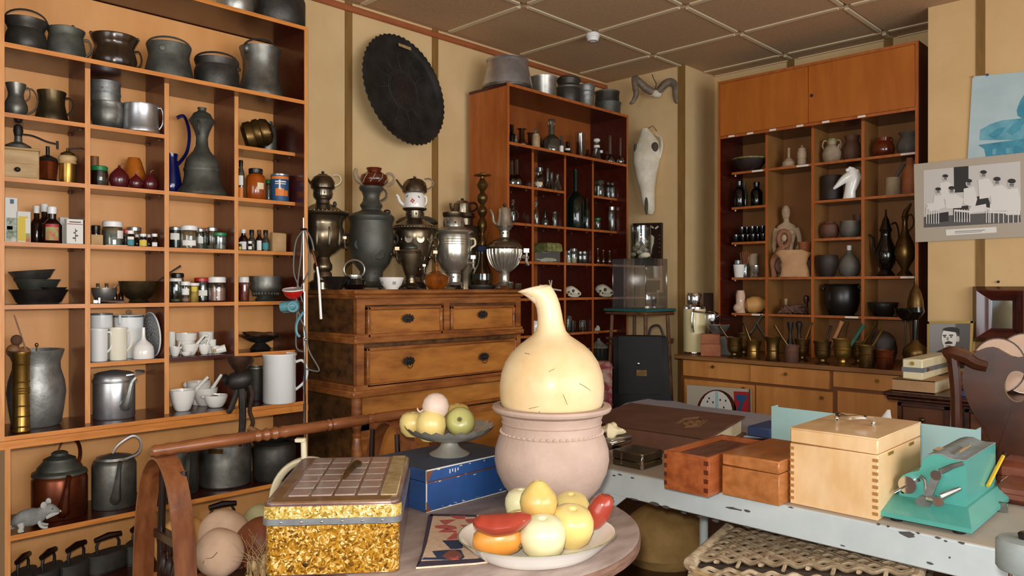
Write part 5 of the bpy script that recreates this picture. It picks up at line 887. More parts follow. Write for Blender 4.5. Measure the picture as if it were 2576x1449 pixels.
def cpot(name,lab,cat,px,z,pf,m,parts=(),X=XS,t=1.6,rz=RZ): A(name,lab,cat,px,z,[('body',Lb(pf,t,22),m)]+list(parts),X=X,rz=rz)
z=ZR[0]
cpot('bowl','wide dark green bowl in the top left alcove compartment','bowl',1882,z,[(18,0),(30,8),(42,24),(44,30)],'clay_dark',[('rim',Lb([(44,28),(45,31)],2,24),'fill_olive')])
cpot('jug','beige candlestick-necked jug in the second top compartment','jug',1984,z,[(14,0),(17,4),(17,14),(10,22),(4,26),(3,46),(4.5,50)],'plaster',[('saucer',Lb([(20,0),(24,3)],1,22),'plaster')])
A('jar','beige turned lidded jar in the second top compartment','jar',2017,z,[('body',Lc([(10,0),(12,4),(12,14),(11,17),(13,20),(13,34),(11,38)],20),'plaster'),('lid',Lc([(12,38),(10,44),(3,48),(2,52)],18),'plaster')],X=5.57)
cpot('jug','pale two-handled clay jug with green rim, third top compartment','jug',2092,z,[(15,0),(22,8),(25,24),(20,38),(11,46),(12,58)],'clay_pale',[('rim',Lb([(12.5,55),(13.5,60)],1.5,20),'fill_olive'),('handle',H(13,30,56,10,2),'clay_pale'),('handle',H(13,30,56,10,2,side=-1),'clay_pale'),('spout',tb([(14,-14,34),(19,-20,44)],[3,2.4]),'clay_pale')])
cpot('pot','tall brown clay pot behind the two-handled jug','pot',2143,z,[(16,0),(24,14),(25,30),(20,46),(16,54),(20,66)],'clay_brown',X=5.66)
cpot('pot','glossy brown glazed round pot, right top compartment','pot',2222,z,[(18,0),(26,8),(29,22),(24,36),(20,40),(22,48)],'glaze_brown',[('lug',mv(el(4,4,5),20,-6,42),'glaze_brown')])
cpot('pot','wide grey clay pot with pale rim, far right top compartment','pot',2284,z,[(18,0),(28,14),(30,28),(22,44),(19,50),(26,58)],'clay_grey',X=5.64)
z=ZR[1]
for px,h,m,lab in((1840,66,'black_glass','square dark glass bottle, left of three in the alcove'),(1872,64,'glass_smoke','clear glass bottle, middle of three in the alcove'),(1903,62,'black_glass','round dark glass bottle, right of three in the alcove')): bottle(lab,px,None,z,15 if m=='black_glass' else 9,h,m,'black_glass' if m!='glass_smoke' else None,.45,.6,X=XS)
cpot('pot','dark straight clay pot behind the white bird ornament','pot',2092,z,[(24,0),(28,4),(28,58),(26,64)],'clay_dark',X=5.66)
A('bird_ornament','glossy white ceramic bird head ornament with long beak','ornament',2140,z,[('body',lf([(-4,0,0,17,12),(-2,0,18,15,11),(4,0,36,18,13),(8,0,52,20,14),(6,0,66,18,12),(2,0,76,10,8)],16),'white_porcelain'),('beak',tb(cr([(0,-2,58),(-18,-4,48),(-34,-6,34),(-44,-6,26)]),[15,11,6,2.5],10),'white_porcelain'),('crest',J(*[mv(el(6,5,5,8,6),-8+i*6,-4,72+4*math.sin(i*1.3)) for i in range(5)]),'white_porcelain')],X=5.55)
cpot('mortar','white ceramic mortar with a dark pestle beside it','mortar',2246,z,[(21,0),(22,3),(20,8),(21,46)],'clay_pale',[('pestle',tb([(2,0,40),(28,-2,82)],[4,5]),'clay_grey')])
cpot('churn','tall terracotta churn at far right, second row','churn',2288,z,[(18,0),(20,3),(19,60),(12,70),(9,92)],'terracotta',X=5.58)
z=ZR[2]
gi=0
for r in range(2):
    for i in range(7-r*2):
        A('glass_cup','small black glass cup, %s from the left in the %s row of dark cups'%(('first','second','third','fourth','fifth','sixth','seventh')[i],('front','raised')[r]),'cup',1842+i*13+(24 if r else 0),z+(20*K(5.6,2.8) if r else 0),[('',Lb([(5,0),(6.4,3),(7,19)],.8,14),'black_glass')],X=5.56+(i%2)*.04+r*.0,grp='black glass cups in the alcove cabinet')
cpot('pot','round brown clay pot with small neck, left of the middle row','pot',2086,z,[(14,0),(22,8),(25,20),(22,34),(14,40),(15,42)],'clay_brown'); cpot('pot','wide dark ribbed clay bowl beside the round brown pot','pot',2138,z,[(14,0),(24,8),(27,22),(25,36),(26,42)],'clay_grey'); cpot('beaker','small brown beaker set behind the ribbed bowl','beaker',2158,z,[(10,0),(12,50),(14,60)],'clay_brown',X=5.68)
z=ZR[3]
cpot('cup','white ceramic cup at left in the lower alcove row','cup',1847,z,[(12,0),(13,2),(16,32)],'white_porcelain',X=5.55); jar('small glass jar behind the white cup',1856,None,z,8,44,'glass_smoke',None,.5,.2,X=5.63)
cpot('glass_cup','small glass tumbler holding brown sticks','glass',1874,z,[(9,0),(10,3),(9,14),(11,34)],'glass_smoke',[('stick',tb([(-4+i*2.2,(i%3)-1,6),(-12+i*5,(i%3)*2-2,62+(i*3)%5)],.9,5),'terracotta') for i in range(6)],X=5.55)
cpot('goblet','small silver goblet beside the stick glass','goblet',1901,z,[(7,0),(8,2),(4,8),(9,14),(9.5,30)],'silver',X=5.55); A('cork_model','pale beige knobbly model behind the goblet','model',1896,z,[('',lf([(0,0,0,10,8),(0,0,20,9,7),(-2,0,36,12,9),(-4,0,50,14,10),(2,0,60,10,8)],14),'plaster')],X=5.65)
# anatomical figure and ear models
A('anatomical_figure','beige plaster half-length anatomical figure at the back','figure',1978,z,[('torso',lf([(0,0,0,22,13),(0,0,30,20,12),(-1,0,60,17,11),(0,0,82,19,12),(0,0,104,24,12),(0,0,120,27,11),(0,0,130,22,9),(0,0,138,8,7),(0,0,146,7,7)],18),'plaster'),('head',mv(lf([(0,0,0,5,5),(0,-1,6,8,9),(0,0,16,11,11),(0,0,26,11,11),(0,1,36,7,8),(0,1,39,2,3)],14),-1,0,142),'plaster'),('nose',mv(el(1.8,3,3),-1,-11,158),'plaster'),('mouth',mv(el(3,1.4,.9),-1,-10,150),'plaster_muscle'),('eye',mv(el(1.6,1.2,1.1),-5,-10,163),'plaster_muscle'),('eye',mv(el(1.6,1.2,1.1),3,-10,163),'plaster_muscle'),('arm',tb(cr([(-25,0,122),(-31,-2,100),(-31,-6,78),(-28,-8,62)]),[8,7,6,5]),'plaster'),('arm',tb(cr([(25,0,122),(32,-2,102),(33,-6,80),(26,-12,70)]),[8,7,6,5]),'plaster'),('chest_muscle',mv(el(11,5,8),-11,-10,112),'plaster'),('chest_muscle',mv(el(11,5,8),11,-10,112),'plaster'),('abdomen',mv(el(9,4,20),0,-10,78),'plaster_muscle')],X=5.66)
A('ear_model','brown and orange anatomical ear model in two coils','model',1964,z,[('upper_coil',mv(rt(tb([(14*math.cos(2*PI*i/16),0,20*math.sin(2*PI*i/16)) for i in range(16)],6,8,True),'Z',10),8,0,96),'plaster_muscle'),('ear_cone',mv(el(7,6,9),8,-2,98),'plaster'),('stem',tb(cr([(6,0,78),(-8,2,58),(-20,0,40),(-18,0,14),(-16,0,0)]),[9,10,8,7,9]),'plaster_muscle'),('drum',mv(rt(Lc([(22,-5),(24,0),(22,5)],20),'X',80),8,-6,28),'clay_brown'),('drum_face',mv(rt(Lc([(10,-1),(10,1)],16),'X',80),10,-12,30),'plaster')],X=5.56)
A('skin_model','pale tan hide-shaped skin model standing on edge','model',2000,z,[('',lf([(0,0,0,38,7),(0,1,14,35,8),(-2,2,34,31,9),(-3,2,48,36,9),(-4,1,60,46,7),(-10,0,68,30,3)],18),'hide')],X=5.50)
cpot('cup','orange-brown wooden goblet at right of the figure','cup',2024,z+46*K(5.6,2.4),[(12,0),(14,3),(15,30),(18,42)],'terracotta',X=5.62); A('block','small beige wooden block carrying the wooden goblet','block',2024,z,[('',bx(-15,15,-8,8,0,45,2),'clay_brown')],X=5.63)
cpot('pot','dark tapered clay pot with wide mouth, lower middle row','pot',2080,z,[(16,0),(22,10),(29,34),(29,48),(26,54)],'clay_dark'); A('bottle','round grey clay bottle with white paper in its neck','bottle',2136,z,[('body',Lc([(18,0),(26,10),(29,26),(24,42),(12,56),(7,62),(7,66)],24),'clay_grey'),('paper_stopper',Lc([(6,64),(6.5,78)],12),'paper_white')],X=XS)
A('ewer','black coffee ewer with long thin spout and pointed lid','ewer',2228,z,[('body',Lc([(22,0),(24,4),(14,16),(24,34),(28,54),(22,76),(14,96),(13,110),(17,116)],22),'bottle_dark'),('lid',Lc([(17,116),(13,126),(8,142),(3,152),(2,168)],18),'bottle_dark'),('spout',tb(cr([(-24,0,48),(-30,-2,72),(-32,-3,96),(-42,-4,106)]),[5,3.6,2.6]),'bottle_dark'),('handle',H(15,60,130,17,2.4),'bottle_dark')],X=XS)
A('ewer','tall brass ewer with slender neck and curved spout','ewer',2276,z,[('body',Lc([(19,0),(20,4),(9,16),(12,24),(24,44),(27,64),(22,84),(12,104),(7,122),(7,146),(10,150)],24),'brass_dark'),('spout_top',tb(cr([(0,0,144),(2,-2,160),(10,-3,172),(16,-3,182)]),[9,7,4,2]),'brass_dark'),('handle',H(8,112,152,14,2.2),'brass_dark')],X=5.57)
z=ZR[4]
A('vase','pinkish rough cylinder vase with a small round boss','vase',1863,z,[('body',Lc([(13,0),(12,6),(12,44),(9,56)],18),'gourd_pale'),('boss',mv(el(4,2.5,4),0,-12,30),'white_porcelain')],X=5.55)
A('gourd','tan bottle gourd lying beside the pinkish vase','gourd',1901,z,[('',mv(rt(Lc([(4,-28),(18,-20),(22,-4),(20,12),(12,24),(4,32)],18),'Y',84),0,0,21),'gourd_yellow')],X=5.58); A('gourd','small pale round gourd at far left','gourd',1837,z,[('',mv(el(13,12,12),0,0,12),'gourd_pale')],X=5.57); A('gourd','brown round gourd behind the lying tan gourd','gourd',1893,z,[('',mv(el(15,12,22),0,0,22),'plaster_muscle')],X=5.69)
A('root_heap','tangled heap of dark dried roots','roots',1996,z,[('',J(*[tb(cr([(random.uniform(-40,36),random.uniform(-12,12),random.uniform(2,10)),(random.uniform(-30,30),random.uniform(-12,12),random.uniform(8,24)),(random.uniform(-40,38),random.uniform(-12,12),random.uniform(2,18))]),[3.4,2],5) for i in range(46)]),'clay_brown')],X=5.58)['kind']='stuff'
A('pestle','dark turned pestle with ball head standing behind the roots','pestle',2028,z,[('',Lc([(6,0),(5,12),(4,26),(8,36),(7,44),(2,47)],14),'dark_wood')],X=5.66); A('pestle','small pale knob pestle behind the roots','pestle',1977,z,[('',Lc([(4,0),(3,26),(5,32),(4,37)],12),'plaster')],X=5.66)
A('cauldron','big soot-black cauldron filling the lower middle compartment','cauldron',2117,z,[('body',Lb([(30,0),(40,12),(46,36),(45,62),(40,72),(46,78)],2,26),'lid_black'),('lug',mv(el(4,4,6),47,-6,66),'iron'),('lug',mv(el(4,4,6),-47,-6,66),'iron')],X=5.63)
cpot('bowl','black rimmed bowl right of the big cauldron','bowl',2222,z,[(22,0),(32,12),(37,26),(37,34)],'lid_black',[('rim',Lb([(37.5,31),(39,35)],1.4),'iron')])
# ---- on the counter
z=ZCT
A('thermos','cream vacuum flask with chrome cap and hanging handle','thermos',1747,z,[('body',Lc([(28,6),(28.5,8),(28.5,112),(28,114)],28),'thermos_cream'),('base',Lc([(28,0),(29,2),(28.5,6)],28),'chrome'),('shoulder',Lc([(28.5,113),(28,118),(18,126)],28),'chrome'),('cap',Lc([(18,125),(19,128),(19,148),(17,153),(12,154)],24),'chrome'),('handle',tb(cr([(-2,-29,112),(-4,-33,108),(-6,-34,90),(-5,-34,70),(-3,-33,56)]),[3.4,2.4,2.6,3],6),'chrome'),('handle_bracket',tb(cr([(-3,-31,108),(14,-30,106),(36,-18,104),(44,-10,104)]),2.6),'chrome')],X=5.16)
A('bell','round chrome bell-shaped lamp part behind the thermos','lamp part',1788,z,[('shade',Lc([(12,40),(14,50),(24,80),(22,98),(12,106)],22),'chrome'),('stem',Lc([(16,0),(15,4),(5,8),(5,42)],16),'chrome'),('boss',mv(el(5,4,5),4,-22,86),'white_porcelain'),('arm',tb([(20,0,88),(48,-4,84)],2.2),'iron')],X=5.30)
carton('small stained wooden box with knob, lower of two',1788,None,z,50,28,30,'terracotta',[],X=5.10,name='drawer_box',rz=RZ)
carton('small stained wooden box stacked on its twin',1787,None,z+30*K(5.1,2.96),48,28,25,'terracotta',[],X=5.10,name='drawer_box',rz=RZ)
cpot('bowl','small grey metal bowl on the stained wooden boxes','bowl',1807,z+55*K(5.1,2.96),[(14,0),(20,5),(28,18),(30,23)],'pewter_light',X=5.11)
carton('flat dark framed panel standing behind the chrome lamp part',1782,None,z,36,6,150,'panel_dark',[],X=5.34,name='panel',rz=0,cat='panel')
carton('grey cardboard sheet standing behind the first mortar',1828,None,z,34,5,48,'clay_grey',[],X=5.22,name='card_sheet',rz=RZ,cat='card')
def mort(lab,px,X,r,h,m,foot,pest=None,pm='brass',plab=None,prr=3):
    pf=[(r*.78,0),(r*.8,h*.05),(r*.45,h*.14),(r*.42,h*.22),(r*.75,h*.32),(r*.86,h*.5),(r*.88,h*.85),(r*1.05,h)] if foot==1 else [(r*.86,0),(r*.9,h*.06),(r*.76,h*.14),(r*.74,h*.7),(r*.82,h*.84),(r*1.05,h)] if foot==2 else [(r*.8,0),(r*.84,h*.06),(r*.86,h*.8),(r,h)]
    A('brass_mortar',lab,'mortar',px,z,[('body',Lb(pf,2.4,24),m),('band',Lc([(r*.88,h*.6),(r*.92,h*.63),(r*.88,h*.66)] if foot!=2 else [(r*.74,h*.4),(r*.8,h*.43),(r*.74,h*.46)],24),m)],X=X)
    if pest:
        x1,z1,dd=pest; x0=-x1*.22; 
        A('pestle',plab,'pestle',px,z,[('',tb([(x0,0,h*.35),(x1*.55,dd*.5,h*.35+(z1-h*.35)*.6),(x1*.93,dd*.9,h*.35+(z1-h*.35)*.93),(x1,dd,z1)],[prr*1.25,prr*.8,prr*.95,prr*1.6],8),pm)],X=X)
mort('footed brass mortar, first in the row beside the wooden boxes',1847,5.09,20,50,'brass_dark',1,(-38,80,0),'brass_dark','thin brass pestle leaning left from the first mortar')
mort('bright waisted brass mortar, second in the front row',1895,5.07,20,48,'brass',2,(-24,92,0),'brass_dark','thick brass pestle leaning left from the second mortar')
mort('brass mortar behind the first two, only partly seen',1871,5.25,19,58,'brass_dark',1,(46,104,0),'green_copper','greenish pestle leaning right from the mortar behind')
mort('dark ringed brass mortar, third in the front row',1944,5.05,21,60,'brass_dark',2,(-40,92,0),'iron','thin dark pestle leaning left from the third mortar')
mort('plain dark brown mortar, fourth in the front row',1991,5.05,22,44,'clay_brown',3,(-42,92,0),'brass_dark','dark brass pestle leaning left from the fourth mortar')
mort('brass mortar half hidden behind the dark brown one',2018,5.17,20,56,'brass_dark',1,(24,98,0),'brass','bright pestle leaning right from the half hidden mortar')
mort('dark bronze mortar, fifth in the front row',2069,5.06,23,58,'brass_dark',1,(22,98,0),'iron','black pestle leaning right from the fifth mortar')
mort('big bright brass goblet mortar in the middle of the counter',2120,5.05,26,68,'brass',1,(-2,64,0),'brass_dark','short pestle lying in the big bright mortar')
A('pestle','shiny copper-coloured pestle leaning behind the big bright mortar','pestle',2090,z,[('',tb([(-2,0,40),(22,0,92),(28,0,108)],[6,5,6.5]),'copper_bright')],X=5.12); A('pestle','green-handled pestle leaning right from the big bright mortar','pestle',2142,z,[('',tb([(-4,0,50),(26,0,98),(30,0,106)],[5,5,6]),'green_handle')],X=5.06); A('pestle','slim brass pestle behind the green-handled one','pestle',2118,z,[('',tb([(0,0,50),(12,0,100),(14,0,108)],[3,3,5]),'brass_dark')],X=5.16)
mort('brass mortar behind the big bright one, at its right',2160,5.20,22,58,'brass_dark',1,(44,110,0),'brass_dark','long brass pestle leaning right, rear of the row')
mort('dark brass mortar, seventh in the front row',2181,5.05,25,56,'brass_dark',3,(38,96,0),'brass','pale brass pestle leaning right from the seventh mortar')
mort('dark rust-brown mortar at the right end of the row',2226,5.05,26,48,'copper',3)
for px,lab,h in((1988,'small black turned pestle standing upright behind the mortars, left',92),(2010,'small black turned pestle standing upright behind the mortars, right',96)): A('pestle',lab,'pestle',px,z,[('',Lc([(9,0),(9,40),(5,52),(4,70),(8,84),(8,92),(3,h)],14),'iron')],X=5.30)
A('plaster_model','dark mottled rounded stone model behind the right mortars','model',2222,z,[('',mv(el(34,22,42,16,12,.12,3),0,0,40),'clay_dark')],X=5.42)
A('hookah','tall ornate dark metal hookah with pierced dome at the alcove edge','hookah',2303,z,[('base',Lc([(26,0),(30,6),(26,16),(34,34),(30,50),(14,62),(8,70)],24),'brass_dark'),('stem',Lc([(8,68),(8,120),(14,126),(24,140),(22,152)],20),'bottle_dark'),('dome',Lc([(22,150),(20,170),(14,192),(6,204),(4,214),(2,236)],20),'brass_dark'),('pan',mv(Lb([(10,0),(30,16),(34,30)],1.5,20),-22,6,118),'bottle_dark'),('tripod',J(*[tb([(-22+8*math.cos(a),6+8*math.sin(a),120),(-22+14*math.cos(a),6+14*math.sin(a),0)],1.6) for a in(0,2.1,4.2)]),'iron')],X=5.27)
T('picture','framed print leaning on the counter showing a white speckled disc and tools','picture',(0,0,0),[('board',prx([ypt(a,b,4.9) for a,b in[(1728,968),(1888,979),(1890,1320),(1728,1300)]],4.9,4.915),'photo_mount'),('glass_edge',prx([ypt(a,b,4.898) for a,b in[(1885,979),(1888,979),(1890,1320),(1887,1320)]],4.893,4.9),'glass_smoke'),('printed_plate',flat(disc(1803,1036,50,56,28),4.899),'frame_red'),('printed_disc',flat(disc(1801,1040,42,57,28),4.8982),'card_white'),('printed_fold',flat([(1800,983),(1807,983),(1808,1060),(1800,1060)],4.8974),'teal_light'),('printed_cloth',flat([(1846,984),(1884,986),(1886,1060),(1850,1060)],4.899),'label_red'),('printed_tool',flat([(1852,992),(1878,994),(1878,1008),(1852,1008)],4.8982),'label_blue'),('printed_tool',flat([(1862,1008),(1872,1008),(1860,1045),(1852,1042)],4.8982),'label_blue')]+[('printed_speck',flat(disc(1770+((i*37)%60),1000+((i*23)%44),2,3,8),4.8974),'photo_dark') for i in range(14) if abs(1770+((i*37)%60)-1803)>5],rz=0)
# ================================================================ RIGHT WALL: posters, photograph, mirror, portrait
xp=X1-.006
T('poster','pale blue poster with a teal stone ornament pinned high on the right wall','poster',(0,0,0),[('',flat([(2446,192),(2620,176),(2618,388),(2434,400)],xp-.002,.003),'poster_pale'),('printed_shape',flat([(2466,326),(2490,312),(2520,302),(2560,298),(2620,290),(2620,350),(2464,352)],xp-.006),'poster_mid'),('printed_shape',flat([(2461,364),(2620,342),(2620,362),(2476,374)],xp-.0068),'poster_teal'),('printed_shape',flat([(2476,374),(2620,360),(2620,390),(2480,393)],xp-.006),'poster_teal'),('printed_shape',flat([(2486,340),(2510,322),(2530,318),(2520,334),(2500,348)],xp-.0068),'poster_teal'),('printed_shape',flat([(2532,330),(2552,308),(2576,306),(2566,326),(2545,340)],xp-.0068),'poster_teal'),('printed_shape',flat([(2560,290),(2558,276),(2566,254),(2576,238),(2620,226),(2620,296),(2570,296)],xp-.0068),'poster_teal'),('printed_shape',flat([(2496,376),(2506,372),(2504,388),(2496,388)],xp-.0068),'poster_mid'),('printed_shape',flat([(2530,372),(2550,368),(2548,386),(2530,386)],xp-.0068),'poster_mid'),('push_pin',mv(el(.008),xp-.008,*ypt(2484,188,xp)),'label_blue'),('push_pin',mv(el(.006),xp-.008,*ypt(2448,193,xp)),'gilt')],rz=0)
xq=xp-.014; F_=lambda pts,l,m,n='printed_figure':(n,flat(pts,xq-.001-l*.0009),m)
pcount=[0]
def person(hx,hy,r,body,hair=True): 
    pcount[0]+=1
    o=[F_(body,2.2+.13*pcount[0],'photo_white'),F_(disc(hx,hy,r,r*1.25,14),4,'photo_light','printed_head')]
    if hair: o.append(F_(disc(hx,hy-r*.72,r*1.02,r*.62,12),5,'photo_dark','printed_hair'))
    o+= [F_([(hx-r*.6,hy+r*.0),(hx+r*.6,hy),(hx+r*.5,hy+r*.75),(hx-r*.5,hy+r*.75)],5.5,'photo_grey','printed_face'),F_([(hx-r*.55,hy),(hx+r*.55,hy),(hx+r*.5,hy+r*.18),(hx-r*.5,hy+r*.18)],6.2,'photo_dark','printed_eyes')]
    return o
bed=lambda x0,y0,x1,y1,n:[F_([(x0,y0),(x1,y0+(y1-y0)*.1),(x1,y0+(y1-y0)*.1+5),(x0,y0+5)],7,'photo_white','printed_bed')]+[F_([(x0+(x1-x0)*i/n,y0),(x0+(x1-x0)*i/n+2.2,y0),(x0+(x1-x0)*i/n+2.2,y1),(x0+(x1-x0)*i/n,y1)],6,'photo_white','printed_bed') for i in range(n+1)]
ph=[('',flat([(2300,413),(2640,377),(2638,592),(2304,609)],xq+.0115,.012),'photo_mount'),F_([(2323,428),(2566,405),(2568,558),(2324,572)],0,'photo_light','printed_wall'),F_([(2399,420),(2436,417),(2436,482),(2400,484)],1,'photo_dark','printed_door'),F_([(2324,545),(2567,530),(2568,558),(2324,572)],1,'photo_mid','printed_floor'),F_([(2440,498),(2482,488),(2494,520),(2440,528)],2,'photo_dark','printed_shade'),F_([(2330,540),(2386,532),(2386,556),(2330,562)],2,'photo_dark','printed_shade'),F_([(2398,520),(2436,516),(2436,548),(2398,552)],2,'photo_dark','printed_shade')]
ph+=person(2378,447,7,[(2364,460),(2386,456),(2398,470),(2392,500),(2368,500)])+person(2360,480,7,[(2350,492),(2370,490),(2378,520),(2346,524)])+person(2394,478,8,[(2376,490),(2404,488),(2424,500),(2418,522),(2380,524)])+person(2437,460,8,[(2424,474),(2450,468),(2458,500),(2452,522),(2424,512)])+person(2474,438,8,[(2460,452),(2486,448),(2498,466),(2490,496),(2464,500)])+person(2508,456,9,[(2490,470),(2520,464),(2540,480),(2540,518),(2494,520)])+person(2545,462,10,[(2532,476),(2560,472),(2567,500),(2566,540),(2530,540)])
ph+=bed(2330,520,2360,562,5)+bed(2400,526,2438,558,6)+bed(2480,520,2490,560,1)+bed(2486,530,2560,560,6)+[F_([(2330,512),(2362,508),(2380,520),(2340,532)],5,'photo_white','printed_sheet'),F_([(2440,520),(2480,512),(2482,530),(2440,536)],5,'photo_white','printed_sheet'),F_([(2490,512),(2566,506),(2566,528),(2490,530)],5,'photo_white','printed_sheet')]
ph+=[('caption_strip',flat([(2379,577),(2506,570),(2507,584),(2380,592)],xq-.0015),'paper_white'),('caption_text',flat([(2402,581),(2478,576.6),(2478,578.6),(2402,583)],xq-.0024),'photo_grey'),('caption_text',flat([(2402,585),(2470,581),(2470,582.5),(2402,586.5)],xq-.0024),'photo_grey')]
T('photograph','mounted black and white photograph of people in white around hospital beds','photograph',(0,0,0),ph,rz=0)
# mirror
mz=[ypt(2447,720,xp),ypt(2592,717,xp),ypt(2590,858,xp),ypt(2456,857,xp)]; my1,mz1=ypt(2450,720,xp); my0,_=ypt(2594,720,xp); _,mz0=ypt(2450,857,xp)
yi1=my1-.098; yi0=my0+.09; zi1=mz1-.085; zi0=mz0+.085
fr=[(0,.03),(.3,.07),(.62,.055),(.8,.03),(1,.02)]
P=[]
def lerp(a,b,t): return a+(b-a)*t
for (ya,za,yb_,zb_,yc,zc,yd,zd) in ((my0,mz1,my1,mz1,yi1,zi1,yi0,zi1),(my1,mz0,my0,mz0,yi0,zi0,yi1,zi0),(my1,mz1,my1,mz0,yi1,zi0,yi1,zi1),(my0,mz0,my0,mz1,yi0,zi1,yi0,zi0)):
    V=[];Fc=[]
    for t,dx in [(0,0)]+fr+[(1,0)]:
        V+=[(xp-dx,lerp(ya,yd,t),lerp(za,zd,t)),(xp-dx,lerp(yb_,yc,t),lerp(zb_,zc,t))]
    n=len(V)//2
    for i in range(n): j=(i+1)%n; Fc.append((2*i,2*i+1,2*j+1,2*j))
    Fc+= [tuple(2*i for i in range(n)),tuple(2*i+1 for i in range(n))]
    P.append(('frame_moulding',(V,Fc),'frame_red'))
P.append(('mirror',bx(xp-.012,xp-.002,yi0-.005,yi1+.005,zi0-.005,zi1+.005),'mirror_glass'))
T('wall_mirror','small mirror in a deep red-brown moulded frame on the right wall','mirror',(0,0,0),P,rz=0)
mk('hook',mv(el(.008),xp-.006,*ypt(2512,708,xp)),'iron',D.objects['wall_mirror'])
# portrait standing on the counter against the pillar
xr=5.22; Fr=lambda pts,l,m,n:(n,flat(pts,xr-.001-l*.0009),m)
T('portrait','gilt framed black and white portrait of a man with a moustache, on the counter','portrait',(0,0,0),[('backing',flat([(2336,810),(2448,808),(2444,930),(2336,930)],xr+.0115,.012),'photo_grey'),('frame_bar',flat([(2334,808),(2450,806),(2450,812),(2334,814)],xr+.009,.014),'gilt'),('frame_bar',flat([(2334,808),(2339,808),(2339,930),(2334,930)],xr+.009,.014),'gilt'),('frame_bar',flat([(2443,807),(2450,806),(2446,930),(2439,930)],xr+.009,.014),'gilt'),Fr([(2339,815),(2443,813),(2440,930),(2339,930)],0,'photo_grey','printed_ground'),Fr([(2404,814),(2443,813),(2440,930),(2404,900)],1,'photo_mid','printed_ground'),Fr([(2341,895),(2360,882),(2378,874),(2392,880),(2420,872),(2441,890),(2440,930),(2341,930)],2,'photo_dark','printed_suit'),Fr([(2374,872),(2400,864),(2402,884),(2390,902),(2380,890)],3,'photo_white','printed_collar'),Fr([(2384,882),(2394,880),(2398,910),(2386,910)],4,'photo_dark','printed_tie'),Fr(disc(2388,850,19,28,22),4,'photo_white','printed_face'),Fr(disc(2393,829,21,7,18,180,360)+[(2413,846),(2409,836),(2375,831)],5,'photo_dark','printed_hair'),Fr([(2377,861),(2386,857),(2396,860),(2396,864),(2378,865)],6,'photo_dark','printed_moustache'),Fr([(2372,842),(2381,841),(2381,844),(2372,845)],6,'photo_dark','printed_eyebrow'),Fr([(2388,841),(2398,841),(2398,844),(2388,844)],6,'photo_dark','printed_eyebrow'),Fr(disc(2377,847,3,1.6,8),6,'photo_dark','printed_eye'),Fr(disc(2393,847,3,1.6,8),6,'photo_dark','printed_eye'),Fr([(2383,847),(2386,847),(2387,855),(2381,855)],6,'photo_grey','printed_nose'),Fr([(2379,868),(2392,868),(2391,870),(2380,870)],6,'photo_mid','printed_mouth'),Fr(disc(2410,852,4,8,10),4.5,'photo_light','printed_ear'),('strut',bx(xr+.012,xr+.06,ypt(2392,900,xr)[0]-.02,ypt(2392,900,xr)[0]+.02,ZCT,ZCT+.12),'panel_dark'),('base_edge',bx(xr-.004,xr+.01,ypt(2446,900,xr)[0],ypt(2336,900,xr)[0],ZCT,ZCT+.02),'gilt')],rz=0)
# ================================================================ DESK, BOOKS, CHAIR
xd=4.45; zd=onX(2221,983,xd).z; yd1=onX(2221,983,xd).y
desk=D.objects.new('writing_desk',None); COL.objects.link(desk); tag(desk,'old dark brown writing desk with panelled drawers behind the carved chair','desk')
mk('desk_top',bx(xd,4.93,-.9,yd1,zd-.022,zd,.006),'dark_wood',desk); mk('moulding',bx(xd+.012,4.93,-.89,yd1-.012,zd-.045,zd-.022,.008),'dark_wood',desk)
mk('carcass',bx(xd+.06,4.92,-.86,yd1-.06,.12,zd-.045),'dark_wood',desk)
for i,(a,b_) in enumerate(((2270,2378),(2440,2560))):
    y1,y0=onX(a,1030,xd+.05).y,onX(b_,1030,xd+.05).y
    d=mk('drawer',bx(xd+.045,xd+.07,y0,y1,zd-.22,zd-.075,.006),'desk_panel',desk)
    for m in(bx(xd+.035,xd+.06,y0-.02,y1+.02,zd-.075,zd-.06),bx(xd+.035,xd+.06,y0-.02,y1+.02,zd-.235,zd-.22),bx(xd+.035,xd+.06,y1,y1+.02,zd-.235,zd-.06),bx(xd+.035,xd+.06,y0-.02,y0,zd-.235,zd-.06)): mk('drawer_frame',m,'dark_wood',d)
    mk('knob',mv(el(.014),xd+.03,(y0+y1)/2,zd-.14),'brass_dark',d)
for y in(yd1-.08,.9,0,-.8): mk('leg',mv(Lc([(.03,0),(.035,.05),(.03,.12)]),xd+.1,y,0),'dark_wood',desk); mk('leg',mv(Lc([(.03,0),(.035,.05),(.03,.12)]),4.86,y,0),'dark_wood',desk)
b=axb(2245,2352,0,zd,None,pr_=2394,x0=4.52,h=.066)
T('book','thick tan book lying on the desk under the cream box','book',(b[0],b[2],b[4]),[('cover',off(J(bx(b[0],b[1],b[2],b[3],b[4],b[4]+.004),bx(b[0],b[1],b[2],b[3],b[5]-.004,b[5]),bx(b[0],b[0]+.004,b[2],b[3],b[4],b[5])),b),'book_tan'),('pages',off(bx(b[0]+.004,b[1]-.006,b[2]+.006,b[3]-.006,b[4]+.004,b[5]-.004),b),'pages')],rz=0)
b2=axb(2270,2321,0,b[5],None,pr_=2398,x0=4.55,h=.112)
T('instrument_box','cream box with grey metal strap on the tan book','box',(b2[0],b2[2],b2[4]),[('body',off(bx(*b2,.006),b2),'cream_box'),('strap',off(bx(b2[0]-.002,b2[1]-.1,b2[2]-.002,b2[3]+.002,b2[4]+.04,b2[4]+.066),b2),'strap_grey'),('clasp',off(bx(b2[0]+.05,b2[0]+.1,b2[2]-.006,b2[2],b2[4]+.042,b2[4]+.062),b2),'chrome'),('stud',mv(rt(Lc([(.012,0),(.011,.004)],12),'Y',-90),-.002,(b2[3]-b2[2])*.5,.088),'gilt')],rz=0)
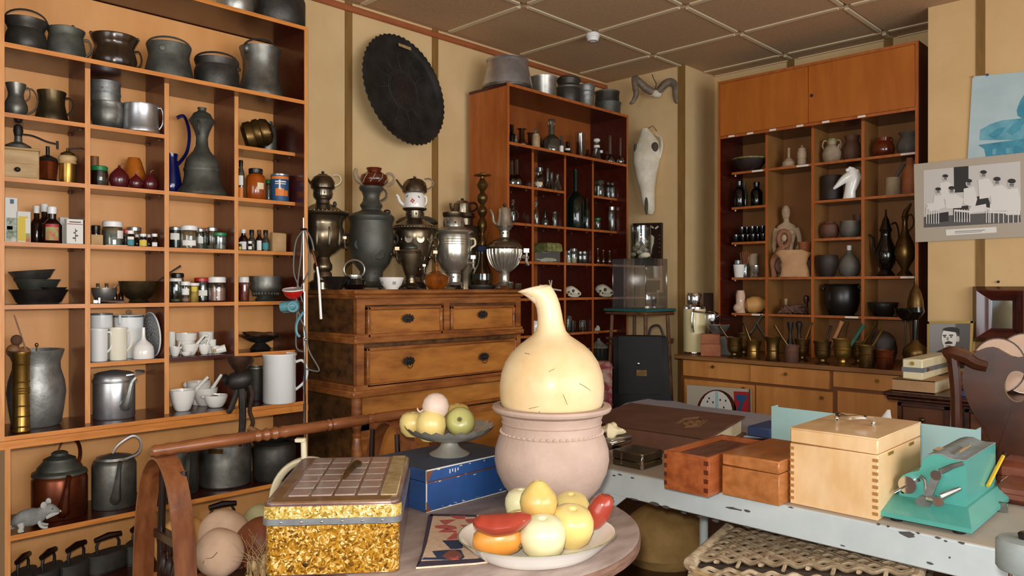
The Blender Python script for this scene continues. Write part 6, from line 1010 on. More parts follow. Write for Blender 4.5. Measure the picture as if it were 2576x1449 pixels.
A('candlestick','orange-brown trumpet-shaped wooden candlestick on the desk','candlestick',2470,zd,[('',Lb([(18,0),(19,3),(15,20),(11,44),(8,66),(7,80),(10,94),(18,104),(24,108)],2,22),'terracotta')],X=4.7)
A('basket_tray','round wooden plate with rim standing against the wall, left of two','plate',2512,zd+.004,[('plate',mv(rt(Lc([(66,-3),(68,0),(66,3)],32),'X',80),0,0,66),'gourd_pale'),('rim',mv(rt(tb([(67*math.cos(i*PI/16),67*math.sin(i*PI/16),0) for i in range(32)],3.4,6,True),'X',80),0,0,66),'dark_wood')],X=4.84); A('basket_tray','larger round wooden plate with rim standing against the wall, right of two','plate',2580,zd+.004,[('plate',mv(rt(Lc([(74,-3),(76,0),(74,3)],32),'X',80),0,0,74),'gourd_pale'),('rim',mv(rt(tb([(75*math.cos(i*PI/16),75*math.sin(i*PI/16),0) for i in range(32)],3.4,6,True),'X',80),0,0,74),'dark_wood')],X=4.88)
for i,(m,dz,lab) in enumerate((('cloth_blue',0,'closed dark green-blue book at the bottom of the desk pile'),('dark_wood',.03,'dark brown book, second in the desk pile'),('leather_red',.058,'reddish book on top of the desk pile'))): carton(lab,2445+i*6,None,zd+dz,78-i*6,40,.027/K(4.55,.9),m,[],X=4.6,name='book',cat='book',rz=0)
# carved chair: local x = along the back, y = depth (back to -y ... seat towards the desk)
chx,chy=3.95,.60; kz=1.0
def P3(x,z): return (x,0,z)
splat=[(-.12,.62),(-.05,.64),(.05,.64),(.12,.62),(.09,.74),(.10,.86),(.17,.98),(.20,1.10),(.17,1.20),(.09,1.245),(0,1.205),(-.09,1.245),(-.17,1.20),(-.20,1.10),(-.17,.98),(-.10,.86),(-.09,.74)]
def splat_mesh():
    bm=bmesh.new(); out=cr([(x,0,z) for x,z in splat],4,True); n=len(out); hole=[(.045*math.cos(2*PI*i/n+PI),0,.94+.07*math.sin(2*PI*i/n)) for i in range(n)]
    # match hole points to the outline by angle about the hole centre
    hole=[]
    for p in out:
        a=math.atan2(p.z-1.085,p.x); hole.append((.045*math.cos(a),0,1.085+.065*math.sin(a)))
    V=[];F=[]
    for y in(-.014,.014): V+=[(p.x,y,p.z) for p in out]+[(h[0],y,h[2]) for h in hole]
    for i in range(n):
        j=(i+1)%n
        F+=[(i,j,n+j,n+i),(2*n+i,3*n+i,3*n+j,2*n+j),(i,2*n+i,2*n+j,j),(n+i,n+j,3*n+j,3*n+i)]
    bm.free(); return V,F
chair=[('splat',splat_mesh(),'chair_wood')]
for s in(-1,1):
    chair+=[('back_post',tb(cr([(s*.235,0,0),(s*.235,.0,.45),(s*.225,-.01,.75),(s*.222,-.02,1.02),(s*.235,-.02,1.19)]),[.022,.024,.026,.022,.026],8),'chair_wood'),('front_leg',tb([(s*.22,.42,0),(s*.22,.42,.2),(s*.22,.42,.45)],[.018,.024,.026]),'chair_wood'),('top_rail',tb(cr([(s*.265,-.02,1.20),(s*.24,-.02,1.21),(s*.19,-.01,1.195),(s*.15,-.005,1.17),(s*.11,0,1.16)]),[.026,.034,.03,.028],8),'chair_wood'),('side_stretcher',tb([(s*.23,.0,.2),(s*.22,.42,.2)],.012),'chair_wood')]
chair+=[('seat',bx(-.25,.25,-.02,.46,.45,.50,.015),'chair_wood'),('cross_rail',bx(-.23,.23,-.02,.015,.58,.63,.008),'chair_wood'),('stretcher',tb([(-.22,.42,.22),(.22,.42,.22)],.012),'chair_wood')]
c0=onX(2560,900,3.75)
T('carved_chair','dark carved wooden chair with pierced heart-shaped splat before the desk','chair',(3.75,c0.y,0),chair,rz=-PI/2+.06)
# ================================================================ GREY METAL TABLE AND WHAT STANDS ON IT
ZT_=.75; XT=2.52
def seg(px,py): return onX(px,py,XT)
yR=-.35; yLt=2.12
tb_=D.objects.new('metal_table',None); COL.objects.link(tb_); tag(tb_,'long grey painted metal table with chipped front edge','table')
mk('table_top',bx(XT+.006,3.42,yR,yLt,ZT_-.03,ZT_,.006),'table_dust',tb_)
mk('front_apron',bx(XT,XT+.012,yR,yLt,ZT_-.106,ZT_-.001,.004),'table_grey',tb_); mk('rear_apron',bx(3.41,3.422,yR,yLt,ZT_-.106,ZT_-.001),'table_grey',tb_)
mk('end_apron',bx(XT,3.42,yLt-.012,yLt,ZT_-.106,ZT_-.001),'table_grey',tb_)
yb0,yb1=onX(1588,1250,XT).y,onX(1545,1300,XT).y
mk('corner_bracket',prx([(yLt,ZT_-.09),(yb0,ZT_-.09),(yb0+.03,ZT_-.108),(yb1+.03,ZT_-.18),(yb1+.05,.0),(yLt,.0)],XT+.001,XT+.012),'table_grey',tb_)
p=onX(1538,1258,XT); mk('bolt_hole',mv(rt(Lc([(.013,0),(.013,.002)],14),'Y',-90),XT,p.y,p.z),'lid_black',tb_); mk('bolt_ring',mv(rt(tb([(.014*math.cos(i*PI/8),.014*math.sin(i*PI/8),0) for i in range(16)],.003,6,True),'Y',90),XT,p.y,p.z),'zinc',tb_)
p=atD(1771,1310,3.35); mk('leg',tb([(p.x,p.y,0),(p.x,p.y,ZT_-.03)],.019,12),'table_grey',tb_)
for x,y in((XT+.03,yR+.05),(3.38,yR+.05),(3.38,yLt-.05)): mk('leg',tb([(x,y,0),(x,y,ZT_-.03)],.019,12),'table_grey',tb_)
def chips():
    g=random.Random(3); o=[]
    for px,py,w,h in [(1595,1256,12,3),(1648,1268,14,5),(1675,1276,10,4),(1560,1194,6,2),(1592,1202,5,3),(1545,1196,5,2),(1720,1290,8,3),(1760,1300,8,2),(1800,1310,10,4),(1880,1325,10,3),(1800,1240,10,2),(1850,1280,22,3),(1880,1285,10,3),(1990,1276,8,2),(1950,1266,9,2),(2210,1318,5,3),(2235,1323,4,3),(2285,1343,22,8),(2310,1340,6,3),(2360,1352,8,3),(2380,1360,6,3),(2420,1365,10,3),(2340,1416,12,3),(2120,1372,8,2),(2390,1402,3,3),(1830,1318,7,3),(1910,1332,6,3)]:
        n=9; pts=[(px+w*math.cos(2*PI*i/n)*g.uniform(.6,1.2),py+h*math.sin(2*PI*i/n)*g.uniform(.6,1.2)+w*.22*math.cos(2*PI*i/n)) for i in range(n)]
        o.append(prx([ypt(a,b,XT) for a,b in pts],XT-.0006,XT+.001))
    return J(*o)
mk('paint_chips',chips(),'paint_wear',tb_)['kind']='stuff'
# wooden boxes
def lidbox(lab,b,mt,lid,dz=None,extra=(),lidover=0,name='wooden_box'):
    zl=b[5]-lid
    P=[('body',off(bx(b[0],b[1],b[2],b[3],b[4],zl-.002,.002),b),mt),('lid',off(bx(b[0]-lidover,b[1]+lidover,b[2]-lidover,b[3]+lidover,zl,b[5],.004),b),mt)]+list(extra)
    T(name,lab,'box',(b[0],b[2],b[4]),P,rz=0)
def fingers(b,y,z0,z1,n,m,w=.012,face='x'):   # dovetail / finger joints at a corner
    h=(z1-z0)/n/2; o=[]
    for i in range(n):
        z=z0+(i+.5)*(z1-z0)/n
        o.append(bx(-.0008,.002,y,y+w,z-h/2,z+h/2) if face=='x' else bx(y,y+w,-.0008,.002,z-h/2,z+h/2))
    return o
b=axb(1671,1781,1252,ZT_,1152,pr_=1920)
hx,hy,hz=b[1]-b[0],b[3]-b[2],b[5]-b[4]; t=.013
P=[('side',bx(0,t,0,hy,0,hz,.001),'box_red'),('side',bx(hx-t,hx,0,hy,0,hz,.001),'box_red'),('side',bx(t,hx-t,0,t,0,hz,.001),'box_red'),('side',bx(t,hx-t,hy-t,hy,0,hz,.001),'box_red'),('sliding_lid',bx(t,hx-t,t,hy-t,hz-.03,hz-.018),'drawer_dusty')]
P+=[('dovetail',f,'box_red_dark') for f in fingers(b,0,.006,hz-.006,4,'',.016)+fingers(b,hy-.012,.006,hz-.006,4,'',.012)]
T('wooden_box','small red-brown dovetailed box with sunken sliding lid, leftmost of the table boxes','box',(b[0],b[2],b[4]),P,rz=0)
b=axb(1817,1960,1274,ZT_,1163,pbl=1938); lidbox('red-brown hinged wooden box in the middle of the table boxes',b,'box_red2',.043,extra=[('hinge',bx(.08,.13,-.002,0,b[5]-b[4]-.05,b[5]-b[4]-.036),'zinc')])
b=axb(1988,2209,1311,ZT_,1104,pr_=2316); hz=b[5]-b[4]; hx=b[1]-b[0]; hy=b[3]-b[2]
hd=[(.0,0,0),(.0,0,.022),(.0,.05,.034),(.0,.11,.022),(.0,.11,0)]
lidbox('large pale birch instrument box with chrome handle on the grey table',b,'box_birch',.052,extra=[('finger_joint',f,'box_birch_dark') for f in fingers(b,0,.01,hz-.06,9,'',.017)+fingers(b,hy-.014,.01,hz-.06,9,'',.014)]+[('hinge',bx(x,x+.05,-.003,0,hz-.068,hz-.058),'gilt') for x in(.09,.30)]+[('lid_trim',bx(-.002,hx+.002,-.002,hy+.002,hz-.006,hz+.0005,.002),'box_birch'),('handle',mv(tb(cr([(0,.0,0),(0,0,.022),(-.05,.02,.034),(-.075,.06,.03),(-.05,.1,.034),(0,.125,.022),(0,.125,0)]),.0085,8),hx*.52,hy*.32,hz),'chrome')])
# microtome
XM=onZ(2430,1296,ZT_+.03).x
mp=lambda px,py:ypt(px,py,XM)
y0_,_=mp(2430,1296); 
front=[(2262,1258),(2262,1207),(2270,1196),(2290,1188),(2312,1184),(2318,1172),(2322,1158),(2332,1147),(2348,1143),(2368,1144),(2388,1154),(2405,1158),(2430,1160),(2430,1297)]
dep=onY(2505,1200,y0_).x-XM
c=onZ(2445,1353,ZT_); d2=onX(2215,700,c.x).y; xb_=onY(2562,700,c.y).x
base=J(prz([(c.x,c.y),(c.x,d2),(xb_,d2),(xb_,c.y)],ZT_+.012,ZT_+.026))
ins=.05
def frust(a,b_,z0,z1):
    V=[(x,y,z0) for x,y in a]+[(x,y,z1) for x,y in b_]; return V,[(0,1,2,3),(4,5,6,7)]+[(i,(i+1)%4,(i+1)%4+4,i+4) for i in range(4)]
rect=lambda x0,x1,y0,y1:[(x0,y0),(x0,y1),(x1,y1),(x1,y0)]
base=J(base,frust(rect(c.x,xb_,c.y,d2),rect(XM-.012,XM+dep+.01,y0_-.01,mp(2262,1250)[0]+.012),ZT_+.026,ZT_+.056))
zb0=ZT_+.05
body=prx([(y,max(z,zb0)) for y,z in [mp(*q) for q in front]],XM,XM+dep)
topd=[mp(a,b_) for a,b_ in [(2322,1158),(2332,1147),(2348,1143),(2368,1144),(2388,1154),(2405,1158),(2430,1160)]]
top=prx([(y,z+.0005) for y,z in topd]+[(y,z+.0035) for y,z in reversed(topd)],XM-.001,XM+dep+.001)
def disk(px,py,r,x0,x1,m,n,nn=20):
    y,z=mp(px,py); return (n,mv(rt(L([(0,0),(r,0),(r,x1-x0),(0,x1-x0)],nn),'Y',-90),x0*0+XM-x0,y,z),m)
kM=K(XM,y0_)
yk=lambda px,py,dx=0:(XM-dx,*mp(px,py))
T('microtome','turquoise enamelled hand-cranked microtome with chrome crank and knobs','microtome',(0,0,0),[('base',base,'teal'),('body',body,'teal'),('dust_cover',top,'dust_grey'),disk(2288,1217,.028,.0,.022,'chrome','dial'),('dial_pin',tb([yk(2288,1217,.02),yk(2262,1232,.05)],.004,8),'chrome'),('crank_arm',tb([yk(2364,1190,.03),yk(2338,1254,.035)],[.012,.012],8,sec=[(-1,-.3),(1,-.3),(1,.3),(-1,.3)]),'mount_metal'),disk(2364,1190,.016,.0,.04,'chrome','axle'),disk(2334,1258,.022,.02,.05,'mount_metal','crank_hub'),('crank_handle',tb([yk(2345,1248,.045),yk(2372,1248,.06),yk(2378,1250,.075)],[.008,.014,.016],10),'chrome'),('lever',tb([yk(2370,1184,.02),yk(2400,1170,.02),yk(2427,1163,.015)],[.01,.008,.006],8),'mount_metal'),('lever',tb([yk(2375,1244,.03),yk(2400,1234,.02),yk(2420,1226,.012)],[.012,.009,.006],8),'mount_metal'),('pawl',tb(cr([yk(2318,1196,.012),yk(2330,1206,.014),yk(2334,1230,.02),yk(2336,1246,.03)]),[.006,.004],8),'mount_metal'),('slide',prx([mp(a,b_) for a,b_ in [(2262,1262),(2334,1276),(2334,1281),(2262,1268)]],XM-.012,XM+.001),'dust_grey'),('top_lever',tb([(XM+.05,mp(2400,1155)[0],mp(2400,1155)[1]+.012),(XM+.19,mp(2400,1155)[0]-.0,mp(2400,1155)[1]+.014)],.005,8),'chrome'),('name_plate',bx(XM+.05,XM+.11,mp(2352,1140)[0],mp(2335,1140)[0]+.0,mp(2348,1143)[1]+.002,mp(2348,1143)[1]+.006),'chrome'),disk(2311,1207,.006,.0,.002,'lid_black','screw_hole',10),disk(2272,1237,.006,.0,.002,'lid_black','screw_hole',10)]+[('rubber_foot',mv(Lc([(.018,0),(.02,.006),(.018,.013)],14),x,y,ZT_),'lid_black') for x in(c.x+.03,xb_-.03) for y in(c.y+.04,d2-.04)],rz=0)
# teal sheet-metal panel
XPn=3.36
yA_,zA_=ypt(1943,1022,XPn); yB_,_=ypt(2453,1083,XPn)
T('sheet_metal_screen','tall light teal sheet metal screen with folded ends standing on the table','screen',(0,0,0),[('sheet',bx(XPn,XPn+.004,yB_,yA_,ZT_,zA_),'teal_light'),('fold',bx(XPn-.0,XPn+.075,yB_-.004,yB_,ZT_,zA_),'teal_light'),('fold',bx(XPn,XPn+.06,yA_,yA_+.004,ZT_,zA_),'teal_light')],rz=0)
# big book: cover traced on its own plane
ztop=.845
q=[onZ(a,b_,ztop) for a,b_ in [(1514,1060),(1587,1013),(1875,1047),(1779,1103)]]; q[0]=q[3]+(q[1]-q[2])
inn=lambda P_,f:[(P_[i]+(sum(P_,Vector())/4-P_[i])*f) for i in range(4)]
T('large_book','very large brown cloth-bound book with stamped octagon on its cover','book',(0,0,0),[('cover',prz(q,ztop-.01,ztop),'book_brown'),('pages',prz(inn(q,.05),ZT_+.012,ztop-.008),'pages'),('back_cover',prz(inn(q,-.01),ZT_,ZT_+.012),'book_brown'),('spine',prz([q[0],q[3],q[3]+(q[2]-q[3])*.04,q[0]+(q[1]-q[0])*.04],ZT_+.002,ztop-.002),'book_brown')]+[('stamped_frame',tb([onZ(a,b_,ztop+.0003) for a,b_ in cr([(x,y,0) for x,y in pts],1,True) and pts],.0016,4,True),'book_gold') for pts in ([(1699,1067),(1720,1053),(1760,1049),(1780,1056),(1760,1072),(1722,1076)],[(1706,1066),(1722,1056),(1758,1052),(1772,1057),(1756,1069),(1724,1073)])]+[('stamped_mark',prz([onZ(1726+dx+8*math.cos(a),1064+dy+3.5*math.sin(a),ztop) for a in [i*PI/4 for i in range(8)]],ztop,ztop+.0006),'book_gold') for dx,dy in((0,2),(12,-3),(22,2),(30,-4))],rz=0)
b=axb(1540,1616,1184,ZT_,1145,pr_=1668); bm_=b
T('metal_case','flat tarnished silver case with bright corners beside the clay pot','case',(b[0],b[2],b[4]),[('lower_half',off(bx(b[0],b[1],b[2],b[3],b[4],b[4]+.026,.005),b),'case_metal'),('lid',off(bx(b[0],b[1],b[2],b[3],b[4]+.027,b[5],.005),b),'case_metal'),('clasp',off(bx(b[0]-.004,b[0],b[2]+.1,b[2]+.106,b[4]+.01,b[5]-.005),b),'chrome'),('corner',off(bx(b[0]-.002,b[0]+.012,b[2]-.002,b[2]+.012,b[4],b[5]+.001,.004),b),'chrome')],rz=0)
zc2=b[5]; b=axb(1500,1541,0,zc2,None,pr_=1590,x0=b[0]+.04,h=.034)
T('metal_box','small bright chrome sterilising box on the tarnished silver case','box',(b[0],b[2],b[4]),[('lower_half',off(bx(b[0],b[1],b[2],b[3],b[4],b[4]+.018,.006),b),'chrome'),('lid',off(bx(b[0]-.001,b[1]+.001,b[2]-.001,b[3]+.001,b[4]+.018,b[5],.006),b),'silver')],rz=0)
A('shell','crumpled pale cream shell fragment on the chrome box','shell',1538,b[5],[('',mv(el(29,18,15,20,12,.38,6),0,0,15),'paper_cream')],Y=(b[2]+b[3])/2)
# cloth covered table behind, blue case
pts=[onZ(a,b_,.752) for a,b_ in [(1500,1108),(1530,1040),(1575,1014),(1630,1003),(1655,1007),(1700,1009),(1745,1020),(1790,1025),(1860,1034),(1945,1044),(2020,1052),(2180,1058),(2180,1090),(1960,1100),(1700,1108)]]
pts=[Vector((max(p.x,3.435),p.y,0)) for p in pts]
xs_=[p.x for p in pts]; ys_=[p.y for p in pts]
T('side_table','plain dark wooden table under the grey cloth','table',(0,0,0),[('top',bx(3.45,4.2,1.6,2.75,.70,.744),'dark_wood')]+[('leg',bx(x-.025,x+.025,y-.025,y+.025,0,.70),'dark_wood') for x in(3.5,4.15) for y in(1.65,2.7)],rz=0)
T('table_cloth','grey-lilac cloth spread over the table behind the big book','cloth',(0,0,0),[('',prz(pts,.744,.752),'cloth_grey')],rz=0)
b=axb(1880,1938,0,.752,None,pr_=1990,x0=3.55,h=.05)
T('case','small navy blue case on the grey cloth behind the boxes','case',(b[0],b[2],b[4]),[('',off(bx(*b,.006),b),'cloth_blue')],rz=0)
A('paper_sheet','torn white paper draped at the desk corner behind the birch box','paper',2222,.79,[('',lf([(0,0,0,26,10),(4,0,10,20,8),(10,0,30,10,5),(14,0,44,4,3)],10),'paper_white')],X=4.35)
A('stool','plain stool under the torn white paper','stool',2222,0,[('seat',bx(-40,40,-30,30,330,344),'dark_wood'),('leg',bx(-36,-28,-26,-18,0,330),'dark_wood'),('leg',bx(28,36,-26,-18,0,330),'dark_wood'),('leg',bx(-36,-28,18,26,0,330),'dark_wood'),('leg',bx(28,36,18,26,0,330),'dark_wood')],X=4.35)
o=D.objects['paper_sheet.001']; o.location.z=344*K(4.35,onX(2222,700,4.35).y)
# right edge of the table
b=axb(2440,2517,1245,ZT_,1186,pbl=2500); yw1=onX(2517,700,b[0]).y; yw0=yw1-.28
T('white_box','low white box with open dusty top at the right end of the table','box',(b[0],yw1,ZT_),[('body',bx(0,.36,-.28,0,0,.056,.006),'white_porcelain'),('dusty_top',bx(.012,.348,-.268,-.012,.054,.0575),'table_dust')],rz=0)
for nm,lab,x0,pl,h,w,m,z0 in(('leather_case','reddish leather case lying behind the white box',3.06,2502,.075,.34,'leather_red',ZT_),('leather_case','second reddish-brown leather case behind and above the first',3.26,2505,.11,.30,'leather_red',ZT_)):
    y1=onX(pl,700,x0).y; T(nm,lab,'case',(x0,y1,z0),[('body',bx(0,.16,-w,0,0,h,.02),m),('seam',bx(-.001,.161,-w-.001,.001,h*.48,h*.54,.004),'box_red_dark')],rz=0)
pa=onX(2486,1122,2.95); T('pencil','yellow pencil leaning on the leather cases','pencil',(0,0,0),[('shaft',tb([(2.95,pa.y,.83),(3.14,onX(2524,1080,3.14).y,.90)],.0065,6),'pencil_yellow'),('ferrule',tb([(3.14,onX(2524,1080,3.14).y,.90),(3.16,onX(2528,1076,3.16).y,.908)],.0068,8),'lid_black')],rz=0)
A('glass_block','small clear glass block at the corner of the microtome','glass',2522,ZT_,[('',bx(-10,14,-8,8,0,24,1),'glass_smoke')],X=2.95)
# grey lamp-like device at the lower right corner
pd=atD(2580,1400,1.84)
T('metal_instrument','grey cylindrical instrument on rods with a brass plate, lower right corner','instrument',(pd.x,pd.y,0),[('drum',L([(0,.812),(.058,.812),(.062,.818),(.062,.878),(.056,.886),(.03,.888),(0,.888)],28),'dust_grey'),('plate',bx(-.03,-.012,-.0605,-.054,.815,.85),'gilt'),('rod',tb([(-.05,-.02,.012),(-.05,-.02,.815)],.005),'chrome'),('rod',tb([(-.015,-.05,.012),(-.015,-.05,.815)],.005),'chrome'),('rod',tb([(.04,.03,.012),(.04,.03,.815)],.005),'chrome'),('base',Lc([(.1,0),(.1,.012),(.08,.016)],24),'iron'),('top_knob',L([(.014,.888),(.016,.9),(.01,.905),(0,.905)],14),'lid_black')])
# things under the table
T('low_crate','dark red-brown low crate on the floor under the table','crate',(2.72,1.79,0),[('body',bx(0,.5,0,.30,0,.20,.006),'box_red_dark'),('lid',bx(-.01,.51,-.01,.31,.20,.222,.006),'dark_wood')],rz=0)
T('sack','slumped tan canvas sack lying on the crate under the table','sack',(3.04,1.985,.222),[('',lf([(0,0,0,.17,.17),(0,0,.05,.21,.195),(0,0,.12,.2,.19),(.01,0,.19,.16,.16),(.02,.02,.24,.06,.08)],20),'sack')],rz=0)
# wicker hamper
hz_=.55; FL=onZ(1737,1405,hz_); u=Vector((.2,-.98,0)); hl,hw=.70,.46; tl=lambda m:([(x,y,z+.125*x) for x,y,z in m[0]],m[1])
hb=D.objects.new('wicker_hamper',None); COL.objects.link(hb); hb.location=(FL.x,FL.y,0); hb.rotation_euler=(0,0,math.atan2(u.y,u.x)); tag(hb,'large weathered wicker hamper with woven lid under the table','hamper')
mk('basket',bx(.02,hl-.02,.02,hw-.02,0,hz_-.05),'wicker_dark',hb)
mk('lid_core',tl(bx(.015,hl-.015,.015,hw-.015,hz_-.045,hz_-.022)),'wicker_dark',hb)
nx,ny=9,10
for j in range(ny*2):
    y=.035+(hw-.07)*(j+.5)/(ny*2); P=[]
    for i in range(nx*2+1): P.append((.01+(hl-.02)*i/(nx*2),y+.0045*math.cos(PI*i+PI*(j//2)),hz_-.012+.005*math.cos(PI*i+PI*(j//2))))
    mk('cane_band',tl(tb(cr(P,3),.0165,6,sec=[(math.cos(a)*1.0,math.sin(a)*.42) for a in [i*PI/3 for i in range(6)]])),'wicker',hb)
for i in range(nx*2+1):
    if i%2: continue
    x=.01+(hl-.02)*i/(nx*2); mk('cane_stake',tl(tb(cr([(x,.01+(hw-.02)*j/(ny),hz_-.014-.006*math.cos(PI*j+PI*i/2)) for j in range(ny+1)],2),.007,6)),'wicker',hb)
for a,b_ in(((0,0),(0,hw)),((hl,0),(hl,hw))):
    mk('rolled_edge',tl(tb([(a[0],a[1],hz_-.018),(b_[0],b_[1],hz_-.018)],.02,10)),'wicker',hb)
mk('rolled_edge_wrap',J(*[tb([(.021*math.cos(t_),y,hz_-.018+.021*math.sin(t_)) for t_ in [k_*PI/5 for k_ in range(10)]],.0042,5,True) for y in [i*.0125 for i in range(int(hw/.0125))]]),'wicker',hb)['kind']='stuff'
for r in range(3):
    mk('plait',tl(tb(cr([(hl*i/30,-.012+.006*math.sin(i*2.1+r*2.1),hz_-.03-.012*r+.006*math.cos(i*2.1+r*2.1)) for i in range(31)],3),.008,6)),'wicker',hb)
for r in range(8): mk('side_weaver',tb(cr([(hl*i/24,.008*math.cos(PI*i+PI*r),hz_-.07-.03*r+.11*hl*i/24) for i in range(25)],2),.012,6),'wicker',hb); mk('side_weaver',tb(cr([(hl+.0+.008*math.cos(PI*i+PI*r),hw*i/16,hz_-.085-.03*r+.08) for i in range(17)],2),.012,6),'wicker_grey',hb)
mk('loose_canes',J(*[tb(cr([(.0+.3*random.random(),-.02,hz_-.03-.02*random.random()),(.1+.3*random.random(),-.035,hz_-.05-.02*random.random()),(-.02+.5*random.random(),-.03,hz_-.06-.03*random.random())]),.004,5) for i in range(16)]),'straw',hb)['kind']='stuff'
# ================================================================ ROUND TABLE
RT=(1.61,1.745); rr=.515; zt2=.76
rtb=D.objects.new('round_table',None); COL.objects.link(rtb); rtb.location=(RT[0],RT[1],0); tag(rtb,'round worn wooden table in the foreground carrying fruit and gold tin','table')
mk('table_top',L([(0,zt2-.04),(rr-.012,zt2-.04),(rr-.004,zt2-.034),(rr,zt2-.02),(rr-.002,zt2-.004),(rr-.008,zt2),(0,zt2)],72),'table_top',rtb); mk('rim',Lb([(rr+.0005,zt2-.037),(rr+.0015,zt2-.02),(rr+.0005,zt2-.006)],.002,72),'table_edge',rtb)
mk('pedestal',Lc([(.05,.04),(.045,.3),(.06,.5),(.05,.6),(.12,.72)],20),'dark_wood',rtb)
for a in range(3): mk('foot',tb(cr([(.03*math.cos(a*2.1),.03*math.sin(a*2.1),.2),(.2*math.cos(a*2.1),.2*math.sin(a*2.1),.12),(.34*math.cos(a*2.1),.34*math.sin(a*2.1),.02)]),[.03,.02],8),'dark_wood',rtb)
# gold tin chest
p0=onZ(668,1452,zt2); p1=onZ(1002,1441,zt2); e1=(p1-p0); tw=e1.length; e1.normalize(); e2=Vector((-e1.y,e1.x,0)); td=.52; th=.187
tin=D.objects.new('tin_chest',None); COL.objects.link(tin); tin.location=(p0.x,p0.y,zt2); tin.rotation_euler=(0,0,math.atan2(e1.y,e1.x)); tag(tin,'glittering gold foil-covered box with tiled brown lid on the round table','box')
def rrect(x0,x1,y0,y1,r,n=5): 
    o=[]
    for cx_,cy_,a0 in((x1-r,y1-r,0),(x0+r,y1-r,90),(x0+r,y0+r,180),(x1-r,y0+r,270)):
        o+=[Vector((cx_+r*math.cos(R_(a0+90*i/n)),cy_+r*math.sin(R_(a0+90*i/n)),0)) for i in range(n+1)]
    return o
zl=th-.052
mk('body',prz(rrect(0,tw,0,td,.022),0,zl),'tin_side',tin); mk('lid',prz(rrect(-.006,tw+.006,-.006,td,.024),zl+.0,th-.004),'tin_side',tin)
f_=mk('front_foil',bx(.018,tw-.018,-.0035,.004,.004,zl-.006),'tin_gold',tin); mk('lid_foil',bx(.012,tw-.014,-.0095,.0,zl+.013,th-.007),'tin_gold_hi',tin)
for x0,a0 in((.02,180),(tw-.02,270)): mk('corner_foil',J(*[bx(0,0,0,0,0,0)]) if 0 else ([( (x0+.0225*math.cos(R_(a0+90*i/6))),(.0205+.0235*math.sin(R_(a0+90*i/6))),z) for z in(.004,zl-.006) for i in range(7)],[(i,i+1,i+8,i+7) for i in range(6)]),'tin_gold',tin)
for x0,a0 in((.018,180),(tw-.018,270)): mk('corner_foil',([( (x0+.0262*math.cos(R_(a0+90*i/6))),(.0165+.0262*math.sin(R_(a0+90*i/6))),z) for z in(zl+.013,th-.007) for i in range(7)],[(i,i+1,i+8,i+7) for i in range(6)]),'tin_gold_hi',tin)
bandp=prz(rrect(-.009,tw+.009,-.012,td,.024),zl-.002,zl+.014); mk('metal_band',bandp,'zinc',tin)
for i in range(6): mk('rivet',mv(rt(el(.004,.004,.0025,8,6),'X',90),.04+i*(tw-.08)/5,-.0125,zl+.006),'chrome',tin)
mk('lid_panel',prz(rrect(-.002,tw+.002,0,td-.004,.022),th-.005,th),'tin_lid',tin)
tx0,tx1,ty0,ty1=.04,tw-.055,.06,td-.02; ncx,ncy=4,6
for i in range(ncx):
    for j in range(ncy):
        wx,wy=(tx1-tx0)/ncx,(ty1-ty0)/ncy
        mk('lid_tile',bx(tx0+i*wx+.004,tx0+(i+1)*wx-.004,ty0+j*wy+.003,ty0+(j+1)*wy-.003,th-.002,th+.0025,.0012),'tin_tile',tin)
mk('edge_strip',bx(tw-.05,tw-.006,.05,td-.01,th-.001,th+.004,.003),'lacquer_gold',tin); mk('front_strip',bx(.01,tw-.02,.006,.052,th-.001,th+.0015,.001),'tin_brown',tin); mk('left_strip',bx(.004,.034,.05,td-.01,th-.001,th+.0012,.001),'tin_brown',tin)
mk('lid_handle',J(tb(cr([(tw*.50,td*.42,th+.002),(tw*.52,td*.52,th+.014),(tw*.56,td*.68,th+.016),(tw*.58,td*.78,th+.003)]),[.004,.009,.011,.006],8)),'brass_dark',tin)
mk('keyhole',mv(rt(el(.008,.008,.002,12,6),'X',90),tw*.3,-.0035,.03),'brass_dark',tin)
